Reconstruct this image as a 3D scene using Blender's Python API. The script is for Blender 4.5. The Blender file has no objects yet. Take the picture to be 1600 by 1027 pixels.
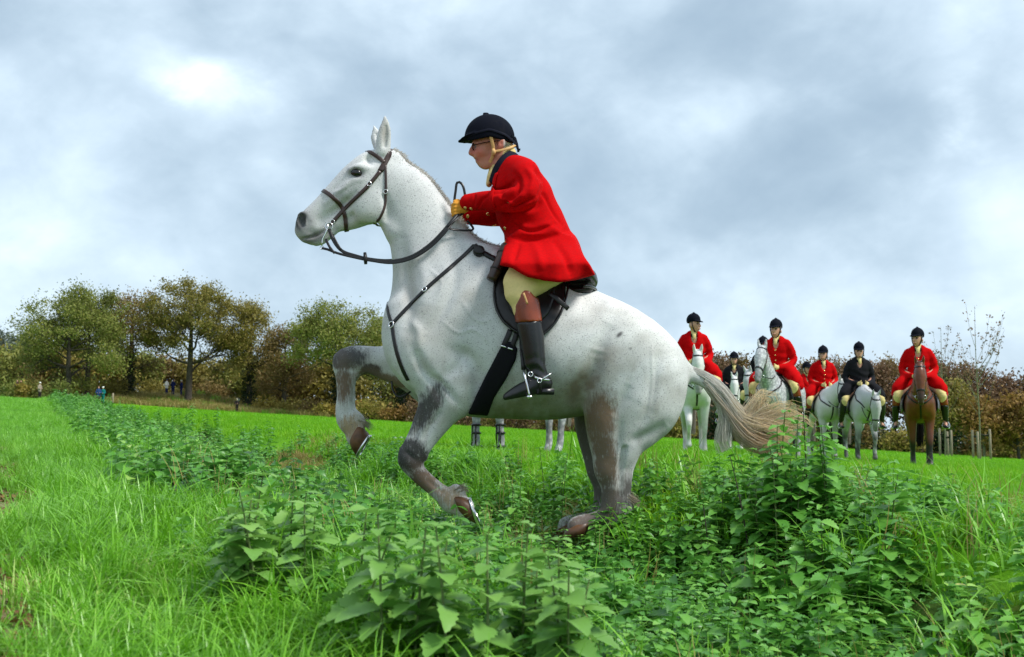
import bpy, math, random
import numpy as np
from mathutils import Vector, Matrix
from mathutils.bvhtree import BVHTree

# ------------------------------------------------------------------ camera, sky, sun, exposure
SC = bpy.context.scene
COL = SC.collection
FPX, CX, CY, HORIZON = 1800.0, 800.0, 513.5, 688.0
CAMZ = 1.0
PITCH = math.atan((HORIZON - CY) / FPX)
cam_data = bpy.data.cameras.new('camera')
cam = bpy.data.objects.new('camera', cam_data)
COL.objects.link(cam)
cam.location = (0, 0, CAMZ)
cam.rotation_euler = (math.pi / 2 + PITCH, 0, 0)
cam_data.sensor_width = 36.0
cam_data.lens = 36.0 * FPX / 1600.0
cam_data.clip_start = 0.1
cam_data.clip_end = 3000
cam_data.dof.use_dof = True
cam_data.dof.focus_distance = 6.2
cam_data.dof.aperture_fstop = 7.1
SC.camera = cam

SUN_EL, SUN_AZ = math.radians(52), math.radians(115)      # azimuth measured from +Y (away from camera) towards +X
world = bpy.data.worlds.new('World')
SC.world = world
world.use_nodes = True
wn, wl = world.node_tree.nodes, world.node_tree.links
wn.clear()
w_out = wn.new('ShaderNodeOutputWorld')
w_bg = wn.new('ShaderNodeBackground')
w_bg.inputs['Strength'].default_value = 0.1
sky = wn.new('ShaderNodeTexSky')
sky.sky_type = 'NISHITA'
sky.sun_disc = False
sky.sun_elevation = SUN_EL
sky.sun_rotation = SUN_AZ
tc = wn.new('ShaderNodeTexCoord')
def wnoise(scale, detail, rough, mapping_scale, rot=0.0, dist=0.0, loc=(0, 0, 0)):
    mp = wn.new('ShaderNodeMapping')
    mp.inputs['Scale'].default_value = mapping_scale
    mp.inputs['Rotation'].default_value = (0, rot, 0)
    mp.inputs['Location'].default_value = loc
    nz = wn.new('ShaderNodeTexNoise')
    nz.inputs['Scale'].default_value = scale
    nz.inputs['Detail'].default_value = detail
    nz.inputs['Roughness'].default_value = rough
    nz.inputs['Distortion'].default_value = dist
    wl.new(tc.outputs['Generated'], mp.inputs['Vector'])
    wl.new(mp.outputs['Vector'], nz.inputs['Vector'])
    return nz
def wmath(op, a, b=None, clamp=False):
    m = wn.new('ShaderNodeMath')
    m.operation = op
    m.use_clamp = clamp
    for k, v in enumerate((a, b)):
        if v is None: continue
        if isinstance(v, (int, float)): m.inputs[k].default_value = v
        else: wl.new(v, m.inputs[k])
    return m.outputs[0]
n_big = wnoise(2.6, 7, 0.50, (1.0, 1.0, 1.5), 0.5, 0.25, (5.606, 6.676, 7.157))
n_mid = wnoise(7.0, 7, 0.50, (1.0, 1.0, 1.5), 0.6, 0.3, (0.3, 1.4, 0.15))
n_fine = wnoise(17.0, 5, 0.55, (1.0, 1.0, 1.4), 0.6, 0.3, (1.3, 3.4, 2.15))
dens = wmath('ADD', wmath('ADD', wmath('MULTIPLY', n_big.outputs['Fac'], 0.62), wmath('MULTIPLY', n_mid.outputs['Fac'], 0.28)),
             wmath('MULTIPLY', n_fine.outputs['Fac'], 0.10))
# Cloud deck: radiance is chosen in the same units as the physically bright sky (strength 0.1)
w_ramp = wn.new('ShaderNodeValToRGB')
cr = w_ramp.color_ramp
cr.interpolation = 'B_SPLINE'
cr.elements[0].position = 0.30; cr.elements[0].color = (0.27, 0.37, 0.47, 1)
cr.elements[1].position = 0.74; cr.elements[1].color = (1.02, 1.08, 1.14, 1)
for pos, c in ((0.42, (0.37, 0.48, 0.58, 1)), (0.50, (0.50, 0.62, 0.725, 1)), (0.57, (0.64, 0.77, 0.87, 1)), (0.64, (0.84, 0.94, 1.0, 1))):
    e = cr.elements.new(pos); e.color = c
# brighter gaps in the cloud, each at its own place in the sky
gap = 0.0
for (gpx, gpy, rad_, amp) in ((250, 85, .026, .045), (300, 120, .026, .045), (355, 152, .026, .05), (415, 188, .024, .045), (20, 125, .06, .06), (30, 420, .10, .06), (1478, 138, .02, .06), (1505, 190, .02, .06), (1545, 345, .04, .04), (1000, 540, .30, .03)):
    yc_ = -(gpy - CY) / FPX
    g_ = np.array(((gpx - CX) / FPX, math.cos(PITCH) - math.sin(PITCH) * yc_, math.sin(PITCH) + math.cos(PITCH) * yc_)); g_ = g_ / np.linalg.norm(g_)
    dt = wn.new('ShaderNodeVectorMath'); dt.operation = 'DISTANCE'
    wp = wn.new('ShaderNodeVectorMath'); wp.operation = 'NORMALIZE'
    wl.new(tc.outputs['Generated'], wp.inputs[0]); wl.new(wp.outputs[0], dt.inputs[0]); dt.inputs[1].default_value = tuple(g_)
    jit = wmath('ADD', dt.outputs['Value'], wmath('MULTIPLY', wmath('SUBTRACT', n_fine.outputs['Fac'] if rad_ < .06 else n_mid.outputs['Fac'], 0.5), rad_ * 5.0))
    fall = wmath('MAXIMUM', wmath('SUBTRACT', 1.0, wmath('DIVIDE', jit, rad_ * 1.6)), 0.0)
    gap = wmath('ADD', gap, wmath('MULTIPLY', wmath('POWER', fall, 1.3), amp))
dens = wmath('ADD', wmath('ADD', wmath('MULTIPLY', wmath('SUBTRACT', dens, 0.5), 1.3), 0.486), gap)
wl.new(dens, w_ramp.inputs['Fac'])
w_scale = wn.new('ShaderNodeVectorMath')
w_scale.operation = 'SCALE'
w_scale.inputs['Scale'].default_value = 4.65
wl.new(w_ramp.outputs['Color'], w_scale.inputs[0])
w_mix = wn.new('ShaderNodeMix')
w_mix.data_type = 'RGBA'
w_mix.inputs['Factor'].default_value = 0.92              # nearly closed cloud cover over the blue sky
w_sky = wn.new('ShaderNodeVectorMath'); w_sky.operation = 'SCALE'; w_sky.inputs['Scale'].default_value = 0.6
wl.new(sky.outputs['Color'], w_sky.inputs[0]); wl.new(w_sky.outputs[0], w_mix.inputs['A'])
wl.new(w_scale.outputs[0], w_mix.inputs['B'])
wl.new(w_mix.outputs['Result'], w_bg.inputs['Color'])
wl.new(w_bg.outputs['Background'], w_out.inputs['Surface'])

sun_data = bpy.data.lights.new('sun', 'SUN')
sun_data.energy = 1.5
sun_data.angle = math.radians(14)
sun_data.color = (1.0, 0.965, 0.91)
sun = bpy.data.objects.new('sun', sun_data)
COL.objects.link(sun)
sd = Vector((math.sin(SUN_AZ) * math.cos(SUN_EL), math.cos(SUN_AZ) * math.cos(SUN_EL), math.sin(SUN_EL)))
sun.rotation_euler = (-sd).to_track_quat('-Z', 'Y').to_euler()

SC.view_settings.view_transform = 'Standard'
SC.view_settings.look = 'None'
SC.view_settings.exposure = 1.55
SC.view_settings.gamma = 1.0
SC.view_settings.use_curve_mapping = False
SC.render.engine = 'CYCLES'
SC.cycles.max_bounces = 6
SC.cycles.diffuse_bounces = 3
SC.cycles.transparent_max_bounces = 6
SC.cycles.use_denoising = True

# ------------------------------------------------------------------ helpers: places
SP, CP = math.sin(PITCH), math.cos(PITCH)
def at(px, py, depth):
    """World point `depth` metres in front of the camera (along +Y) on the sight line of photo pixel (px, py)."""
    xc, yc = (px - CX) / FPX, -(py - CY) / FPX
    yw, zw = CP - SP * yc, SP + CP * yc
    t = depth / yw
    return np.array((xc * t, depth, CAMZ + zw * t))
DH = 6.0                                                  # distance of the middle plane of the leaping horse
def H(px, py, off=0.0):
    return at(px, py, DH + off)
PXM = 1.0 / 300.0                                         # metres per photo pixel at DH

def smooth01(x):
    x = np.clip(x, 0, 1)
    return x * x * (3 - 2 * x)
def vnoise(x, y, seed=0):
    """cheap smooth 2-D value noise, vectorised"""
    x = np.asarray(x, float); y = np.asarray(y, float)
    xi, yi = np.floor(x), np.floor(y)
    fx, fy = x - xi, y - yi
    fx, fy = fx * fx * (3 - 2 * fx), fy * fy * (3 - 2 * fy)
    def h(a, b):
        s = np.sin(a * 127.1 + b * 311.7 + seed * 74.7) * 43758.5453
        return s - np.floor(s)
    return (h(xi, yi) * (1 - fx) * (1 - fy) + h(xi + 1, yi) * fx * (1 - fy) + h(xi, yi + 1) * (1 - fx) * fy + h(xi + 1, yi + 1) * fx * fy)

# strip co-ordinate: s grows from the path (left, near the camera) across the ditch into the field
SDIR = np.array((-0.38, 0.925)); SNRM = np.array((0.925, 0.38)); SOFF = 2.75
def strip_s(x, y):
    return np.asarray(x) * SNRM[0] + np.asarray(y) * SNRM[1] - SOFF
def ground_z(x, y):
    x = np.asarray(x, float); y = np.asarray(y, float)
    far = smooth01((y - 60) / 80)
    z = CAMZ - 0.30 + 0.012 * np.minimum(y, 160) - 0.060 * np.clip(x, -80, 70)
    s = strip_s(x, y)
    wob = (vnoise(x * 0.7, y * 0.7, 3) - 0.5)
    s2 = s + wob * 0.5
    near = 1 - smooth01((y - 30) / 50)
    ditch = smooth01((0.75 - s2) / 1.1) * 0.42 * near          # falls away from the field edge
    rise = smooth01((-1.1 - s2) / 0.9) * 0.20 * near           # and rises a little to the verge
    z = z - ditch + rise
    z = z + 0.07 * near * (vnoise(x * 1.3, y * 1.3, 9) - 0.5) * smooth01((1.2 - s) / 0.8)
    z = z + 0.05 * (vnoise(x * 0.25, y * 0.25, 5) - 0.5)
    # low mound with rough grass under the trees on the left
    z = z + 2.1 * np.exp(-(((x + 41.5) / 10) ** 2 + ((y - 146) / 9) ** 2))
    return z
def ground_at(x, y):
    return float(ground_z(x, y))
def drop(px, depth):
    """point on the ground below photo column px at a depth"""
    x = (px - CX) / FPX * depth / (CP + 0.0)
    return np.array((x, depth, ground_at(x, depth)))

# ------------------------------------------------------------------ helpers: objects
def tag(o, label=None, category=None, group=None, kind=None):
    if label: o['label'] = label
    if category: o['category'] = category
    if group: o['group'] = group
    if kind: o['kind'] = kind
    return o
def empty(name, loc=(0, 0, 0), rz=0.0):
    o = bpy.data.objects.new(name, None)
    o.empty_display_size = 0.1
    COL.objects.link(o)
    o.location = tuple(float(v) for v in loc)
    o.rotation_euler = (0, 0, rz)
    return o
def mesh_np(name, verts, faces, smooth=True):
    """verts (n,3); faces (m,3|4) int array, or list of such arrays"""
    me = bpy.data.meshes.new(name)
    verts = np.ascontiguousarray(verts, dtype=np.float32)
    fl = faces if isinstance(faces, list) else [faces]
    fl = [np.asarray(f, dtype=np.int32) for f in fl if len(f)]
    nl = sum(f.size for f in fl); nf = sum(len(f) for f in fl)
    me.vertices.add(len(verts)); me.loops.add(nl); me.polygons.add(nf)
    me.vertices.foreach_set('co', verts.ravel())
    me.loops.foreach_set('vertex_index', np.concatenate([f.ravel() for f in fl]))
    starts = []; p = 0
    for f in fl:
        starts.append(p + np.arange(len(f), dtype=np.int32) * f.shape[1]); p += f.size
    me.polygons.foreach_set('loop_start', np.concatenate(starts))
    if smooth: me.polygons.foreach_set('use_smooth', np.ones(nf, dtype=bool))
    me.update(calc_edges=True)
    return me
def obj(name, me, mat=None, parent=None, origin=None):
    """link a mesh; world-space vertices are re-based to the parent (an unrotated Empty) or to `origin`"""
    if mat is not None:
        me.materials.clear(); me.materials.append(mat)
    o = bpy.data.objects.new(name, me)
    COL.objects.link(o)
    if parent is not None:
        o.parent = parent
        off = parent.get('_wloc')
        if off is not None:
            me.transform(Matrix.Translation((-off[0], -off[1], -off[2])))
        o['_wloc'] = off if off is not None else (0.0, 0.0, 0.0)
    elif origin is not None:
        me.transform(Matrix.Translation((-origin[0], -origin[1], -origin[2])))
        o.location = tuple(float(v) for v in origin)
        o['_wloc'] = tuple(float(v) for v in origin)
    return o
def root(name, loc):
    """an Empty standing at loc whose parts are given in world co-ordinates"""
    e = empty(name, loc)
    e['_wloc'] = tuple(float(v) for v in loc)
    return e
def set_col(me, cols, name='tint'):
    a = me.color_attributes.new(name, 'FLOAT_COLOR', 'POINT')
    c = np.ones((len(me.vertices), 4), np.float32)
    c[:, :3] = cols
    a.data.foreach_set('color', c.ravel())
class MB:
    """collects shapes into one mesh"""
    def __init__(self): self.v = []; self.q = []; self.t = []; self.n = 0
    def add(self, v, q=None, t=None):
        v = np.asarray(v, float)
        if q is not None and len(q): self.q.append(np.asarray(q, int) + self.n)
        if t is not None and len(t): self.t.append(np.asarray(t, int) + self.n)
        self.v.append(v); self.n += len(v)
    def mesh(self, name, smooth=True):
        f = []
        if self.q: f.append(np.concatenate(self.q))
        if self.t: f.append(np.concatenate(self.t))
        return mesh_np(name, np.concatenate(self.v), f, smooth)
def frames(pts, up=None):
    pts = np.asarray(pts, float)
    t = np.gradient(pts, axis=0)
    t /= np.linalg.norm(t, axis=1, keepdims=True) + 1e-12
    if up is None:
        up = np.array((0.0, -1.0, 0.0)) if abs(t[:, 1]).max() < 0.9 else np.array((0.0, 0.0, 1.0))
    up = np.broadcast_to(np.asarray(up, float), pts.shape)
    b = np.cross(t, up); b /= np.linalg.norm(b, axis=1, keepdims=True) + 1e-12
    n = np.cross(b, t)
    return t, n, b
def tube(mb, pts, rad, k=8, cap=True, flat=1.0, up=None):
    """round tube along pts; rad scalar or per point; flat scales the section along its normal"""
    pts = np.asarray(pts, float); m = len(pts)
    rad = np.broadcast_to(np.asarray(rad, float), (m,))
    t, n, b = frames(pts, up)
    a = np.arange(k) * 2 * math.pi / k
    ring = (np.cos(a)[None, :, None] * b[:, None, :] + flat * np.sin(a)[None, :, None] * n[:, None, :]) * rad[:, None, None]
    v = (pts[:, None, :] + ring).reshape(-1, 3)
    i = np.arange(m - 1)[:, None] * k; j = np.arange(k)[None, :]; j2 = (j + 1) % k
    q = np.stack([i + j, i + j2, i + k + j2, i + k + j], -1).reshape(-1, 4)
    tri = None
    if cap:
        v = np.concatenate([v, pts[:1], pts[-1:]])
        c0, c1 = m * k, m * k + 1
        jj = np.arange(k); jn = (jj + 1) % k
        tri = np.concatenate([np.stack([jn, jj, np.full(k, c0)], -1), np.stack([(m - 1) * k + jj, (m - 1) * k + jn, np.full(k, c1)], -1)])
    mb.add(v, q, tri)
def ribbon(mb, pts, nrm, width, thick, closed=False):
    """leather strap: rounded-box section, broad face along nrm"""
    pts = np.asarray(pts, float); m = len(pts)
    if closed:
        t = np.roll(pts, -1, 0) - np.roll(pts, 1, 0)
    else:
        t = np.gradient(pts, axis=0)
    t /= np.linalg.norm(t, axis=1, keepdims=True) + 1e-12
    nrm = np.asarray(nrm, float)
    nrm = nrm - (nrm * t).sum(1, keepdims=True) * t
    nrm /= np.linalg.norm(nrm, axis=1, keepdims=True) + 1e-12
    b = np.cross(t, nrm)
    w = np.broadcast_to(np.asarray(width, float), (m,))[:, None] / 2
    h = thick / 2
    sec = [(-1, -.5), (-.86, -1), (.86, -1), (1, -.5), (1, .5), (.86, 1), (-.86, 1), (-1, .5)]
    k = len(sec)
    v = np.stack([pts + b * w * s[0] + nrm * h * s[1] for s in sec], 1).reshape(-1, 3)
    mm = m if closed else m - 1
    i = np.arange(mm)[:, None]; j = np.arange(k)[None, :]; j2 = (j + 1) % k
    i2 = (i + 1) % m
    q = np.stack([i * k + j, i * k + j2, i2 * k + j2, i2 * k + j], -1).reshape(-1, 4)
    if not closed:
        q = np.concatenate([q, [[0, 3, 2, 1], [0, 7, 4, 3], [7, 6, 5, 4]], np.array([[0, 1, 2, 3], [0, 3, 4, 7], [7, 4, 5, 6]]) + (m - 1) * k])
    mb.add(v, q)
def catmull(pts, n):
    """resample control rows to n rows along a Catmull-Rom spline"""
    P = np.asarray(pts, float)
    if len(P) == 2:
        u = np.linspace(0, 1, n)[:, None]
        return P[0] * (1 - u) + P[1] * u
    Q = np.vstack([2 * P[0] - P[1], P, 2 * P[-1] - P[-2]])
    L = np.concatenate([[0], np.cumsum(np.linalg.norm(np.diff(P[:, :min(3, P.shape[1])], axis=0), axis=1) + 1e-9)])
    u = np.linspace(0, L[-1], n)
    i = np.clip(np.searchsorted(L, u, side='right') - 1, 0, len(P) - 2)
    t = ((u - L[i]) / (L[i + 1] - L[i]))[:, None]
    p0, p1, p2, p3 = Q[i], Q[i + 1], Q[i + 2], Q[i + 3]
    return 0.5 * (2 * p1 + (p2 - p0) * t + (2 * p0 - 5 * p1 + 4 * p2 - p3) * t * t + (3 * p1 - p0 - 3 * p2 + p3) * t ** 3)
def box(mb, c, s, rz=0.0):
    v = np.array([(x, y, z) for z in (-.5, .5) for y in (-.5, .5) for x in (-.5, .5)]) * np.asarray(s)
    ca, sa = math.cos(rz), math.sin(rz)
    v = np.stack([v[:, 0] * ca - v[:, 1] * sa, v[:, 0] * sa + v[:, 1] * ca, v[:, 2]], 1) + np.asarray(c)
    mb.add(v, [[0, 2, 3, 1], [4, 5, 7, 6], [0, 1, 5, 4], [2, 6, 7, 3], [0, 4, 6, 2], [1, 3, 7, 5]])

# ------------------------------------------------------------------ helpers: bodies as smooth distance fields, meshed by surface nets
def smin(a, b, k):
    if k <= 0: return np.minimum(a, b)
    h = np.maximum(k - np.abs(a - b), 0) / k
    return np.minimum(a, b) - h * h * k * 0.25
def smax(a, b, k):
    return -smin(-a, -b, k)
class Body:
    def __init__(self, lo, hi, h):
        self.lo = np.asarray(lo, float); self.h = h
        n = np.ceil((np.asarray(hi, float) - self.lo) / h).astype(int) + 1
        self.n = n
        self.f = np.full(tuple(n), 0.5, np.float32)
        self.ax = [(self.lo[i] + np.arange(n[i]) * h).astype(np.float32) for i in range(3)]
    def sl(self, lo, hi):
        i0 = np.clip(np.floor((np.asarray(lo) - self.lo) / self.h).astype(int), 0, self.n - 1)
        i1 = np.clip(np.ceil((np.asarray(hi) - self.lo) / self.h).astype(int) + 1, 1, self.n)
        return tuple(slice(int(a), int(b)) for a, b in zip(i0, i1))
    def grid(self, s):
        return self.ax[0][s[0]][:, None, None], self.ax[1][s[1]][None, :, None], self.ax[2][s[2]][None, None, :]
    def put(self, s, d, k, op):
        if op == 'add': self.f[s] = smin(self.f[s], d, k)
        elif op == 'cut': self.f[s] = smax(self.f[s], -d, k)
    def chain(self, nodes, k=0.03, n=None, op='add', wdir=None):
        """nodes: rows (x, y, z, r, w); r is the section radius, w scales the section along wdir (default Y)"""
        N = np.asarray(nodes, float)
        L = np.linalg.norm(np.diff(N[:, :3], axis=0), axis=1).sum()
        n = n or int(np.clip(L / max(self.h * 3, 0.02), 4, 40))
        C = catmull(N, n + 1)
        C[:, 3] = np.maximum(C[:, 3], 0.002); C[:, 4] = np.maximum(C[:, 4], 0.05)
        wd = np.array((0, 1, 0), float) if wdir is None else np.asarray(wdir, float) / np.linalg.norm(wdir)
        R = C[:, 3] * np.maximum(1, C[:, 4])
        pad = k + 3 * self.h
        s = self.sl((C[:, :3] - R[:, None]).min(0) - pad, (C[:, :3] + R[:, None]).max(0) + pad)
        g = self.grid(s)
        shp = self.f[s].shape
        if 0 in shp: return
        d = np.full(shp, 0.5, np.float32)
        base = np.array([q.start for q in s])
        for i in range(n):
            a, b = C[i], C[i + 1]
            rr = max(R[i], R[i + 1]) + pad
            s2 = self.sl(np.minimum(a[:3], b[:3]) - rr, np.maximum(a[:3], b[:3]) + rr)
            s2 = tuple(slice(max(q.start, p.start), min(q.stop, p.stop)) for q, p in zip(s2, s))
            if any(q.stop <= q.start for q in s2): continue
            loc = tuple(slice(q.start - o, q.stop - o) for q, o in zip(s2, base))
            sub = d[loc]
            if sub.size == 0: continue
            X, Y, Z = self.grid(s2)
            ab = (b - a)[:3]; L2 = float(ab @ ab) + 1e-12
            px, py, pz = X - a[0], Y - a[1], Z - a[2]
            t = np.clip((px * ab[0] + py * ab[1] + pz * ab[2]) / L2, 0, 1)
            qx, qy, qz = px - ab[0] * t, py - ab[1] * t, pz - ab[2] * t
            r = a[3] + (b[3] - a[3]) * t
            w = a[4] + (b[4] - a[4]) * t
            u = qx * wd[0] + qy * wd[1] + qz * wd[2]
            q2 = np.maximum(qx * qx + qy * qy + qz * qz - u * u, 0) + (u / w) ** 2
            dd = np.sqrt(q2) - r
            d[loc] = np.minimum(sub, dd * np.minimum(1.0, w * 1.25))
        self.put(s, d, k, op)
    def ball(self, c, r, k=0.02, op='add', rot=0.0):
        """ellipsoid, radii r=(rx, ry, rz), turned by rot about Y"""
        c = np.asarray(c, float); r = np.broadcast_to(np.asarray(r, float), (3,))
        R = r.max() + k + 3 * self.h
        s = self.sl(c - R, c + R)
        X, Y, Z = self.grid(s)
        x, y, z = X - c[0], Y - c[1], Z - c[2]
        ca, sa = math.cos(rot), math.sin(rot)
        u, v = x * ca + z * sa, -x * sa + z * ca
        k0 = np.sqrt((u / r[0]) ** 2 + (y / r[1]) ** 2 + (v / r[2]) ** 2)
        d = (k0 - 1) * r.min() * 1.1
        self.put(s, d.astype(np.float32), k, op)
    def sample(self, P):
        g = (np.asarray(P, float) - self.lo) / self.h
        g = np.clip(g, 0, self.n - 1.001)
        i = g.astype(int); t = g - i
        out = 0
        for dx in (0, 1):
            for dy in (0, 1):
                for dz in (0, 1):
                    wgt = (t[..., 0] if dx else 1 - t[..., 0]) * (t[..., 1] if dy else 1 - t[..., 1]) * (t[..., 2] if dz else 1 - t[..., 2])
                    out = out + wgt * self.f[i[..., 0] + dx, i[..., 1] + dy, i[..., 2] + dz]
        return out
    def pts(self):
        X, Y, Z = np.meshgrid(*self.ax, indexing='ij')
        return np.stack([X, Y, Z], -1)
    def net(self, relax=1):
        f = self.f
        f = f.copy()
        f[0] = f[-1] = 0.5; f[:, 0] = f[:, -1] = 0.5; f[:, :, 0] = f[:, :, -1] = 0.5
        s = (f < 0)
        c = sum(s[a:f.shape[0] - 1 + a, b:f.shape[1] - 1 + b, d:f.shape[2] - 1 + d].astype(np.int8) for a in (0, 1) for b in (0, 1) for d in (0, 1))
        I = np.argwhere((c > 0) & (c < 8))
        idx = np.full(c.shape, -1, np.int32)
        idx[I[:, 0], I[:, 1], I[:, 2]] = np.arange(len(I))
        acc = np.zeros((len(I), 3)); cnt = np.zeros(len(I))
        for ax in range(3):
            for a in (0, 1):
                for b in (0, 1):
                    o0 = [0, 0, 0]; o = [q for q in range(3) if q != ax]
                    o0[o[0]] = a; o0[o[1]] = b
                    o1 = list(o0); o1[ax] = 1
                    f0 = f[I[:, 0] + o0[0], I[:, 1] + o0[1], I[:, 2] + o0[2]]
                    f1 = f[I[:, 0] + o1[0], I[:, 1] + o1[1], I[:, 2] + o1[2]]
                    m = (f0 < 0) != (f1 < 0)
                    t = np.where(m, f0 / np.where(m, f0 - f1, 1), 0)
                    p = np.tile(np.array(o0, float), (len(I), 1)); p[:, ax] += t
                    acc += p * m[:, None]; cnt += m
        V = self.lo + (I + acc / np.maximum(cnt, 1)[:, None]) * self.h
        quads = []
        for ax in range(3):
            o = [q for q in range(3) if q != ax]
            sl0 = [slice(1, -1)] * 3; sl1 = [slice(1, -1)] * 3
            sl0[ax] = slice(0, f.shape[ax] - 1); sl1[ax] = slice(1, f.shape[ax])
            s0, s1 = s[tuple(sl0)], s[tuple(sl1)]
            E = np.argwhere(s0 != s1)
            if not len(E): continue
            inside0 = s0[E[:, 0], E[:, 1], E[:, 2]]
            E = E.copy(); E[:, o[0]] += 1; E[:, o[1]] += 1
            def cid(da, db):
                q = E.copy(); q[:, o[0]] -= da; q[:, o[1]] -= db
                return idx[q[:, 0], q[:, 1], q[:, 2]]
            Q = np.stack([cid(1, 1), cid(0, 1), cid(0, 0), cid(1, 0)], 1)
            flip = inside0 if ax != 1 else ~inside0
            Q[~flip] = Q[~flip][:, ::-1]
            quads.append(Q)
        F = np.concatenate(quads)
        F = F[(F >= 0).all(1)]
        for _ in range(relax):
            a = np.zeros_like(V); n = np.zeros(len(V))
            for i in range(4):
                np.add.at(a, F[:, i], V[F[:, (i + 1) % 4]] + V[F[:, (i + 3) % 4]]); np.add.at(n, F[:, i], 2)
            V = 0.5 * V + 0.5 * a / np.maximum(n, 1)[:, None]
        return V, F
def poly_sdf(px, pz, P):
    """signed distance in a plane to polygon P (n,2); negative inside"""
    P = np.asarray(P, float)
    d = np.full(px.shape, 1e9); ins = np.zeros(px.shape, bool)
    for i in range(len(P)):
        a, b = P[i], P[(i + 1) % len(P)]
        e = b - a
        wx, wz = px - a[0], pz - a[1]
        t = np.clip((wx * e[0] + wz * e[1]) / (e @ e + 1e-12), 0, 1)
        d = np.minimum(d, (wx - e[0] * t) ** 2 + (wz - e[1] * t) ** 2)
        c = ((a[1] > pz) != (b[1] > pz)) & (px < (b[0] - a[0]) * (pz - a[1]) / (b[1] - a[1] + 1e-12) + a[0])
        ins ^= c
    d = np.sqrt(d)
    return np.where(ins, -d, d)

def vnormals(V, F):
    n = np.zeros_like(V)
    fn = np.cross(V[F[:, 2]] - V[F[:, 0]], V[F[:, 3]] - V[F[:, 1]])
    for i in range(4): np.add.at(n, F[:, i], fn)
    return n / (np.linalg.norm(n, axis=1, keepdims=True) + 1e-12)
def to_px(P):
    """photo pixel of world points (a chart of the side of the horse and its rider)"""
    x, y, z = P[:, 0], P[:, 1], P[:, 2] - CAMZ
    fwd = y * CP + z * SP; up = -y * SP + z * CP
    return CX + FPX * x / fwd, CY - FPX * up / fwd
def relief(V, F, lines, both=True):
    """press grooves (depth > 0) or raise ridges (depth < 0) along lines drawn on the side of a body; lines: (points px, half width px, depth m)"""
    u, v = to_px(V); nrm = vnormals(V, F)
    if both:                                             # the same chart for the far side
        W2 = V.copy(); W2[:, 1] = DH - np.abs(V[:, 1] - DH); u, v = to_px(W2)
    side = np.clip(np.abs(nrm[:, 1]) * 1.6, 0, 1)
    if not both: side = np.clip(-nrm[:, 1] * 1.6, 0, 1)
    off = np.zeros(len(V))
    for pts, w, dep in lines:
        P = catmull(np.asarray(pts, float), 14); d = np.full(len(V), 1e9); fade = np.zeros(len(V))
        for i in range(len(P) - 1):
            e = P[i + 1] - P[i]; t = np.clip(((u - P[i, 0]) * e[0] + (v - P[i, 1]) * e[1]) / (e @ e + 1e-9), 0, 1)
            q = np.hypot(u - P[i, 0] - e[0] * t, v - P[i, 1] - e[1] * t); m = q < d
            d = np.where(m, q, d); fade = np.where(m, (i + t) / (len(P) - 1), fade)
        off += dep * np.exp(-(d / w) ** 2) * np.sin(np.clip(fade, .02, .98) * math.pi) ** .5
    return V - nrm * (off * side)[:, None]
ORD = ['leftmost'] + [w + ' from the left' for w in 'second third fourth fifth sixth seventh eighth ninth tenth eleventh twelfth thirteenth fourteenth fifteenth sixteenth seventeenth eighteenth nineteenth twentieth twenty-first twenty-second twenty-third twenty-fourth twenty-fifth twenty-sixth twenty-seventh twenty-eighth twenty-ninth thirtieth thirty-first thirty-second thirty-third thirty-fourth'.split()]
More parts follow.
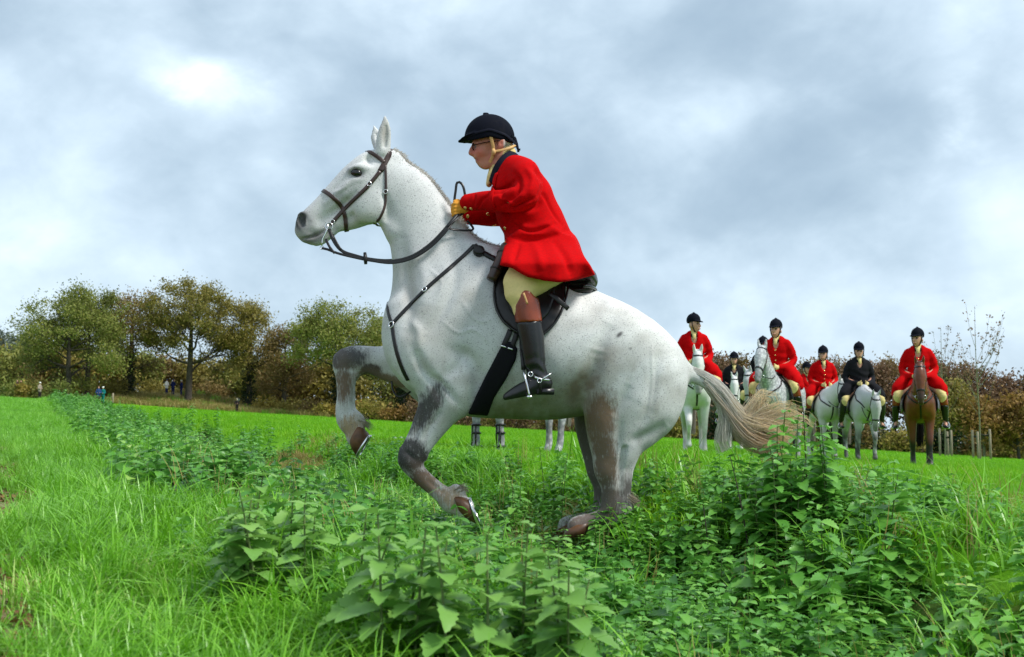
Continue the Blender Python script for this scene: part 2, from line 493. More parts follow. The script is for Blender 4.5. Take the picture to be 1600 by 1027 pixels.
# ------------------------------------------------------------------ materials
class NT:
    def __init__(self, name):
        self.m = bpy.data.materials.new(name); self.m.use_nodes = True
        self.n = self.m.node_tree.nodes; self.l = self.m.node_tree.links
        self.b = self.n['Principled BSDF']
        self._tc = None
    def tc(self, out='Object'):
        if self._tc is None: self._tc = self.n.new('ShaderNodeTexCoord')
        return self._tc.outputs[out]
    def geo(self, out='Position'):
        return self.n.new('ShaderNodeNewGeometry').outputs[out]
    def mp(self, vec, scale=(1, 1, 1), rot=(0, 0, 0)):
        x = self.n.new('ShaderNodeMapping')
        x.inputs['Scale'].default_value = scale; x.inputs['Rotation'].default_value = rot
        self.l.new(vec, x.inputs['Vector']); return x.outputs[0]
    def noise(self, scale, detail=4, rough=0.55, vec=None, dist=0.0):
        x = self.n.new('ShaderNodeTexNoise')
        x.inputs['Scale'].default_value = scale; x.inputs['Detail'].default_value = detail
        x.inputs['Roughness'].default_value = rough; x.inputs['Distortion'].default_value = dist
        self.l.new(vec if vec is not None else self.tc(), x.inputs['Vector']); return x.outputs['Fac']
    def ramp(self, fac, stops, interp='LINEAR'):
        x = self.n.new('ShaderNodeValToRGB'); x.color_ramp.interpolation = interp
        e = x.color_ramp.elements
        while len(e) > 1: e.remove(e[0])
        e[0].position = stops[0][0]; e[0].color = (*stops[0][1], 1)
        for p, c in stops[1:]:
            k = e.new(p); k.color = (*c, 1)
        self.l.new(fac, x.inputs['Fac']); return x.outputs['Color']
    def rmp(self, fac, a, b, c=0.0, d=1.0):
        x = self.n.new('ShaderNodeMapRange'); x.inputs['From Min'].default_value = a; x.inputs['From Max'].default_value = b
        x.inputs['To Min'].default_value = c; x.inputs['To Max'].default_value = d
        self.l.new(fac, x.inputs['Value']); return x.outputs[0]
    def mix(self, fac, a, b, mode='MIX'):
        x = self.n.new('ShaderNodeMix'); x.data_type = 'RGBA'; x.blend_type = mode
        for key, v in (('Factor', fac), ('A', a), ('B', b)):
            if isinstance(v, (int, float)): x.inputs[key].default_value = v
            elif isinstance(v, tuple): x.inputs[key].default_value = (*v, 1)
            else: self.l.new(v, x.inputs[key])
        return x.outputs['Result']
    def math(self, op, a, b=0.0, clamp=False):
        x = self.n.new('ShaderNodeMath'); x.operation = op; x.use_clamp = clamp
        for k, v in enumerate((a, b)):
            if isinstance(v, (int, float)): x.inputs[k].default_value = v
            else: self.l.new(v, x.inputs[k])
        return x.outputs[0]
    def attr(self, name):
        x = self.n.new('ShaderNodeAttribute'); x.attribute_name = name; return x
    def bump(self, h, strength=0.3, dist=0.01):
        x = self.n.new('ShaderNodeBump'); x.inputs['Strength'].default_value = strength; x.inputs['Distance'].default_value = dist
        self.l.new(h, x.inputs['Height']); self.l.new(x.outputs[0], self.b.inputs['Normal'])
    def set(self, col=None, rough=None, metal=None, spec=None, sheen=None):
        for key, v in (('Base Color', col), ('Roughness', rough), ('Metallic', metal), ('Specular IOR Level', spec), ('Sheen Weight', sheen)):
            if v is None: continue
            if isinstance(v, tuple): self.b.inputs[key].default_value = (*v, 1)
            elif isinstance(v, (int, float)): self.b.inputs[key].default_value = v
            else: self.l.new(v, self.b.inputs[key])
        return self
def coat_mat(name, fleck=0.8, tinted=True, base=(0.7, 0.7, 0.68), dapple=0.0, patches=False):
    t = NT(name)
    hair = t.noise(1.0, 3, 0.6, t.mp(t.tc(), (260, 260, 90), (0, 0.5, 0)))
    fine = t.noise(190, 2, 0.5); mid = t.noise(5.5, 5, 0.6, dist=0.4); mid2 = t.noise(17, 4, 0.6)
    c = t.attr('tint').outputs['Color'] if tinted else base
    c = t.mix(t.rmp(mid, 0.4, 0.75, 0.0, 0.20), c, (0.45, 0.47, 0.48), 'MIX')
    c = t.mix(t.rmp(mid2, 0.45, 0.75, 0.0, 0.22), c, (0.33, 0.34, 0.35), 'MIX')
    if patches:
        st = t.math('ADD', t.math('MULTIPLY', t.noise(1.0, 4, 0.6, t.mp(t.tc(), (120, 120, 22), (0, 0.35, 0)), 0.6), .6), t.math('MULTIPLY', t.noise(20, 4, .6), .4))
        pm = t.attr('patch_mask').outputs['Fac']
        k = t.rmp(t.math('SUBTRACT', t.math('MULTIPLY', pm, 1.22), t.math('MULTIPLY', t.rmp(st, .32, .68), .85)), -0.05, 0.66, 0.0, .95)
        c = t.mix(k, c, t.attr('patch').outputs['Color'])
    if dapple > 0:
        vor = t.n.new('ShaderNodeTexVoronoi'); vor.inputs['Scale'].default_value = 22
        t.l.new(t.tc(), vor.inputs['Vector'])
        c = t.mix(t.math('MULTIPLY', t.rmp(vor.outputs['Distance'], 0.25, 0.6), dapple), c, (0.10, 0.11, 0.13))
    c = t.mix(t.math('MULTIPLY', t.rmp(fine, 0.58, 0.70), fleck), c, (0.14, 0.14, 0.15))
    c = t.mix(t.rmp(hair, 0.35, 0.75, 0.0, 0.22), c, (0.35, 0.33, 0.3), 'MULTIPLY')
    t.set(c, t.rmp(mid, 0.3, 0.7, 0.5, 0.7), spec=0.22)
    h = t.math('ADD', t.math('MULTIPLY', hair, 0.5), t.math('MULTIPLY', t.noise(19, 4, 0.6, dist=1.6), 0.9))
    t.bump(h, 0.22, 0.005)
    return t.m
def plain(name, col, rough=0.5, metal=0.0, spec=0.4, var=0.15, nscale=30.0, bump=0.15, bdist=0.003, sheen=0.0):
    t = NT(name)
    n1 = t.noise(nscale, 5, 0.6); n2 = t.noise(nscale * 0.17, 3, 0.5)
    dark = tuple(v * (1 - var) for v in col); lite = tuple(min(1.0, v * (1 + var)) for v in col)
    c = t.mix(t.rmp(t.math('ADD', t.math('MULTIPLY', n1, .5), t.math('MULTIPLY', n2, .5)), 0.35, 0.65), dark, lite)
    t.set(c, t.rmp(n2, 0.3, 0.7, max(0.03, rough - 0.08), min(1, rough + 0.08)), metal=metal, spec=spec, sheen=sheen)
    if bump: t.bump(n1, bump, bdist)
    return t.m
def tinted(name, rough=0.6, spec=0.3, nscale=60.0, bump=0.2, bdist=0.003, var=0.2, sheen=0.0):
    t = NT(name)
    n1 = t.noise(nscale, 5, 0.6)
    c = t.mix(t.rmp(n1, 0.3, 0.7, 0.0, var * 2), t.attr('tint').outputs['Color'], (0.35, 0.33, 0.3), 'MULTIPLY')
    t.set(c, rough, spec=spec, sheen=sheen); t.bump(n1, bump, bdist)
    return t.m
M = {}
M['coat_grey'] = coat_mat('grey_horse_coat', patches=True)
M['leather'] = plain('dark_leather', (0.009, 0.008, 0.008), 0.36, spec=0.35, var=0.3, nscale=160, bump=0.25, bdist=0.001)
M['leather_brown'] = plain('brown_leather', (0.035, 0.016, 0.011), 0.36, spec=0.5, var=0.3, nscale=140, bump=0.25, bdist=0.001)
M['steel'] = plain('bright_steel', (0.75, 0.75, 0.76), 0.2, metal=1.0, var=0.06, bump=0.03)
M['iron'] = plain('worn_iron', (0.4, 0.4, 0.42), 0.35, metal=1.0, var=0.3, bump=0.2)
M['brass'] = plain('brass', (0.8, 0.55, 0.2), 0.22, metal=1.0, var=0.06, bump=0.03)
M['eye'] = plain('eye_dark', (0.006, 0.005, 0.005), 0.05, spec=0.6, var=0.1, bump=0)
M['hoof'] = plain('hoof_horn', (0.10, 0.045, 0.02), 0.45, var=0.75, nscale=26, bump=0.3, bdist=0.002)
M['red'] = plain('red_wool', (0.45, 0.0018, 0.003), 0.9, spec=0.06, var=0.18, nscale=420, bump=0.35, bdist=0.001)
M['navy'] = plain('navy_velvet', (0.006, 0.007, 0.016), 0.8, spec=0.15, var=0.2, nscale=300, bump=0.2, bdist=0.001)
M['velvet'] = plain('black_velvet', (0.0035, 0.0045, 0.010), 0.8, spec=0.08, var=0.2, nscale=300, bump=0.2, bdist=0.001)
M['black_wool'] = plain('black_wool', (0.008, 0.008, 0.011), 0.85, spec=0.15, var=0.2, nscale=300, bump=0.2, bdist=0.001)
M['cream'] = plain('cream_breeches', (0.72, 0.57, 0.25), 0.75, spec=0.15, var=0.08, nscale=90, bump=0.2, bdist=0.001)
M['stock'] = plain('yellow_stock_tie', (0.62, 0.50, 0.22), 0.8, spec=0.15, var=0.1, nscale=90, bump=0.3, bdist=0.002)
M['glove'] = plain('tan_glove', (0.58, 0.26, 0.03), 0.7, spec=0.2, var=0.25, nscale=70, bump=0.4, bdist=0.002)
M['strap_tan'] = plain('tan_strap', (0.55, 0.33, 0.13), 0.6, spec=0.3, var=0.15, nscale=70)
M['boot_top'] = plain('brown_boot_top', (0.22, 0.040, 0.013), 0.3, spec=0.5, var=0.25, nscale=16, bump=0.1, bdist=0.001)
M['boot'] = plain('black_boot', (0.008, 0.008, 0.009), 0.3, spec=0.5, var=0.3, nscale=30, bump=0.3, bdist=0.002)
M['skin'] = tinted('skin', 0.45, 0.4, 220, 0.12, 0.001, 0.12)
M['grey_hair'] = plain('grey_hair', (0.35, 0.34, 0.33), 0.7, var=0.4, nscale=150, bump=0.5)
def hair_mat(name, a, b, rough=0.45):
    t = NT(name)
    c = t.mix(t.rmp(t.attr('tint').outputs['Fac'], 0, 1), a, b)
    t.set(c, rough, spec=0.35); return t.m
M['tail'] = tinted('tail_hair', 0.45, 0.4, 120, 0.0, 0.001, 0.08)
_n, _l = M['tail'].node_tree.nodes, M['tail'].node_tree.links
_tr = _n.new('ShaderNodeBsdfTranslucent'); _mx = _n.new('ShaderNodeMixShader'); _mx.inputs[0].default_value = .55
_at = _n.new('ShaderNodeAttribute'); _at.attribute_name = 'tint'; _l.new(_at.outputs['Color'], _tr.inputs['Color'])
_l.new(_n['Principled BSDF'].outputs[0], _mx.inputs[1]); _l.new(_tr.outputs[0], _mx.inputs[2]); _l.new(_mx.outputs[0], _n['Material Output'].inputs['Surface'])
# ------------------------------------------------------------------ vegetation materials
def leaf_mat(name, stops, rough=0.45, spec=0.4, transl=0.35, tint=True, sheen_scale=9.0):
    """leaf colour varies per plant and per leaf; light passes through"""
    t = NT(name)
    oi = t.n.new('ShaderNodeObjectInfo').outputs['Random']
    isl = t.geo('Random Per Island')
    nz = t.noise(0.9, 3, 0.6, t.geo('Position'))
    f = t.math('ADD', t.math('ADD', t.math('MULTIPLY', oi, .3), t.math('MULTIPLY', isl, .35)), t.math('MULTIPLY', t.rmp(nz, .3, .7), .35))
    c = t.ramp(f, stops)
    t.set(c, rough, spec=spec)
    tr = t.n.new('ShaderNodeBsdfTranslucent')
    t.l.new(t.mix(0.5, c, (0.30, 0.62, 0.06), 'MULTIPLY') if False else c, tr.inputs['Color'])
    mx = t.n.new('ShaderNodeMixShader'); mx.inputs[0].default_value = transl
    out = t.n['Material Output']
    t.l.new(t.b.outputs[0], mx.inputs[1]); t.l.new(tr.outputs[0], mx.inputs[2]); t.l.new(mx.outputs[0], out.inputs['Surface'])
    return t.m
M['grass_field'] = leaf_mat('field_grass', [(0.1, (0.085, 0.28, 0.004)), (0.5, (0.155, 0.41, 0.006)), (0.85, (0.26, 0.50, 0.014)), (1.0, (0.46, 0.52, 0.08))], .5, .3, .4)
M['grass_verge'] = leaf_mat('verge_grass', [(0.1, (0.080, 0.25, 0.012)), (0.45, (0.165, 0.42, 0.018)), (0.75, (0.24, 0.54, 0.045)), (0.9, (0.44, 0.58, 0.16)), (1.0, (0.62, 0.60, 0.32))], .36, .5, .35)
M['grass_dry'] = leaf_mat('dry_grass', [(0.1, (0.20, 0.22, 0.04)), (0.5, (0.34, 0.28, 0.09)), (1.0, (0.42, 0.33, 0.15))], .6, .25, .35)
M['nettle'] = leaf_mat('nettle_leaf', [(0.08, (0.040, 0.155, 0.022)), (0.40, (0.10, 0.30, 0.040)), (0.70, (0.19, 0.44, 0.065)), (0.90, (0.38, 0.60, 0.12)), (0.97, (0.55, 0.50, 0.12)), (1.0, (0.30, 0.20, 0.07))], .40, .5, .33)
M['nettle_pale'] = leaf_mat('pale_weed_leaf', [(0.1, (0.10, 0.25, 0.045)), (0.6, (0.20, 0.40, 0.08)), (1.0, (0.36, 0.56, 0.14))], .45, .4, .3)
M['stem'] = plain('nettle_stem', (0.12, 0.17, 0.05), .6, var=.4, nscale=20)
M['stem_dark'] = plain('dark_stem', (0.035, 0.018, 0.016), .6, var=.4, nscale=20)
M['fallen_leaf'] = leaf_mat('fallen_leaf', [(0.1, (0.07, 0.042, 0.022)), (0.4, (0.15, 0.075, 0.035)), (0.75, (0.25, 0.12, 0.05)), (1.0, (0.48, 0.40, 0.28))], .6, .3, .15)
def tree_leaf(name, a, b, c_):
    return leaf_mat(name, [(0.1, a), (0.55, b), (1.0, c_)], .55, .25, .3)
M['oak_green'] = tree_leaf('oak_leaf_green', (0.102, 0.121, 0.025), (0.191, 0.222, 0.048), (0.336, 0.322, 0.070))
M['oak_olive'] = tree_leaf('oak_leaf_olive', (0.130, 0.121, 0.026), (0.249, 0.212, 0.047), (0.413, 0.322, 0.074))
M['oak_brown'] = tree_leaf('oak_leaf_brown', (0.13, 0.095, 0.032), (0.23, 0.16, 0.055), (0.34, 0.24, 0.08))
M['russet'] = tree_leaf('russet_leaf', (0.115, 0.072, 0.042), (0.20, 0.12, 0.068), (0.29, 0.18, 0.10))
M['orange'] = tree_leaf('orange_leaf', (0.15, 0.09, 0.025), (0.26, 0.155, 0.04), (0.36, 0.22, 0.06))
M['yellow'] = tree_leaf('yellow_leaf', (0.22, 0.17, 0.03), (0.36, 0.28, 0.06), (0.48, 0.38, 0.09))
M['grey_green'] = tree_leaf('grey_green_leaf', (0.093, 0.124, 0.085), (0.155, 0.194, 0.139), (0.248, 0.279, 0.186))
M['dark_leaf'] = tree_leaf('ivy_leaf', (0.010, 0.022, 0.008), (0.020, 0.040, 0.014), (0.035, 0.06, 0.02))
M['bark'] = plain('bark', (0.060, 0.050, 0.038), .85, var=.5, nscale=6, bump=.6, bdist=.03)
M['bark_pale'] = plain('pale_bark', (0.16, 0.16, 0.09), .8, var=.35, nscale=9, bump=.4, bdist=.01)
M['stake'] = plain('weathered_stake', (0.27, 0.22, 0.16), .8, var=.3, nscale=12, bump=.4, bdist=.004)
t = NT('ground_soil')
n1 = t.noise(2.2, 6, .65, t.geo('Position')); n2 = t.noise(30, 4, .6, t.geo('Position')); n3 = t.noise(.25, 4, .6, t.geo('Position'))
c = t.attr('tint').outputs['Color']
c = t.mix(t.rmp(n1, .35, .7, 0, .55), c, t.mix(1.0, c, (0.55, 0.6, 0.5), 'MULTIPLY'))
c = t.mix(t.rmp(n2, .4, .7, 0, .45), c, t.mix(1.0, c, (1.5, 1.35, 1.2), 'MULTIPLY'))
t.set(c, .9, spec=.1); t.bump(n2, .5, .03)
M['soil'] = t.m
# ------------------------------------------------------------------ the leaping grey horse
def N(px, py, off, rpx, hw=None, w=None):
    """body node from the side view: rpx = half depth in photo pixels, hw = half width in metres"""
    r = rpx * PXM * (DH + off) / DH
    if w is None: w = 1.0 if hw is None else hw / r
    return (*H(px, py, off), r, w)
lo = np.minimum(H(440, 850, -.45), H(440, 850, .45)); hi = np.maximum(H(1110, 160, -.45), H(1110, 160, .45))
lo[0] = H(440, 500, .45)[0]; hi[0] = H(1110, 500, .45)[0]; lo[1] = DH - .45; hi[1] = DH + .45
HB = Body(lo, hi, 0.0072)
# barrel, from breast to rump
HB.chain([N(660, 524, 0, 58, .17), N(690, 528, 0, 92, .225), N(742, 524, 0, 126, .262), N(800, 533, 0, 122, .295), N(860, 547, 0, 109, .31),
          N(922, 556, 0, 93, .295), N(975, 575, 0, 84, .27), N(1008, 592, 0, 66, .23), N(1024, 604, 0, 44, .16)], 0.02, 36)
# withers and spine
HB.chain([N(745, 420, 0, 36, .05), N(775, 420, 0, 30, .055), N(815, 440, 0, 26, .08), N(870, 462, 0, 24, .10), N(925, 488, 0, 24, .11), N(975, 510, 0, 24, .12), N(1025, 556, 0, 28, .11), N(1048, 574, 0, 18, .06)], 0.09)
# neck
HB.chain([N(598, 283, 0, 40, .075), N(629, 303, 0, 47, .083), N(651, 337, 0, 52, .09), N(668, 374, 0, 60, .105), N(686, 420, 0, 73, .14), N(705, 472, 0, 94, .19), N(715, 520, 0, 104, .22)], 0.06)
# breast muscle
HB.chain([N(627, 490, -.09, 22), N(632, 518, -.10, 30), N(650, 555, -.1, 34), N(672, 590, -.09, 26)], 0.07)
HB.chain([N(627, 490, .09, 22), N(632, 518, .10, 30), N(650, 555, .1, 34), N(672, 590, .09, 26)], 0.07)
for s in (-1, 1):
    # shoulder blade, upper arm
    HB.chain([N(742, 425, s * .10, 40, .06), N(715, 480, s * .165, 52, .075), N(682, 540, s * .19, 56, .075), N(668, 562, s * .18, 44, .07)], 0.08)
    HB.chain([N(668, 552, s * .18, 42, .08), N(705, 590, s * .175, 46, .085), N(722, 612, s * .16, 34, .075)], 0.05)
    # point of hip, haunch, buttock
    HB.chain([N(952, 512, s * .17, 34, .07), N(983, 545, s * .17, 52, .10), N(1005, 583, s * .155, 57, .125), N(1006, 622, s * .145, 54, .125), N(996, 648, s * .14, 44, .11)], 0.06)
    HB.chain([N(1018, 566, s * .10, 38, .10), N(1028, 602, s * .11, 41, .10), N(1020, 640, s * .12, 40, .09), N(1002, 668, s * .13, 31, .08)], 0.05)
    HB.chain([N(968, 545, s * .18, 50, .085), N(956, 598, s * .19, 44, .085), N(946, 638, s * .175, 30, .075)], 0.06)
# near hind: stifle, gaskin, hock, cannon, pastern
def hind(off, dx, stx):
    HB.chain([N(990 + dx * .4, 625, off, 58, .11), N(968 + dx, 668, off, 49, .088), N(962 + dx, 700, off, 38, .07), N(958 + dx * .9, 724, off, 28, .054), N(960 + dx * .8, 748, off, 23.5, .046), N(961 + dx * .8, 772, off, 21, .042),
              N(960 + dx * .8, 794, off, 22, .042), N(947 + dx * .8, 808, off, 17, .034), N(927 + dx, 815, off, 14, .031), N(912 + dx, 820, off, 16, .035), N(903 + dx, 824, off, 17, .04)], 0.04, 38)
    HB.chain([N(941 + stx, 626, off * 1.12, 23, .06), N(942 + stx, 655, off * 1.1, 26, .065), N(949 + dx, 690, off * 1.05, 22, .055), N(950 + dx * .8, 730, off, 16, .04)], 0.035)
    HB.chain([N(1006 + dx * .4, 684, off, 15, .026), N(989 + dx * .5, 704, off, 9, .017), N(983 + dx * .6, 718, off, 10.5, .024), N(979 + dx * .7, 745, off, 9, .02), N(977 + dx * .7, 775, off, 9, .018), N(978 + dx * .7, 792, off, 12, .02)], 0.018)
    k_ = 1 if off > 0 else -1
    HB.chain([N(975 + dx * .6, 700, off + k_ * .06, 3.5), N(969 + dx * .7, 730, off + k_ * .05, 4), N(969 + dx * .7, 775, off + k_ * .048, 3.5)], 0.02, op='cut')
    HB.ball(H(946 + dx * .8, 732, off), (15 * PXM, .05, 22 * PXM), .03)
hind(-.17, 0, 0)
hind(.17, -15, -18)
# near fore: folded
HB.chain([N(712, 600, -.17, 42, .08), N(699, 620, -.165, 38, .082), N(682, 646, -.16, 31, .07), N(662, 680, -.16, 23.5, .052), N(647, 706, -.16, 21, .047), N(642, 719, -.16, 19.5, .045),
          N(651, 737, -.16, 14.5, .033), N(672, 757, -.16, 13, .029), N(692, 773, -.16, 14, .030), N(704, 783, -.16, 18, .037), N(717, 790, -.16, 17, .037), N(724, 793, -.16, 17, .04)], 0.05, 36)
HB.chain([N(634, 706, -.16, 10, .03), N(632, 720, -.16, 9, .03)], 0.015)
HB.chain([N(657, 702, -.16, 8, .022), N(660, 714, -.16, 8, .02)], 0.015)
HB.chain([N(553, 572, .16, 7, .02), N(557, 582, .16, 6.5, .018)], 0.015)
HB.chain([N(712, 765, -.16, 9, .022), N(720, 770, -.16, 8, .02)], 0.02)
# far fore: reaching forward, cannon hanging
HB.chain([N(690, 600, .17, 44, .08), N(655, 580, .16, 36, .075), N(615, 571, .16, 28, .06), N(580, 563, .16, 22, .05), N(550, 560, .16, 19.5, .046), N(538, 566, .16, 17.5, .044),
          N(540, 590, .16, 15.5, .035), N(541, 618, .16, 14.5, .031), N(540, 640, .16, 16, .033), N(545, 656, .16, 19, .038), N(553, 671, .16, 16, .035), N(557, 682, .16, 16.5, .038)], 0.05, 36)
HB.chain([N(560, 655, .16, 9, .022), N(567, 660, .16, 6, .015)], 0.02)
HB.chain([N(529, 560, .16, 8, .03), N(528, 574, .16, 7, .03)], 0.015)
# head
HB.chain([N(606, 262, 0, 30, .055), N(588, 274, 0, 38, .08), N(567, 290, 0, 41, .092), N(547, 306, 0, 37, .078), N(528, 321, 0, 32, .064), N(510, 335, 0, 28, .053), N(495, 346, 0, 25.5, .050), N(483, 353, 0, 21, .050), N(478, 357, 0, 17, .046)], 0.015, 30)
HB.chain([N(590, 243, 0, 9, .05), N(567, 252, 0, 9, .058), N(540, 279, 0, 8, .042), N(510, 309, 0, 7.5, .034), N(484, 336, 0, 8, .034), N(474, 347, 0, 8, .036)], 0.025, 24)   # straight forehead and nasal bone
for s in (-1, 1):
    HB.ball(H(580, 316, s * .058), (31 * PXM, .034, 33 * PXM), 0.018)          # jowl
    HB.chain([N(575, 262, s * .074, 8, .018), N(561, 262, s * .084, 7, .018), N(549, 266, s * .078, 6, .016)], 0.014)   # brow over the eye
    HB.chain([N(566, 280, s * .080, 5, .014), N(556, 281, s * .080, 5, .014), N(540, 292, s * .070, 5.5, .016), N(524, 306, s * .058, 5, .014), N(510, 318, s * .048, 3.5, .01)], 0.016)   # lower lid, facial crest
    HB.ball(H(557, 270.5, s * .096), (11 * PXM, .018, 7.5 * PXM), 0.010, 'cut', -0.3)   # orbit
    HB.ball(H(473.5, 345, s * .037), (10 * PXM, .020, 15 * PXM), 0.014, rot=.2)  # nostril rim
    HB.chain([N(535, 318, s * .083, 6), N(515, 333, s * .070, 7), N(503, 343, s * .066, 6)], 0.05, op='cut')   # hollow of the cheek
    HB.chain([N(585, 250, s * .083, 5), N(578, 246, s * .075, 6)], 0.03, op='cut')     # hollow above the eye
HB.chain([N(473, 362, 0, 11.5, .042), N(479, 369, 0, 11.5, .042), N(487, 372, 0, 10, .038)], 0.014)            # upper lip
HB.chain([N(516, 360, 0, 11, .030), N(503, 371, 0, 11, .036), N(495, 375.5, 0, 9.5, .034), N(488, 376, 0, 7, .03)], 0.012)   # chin
HB.chain([N(520, 354, 0, 9, .03), N(550, 350, 0, 9, .04), N(580, 339, 0, 10, .06)], 0.025)
for s in (-1, 1):
    HB.ball(H(470.0, 344, s * .055), (6.8 * PXM, .028, 12.5 * PXM), 0.004, 'cut', 0.2)
    HB.chain([N(470, 373, s * .040, 1.6), N(484, 371, s * .042, 1.6), N(496, 366, s * .044, 1.6), N(509, 359, s * .044, 1.6)], 0.004, op='cut')   # mouth line
# ears
def ear(off, lean, dy):
    HB.chain([N(598, 238, off, 12, .028), N(599 + lean * .3, 221 + dy * .3, off * 1.1, 12, .024), N(601 + lean * .7, 205 + dy * .7, off * 1.2, 10, .018), N(602 + lean * .9, 191 + dy, off * 1.2, 5.5, .010), N(601 + lean, 182 + dy, off * 1.2, 1.6, .005)], 0.014, 18)
    HB.chain([N(601 + lean * .2, 229, off - .028, 3.0, .014), N(602 + lean * .5, 213 + dy * .5, off * 1.1 - .026, 5.0, .017), N(603 + lean * .9, 196 + dy * .9, off * 1.2 - .016, 2.6, .010)], 0.004, 12, op='cut')
ear(-.045, 0, 0)
ear(.045, -17, 15)
# throat, jugular groove, flank fold
HB.chain([N(604, 346, 0, 10, .04), N(614, 364, 0, 9, .05)], 0.05)
# tail root
HB.chain([N(1050, 575, 0, 17, .045), N(1072, 582, 0, 13.5, .037), N(1092, 592, 0, 10, .03), N(1106, 602, 0, 8, .022)], 0.035)
hv, hf = HB.net(1)
hv = relief(hv, hf, [([(700, 385), (712, 430), (695, 480), (668, 525)], 9, 0.0135), ([(628, 375), (634, 430), (640, 480), (634, 515)], 9, 0.0180), ([(655, 400), (664, 440), (660, 480)], 10, -0.0090),
    ([(648, 545), (660, 575), (678, 600), (690, 628)], 8, 0.0210), ([(700, 545), (735, 560), (748, 595), (738, 632)], 10, 0.0180), ([(690, 590), (716, 572), (730, 540)], 9, 0.0105), ([(640, 500), (655, 520), (650, 550)], 7, -0.0105),
    ([(672, 588), (690, 600), (715, 632)], 6, 0.0150), ([(665, 640), (655, 665), (645, 690)], 5, 0.0090), ([(690, 640), (672, 668), (660, 692)], 5, 0.0120), ([(935, 545), (925, 580), (908, 612), (895, 640)], 13, 0.0330),
    ([(955, 505), (942, 530), (935, 560)], 12, 0.0120), ([(985, 600), (968, 632), (955, 650)], 9, 0.0120), ([(1035, 545), (1022, 590), (1012, 640), (996, 668)], 8, 0.0105), ([(985, 690), (1012, 680), (1042, 662)], 8, 0.0135),
    ([(970, 655), (966, 690), (960, 715)], 6, 0.0090), ([(780, 540), (800, 590), (805, 640)], 12, 0.0075), ([(840, 540), (858, 590), (862, 640)], 12, 0.0060), ([(1018, 540), (1020, 600), (1012, 650)], 2.5, -0.0045),
    ([(600, 300), (607, 330), (602, 350)], 6, 0.0150), ([(545, 300), (528, 316), (510, 330)], 6, -0.0075), ([(560, 300), (535, 322), (515, 338)], 7, 0.0105), ([(580, 250), (572, 256)], 7, 0.0120), ([(470, 374), (485, 371), (498, 366), (511, 358)], 2.2, 0.0150),
    ([(540, 600), (541, 640)], 3, 0.0075), ([(668, 750), (695, 772)], 3, 0.0075), ([(632, 705), (650, 720)], 4, 0.0075), ([(468, 330), (480, 345), (478, 358)], 4, 0.0060),
    ([(720, 470), (745, 500), (770, 500)], 3, -0.0037), ([(690, 500), (715, 520), (740, 515), (765, 535)], 2.5, -0.0037), ([(670, 420), (690, 440), (685, 460)], 2.5, -0.0037), ([(545, 285), (535, 296), (520, 302)], 2.5, -0.0045)])
HORSE_BVH = BVHTree.FromPolygons(hv.tolist(), hf.tolist())

def spot(u, v, px, py, rx, ry, ang=0.0):
    ca, sa = math.cos(math.radians(ang)), math.sin(math.radians(ang))
    dx, dy = u - px, v - py
    a, b = (dx * ca + dy * sa) / rx, (-dx * sa + dy * ca) / ry
    return np.exp(-(a * a + b * b) ** 1.5)
def lerp(c, col, m):
    m = np.clip(m, 0, 1)[:, None]
    return c * (1 - m) + np.asarray(col)[None] * m
hx, hy = to_px(hv)
near = hv[:, 1] < DH
nz = vnoise(hx / 14, hy / 14, 1) * .6 + vnoise(hx / 5, hy / 5, 2) * .4
nzs = vnoise((hx + hy * .35) / 4.5, (hy - hx * .3) / 17, 7) * .6 + vnoise(hx / 9, hy / 9, 4) * .4
c = np.tile(np.array((0.62, 0.63, 0.625)), (len(hv), 1))
c = lerp(c, (0.72, 0.72, 0.70), spot(hx, hy, 1000, 500, 90, 50, 35) + spot(hx, hy, 900, 470, 60, 22, 20))
c = lerp(c, (0.50, 0.505, 0.50), .6 * spot(hx, hy, 700, 440, 120, 90))
# soiled belly and flank; some underside shade is painted into the belly stain
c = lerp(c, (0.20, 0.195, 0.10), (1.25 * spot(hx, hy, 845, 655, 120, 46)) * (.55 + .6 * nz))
c = lerp(c, (0.40, 0.39, 0.36), .75 * np.clip(vnoise(hx / 30 + hy / 70, hy / 22, 12) * 1.8 - .75, 0, 1) * (hy > 430))
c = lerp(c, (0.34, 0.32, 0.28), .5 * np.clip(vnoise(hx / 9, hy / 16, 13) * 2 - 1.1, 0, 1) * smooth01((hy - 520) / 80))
c = lerp(c, (0.22, 0.17, 0.12), (.85 * spot(hx, hy, 925, 590, 26, 62, 35) + .6 * spot(hx, hy, 890, 610, 50, 26)) * (.35 + .8 * nz))
c = lerp(c, (0.30, 0.27, 0.22), .5 * spot(hx, hy, 960, 480, 50, 14, 20) * nzs)
# legs: dark, streaky
pc = np.tile(np.array((0.12, 0.10, 0.08)), (len(hv), 1)); pm = np.zeros(len(hv))
def leg(mask, px, py, rx, ry, ang, col, a):
    """patch of darker hair: colour and strength, broken up by hair streaks in the material"""
    global pc, pm
    m = np.clip(mask * a * spot(hx, hy, px, py, rx * 1.15, ry * 1.15, ang), 0, 1)
    k = np.clip(m / (pm + m + 1e-4), 0, 1)
    pc = lerp(pc, col, k); pm = np.maximum(pm, m)
ones = np.ones(len(hv))
fl = (~near) & (hx < 640); fn = near & (hx < 760)
leg(fn * 1., 665, 640, 20, 52, 35, (0.045, 0.040, 0.038), 1.0)
leg(fn * 1., 641, 712, 26, 26, 0, (0.018, 0.016, 0.016), 1.3)
leg(fn * 1., 662, 752, 20, 28, -48, (0.13, 0.075, 0.042), 1.05)
leg(fn * 1., 705, 780, 30, 22, 40, (0.30, 0.22, 0.14), .9)
leg(fl * 1., 540, 560, 34, 20, 0, (0.05, 0.048, 0.05), 1.2)
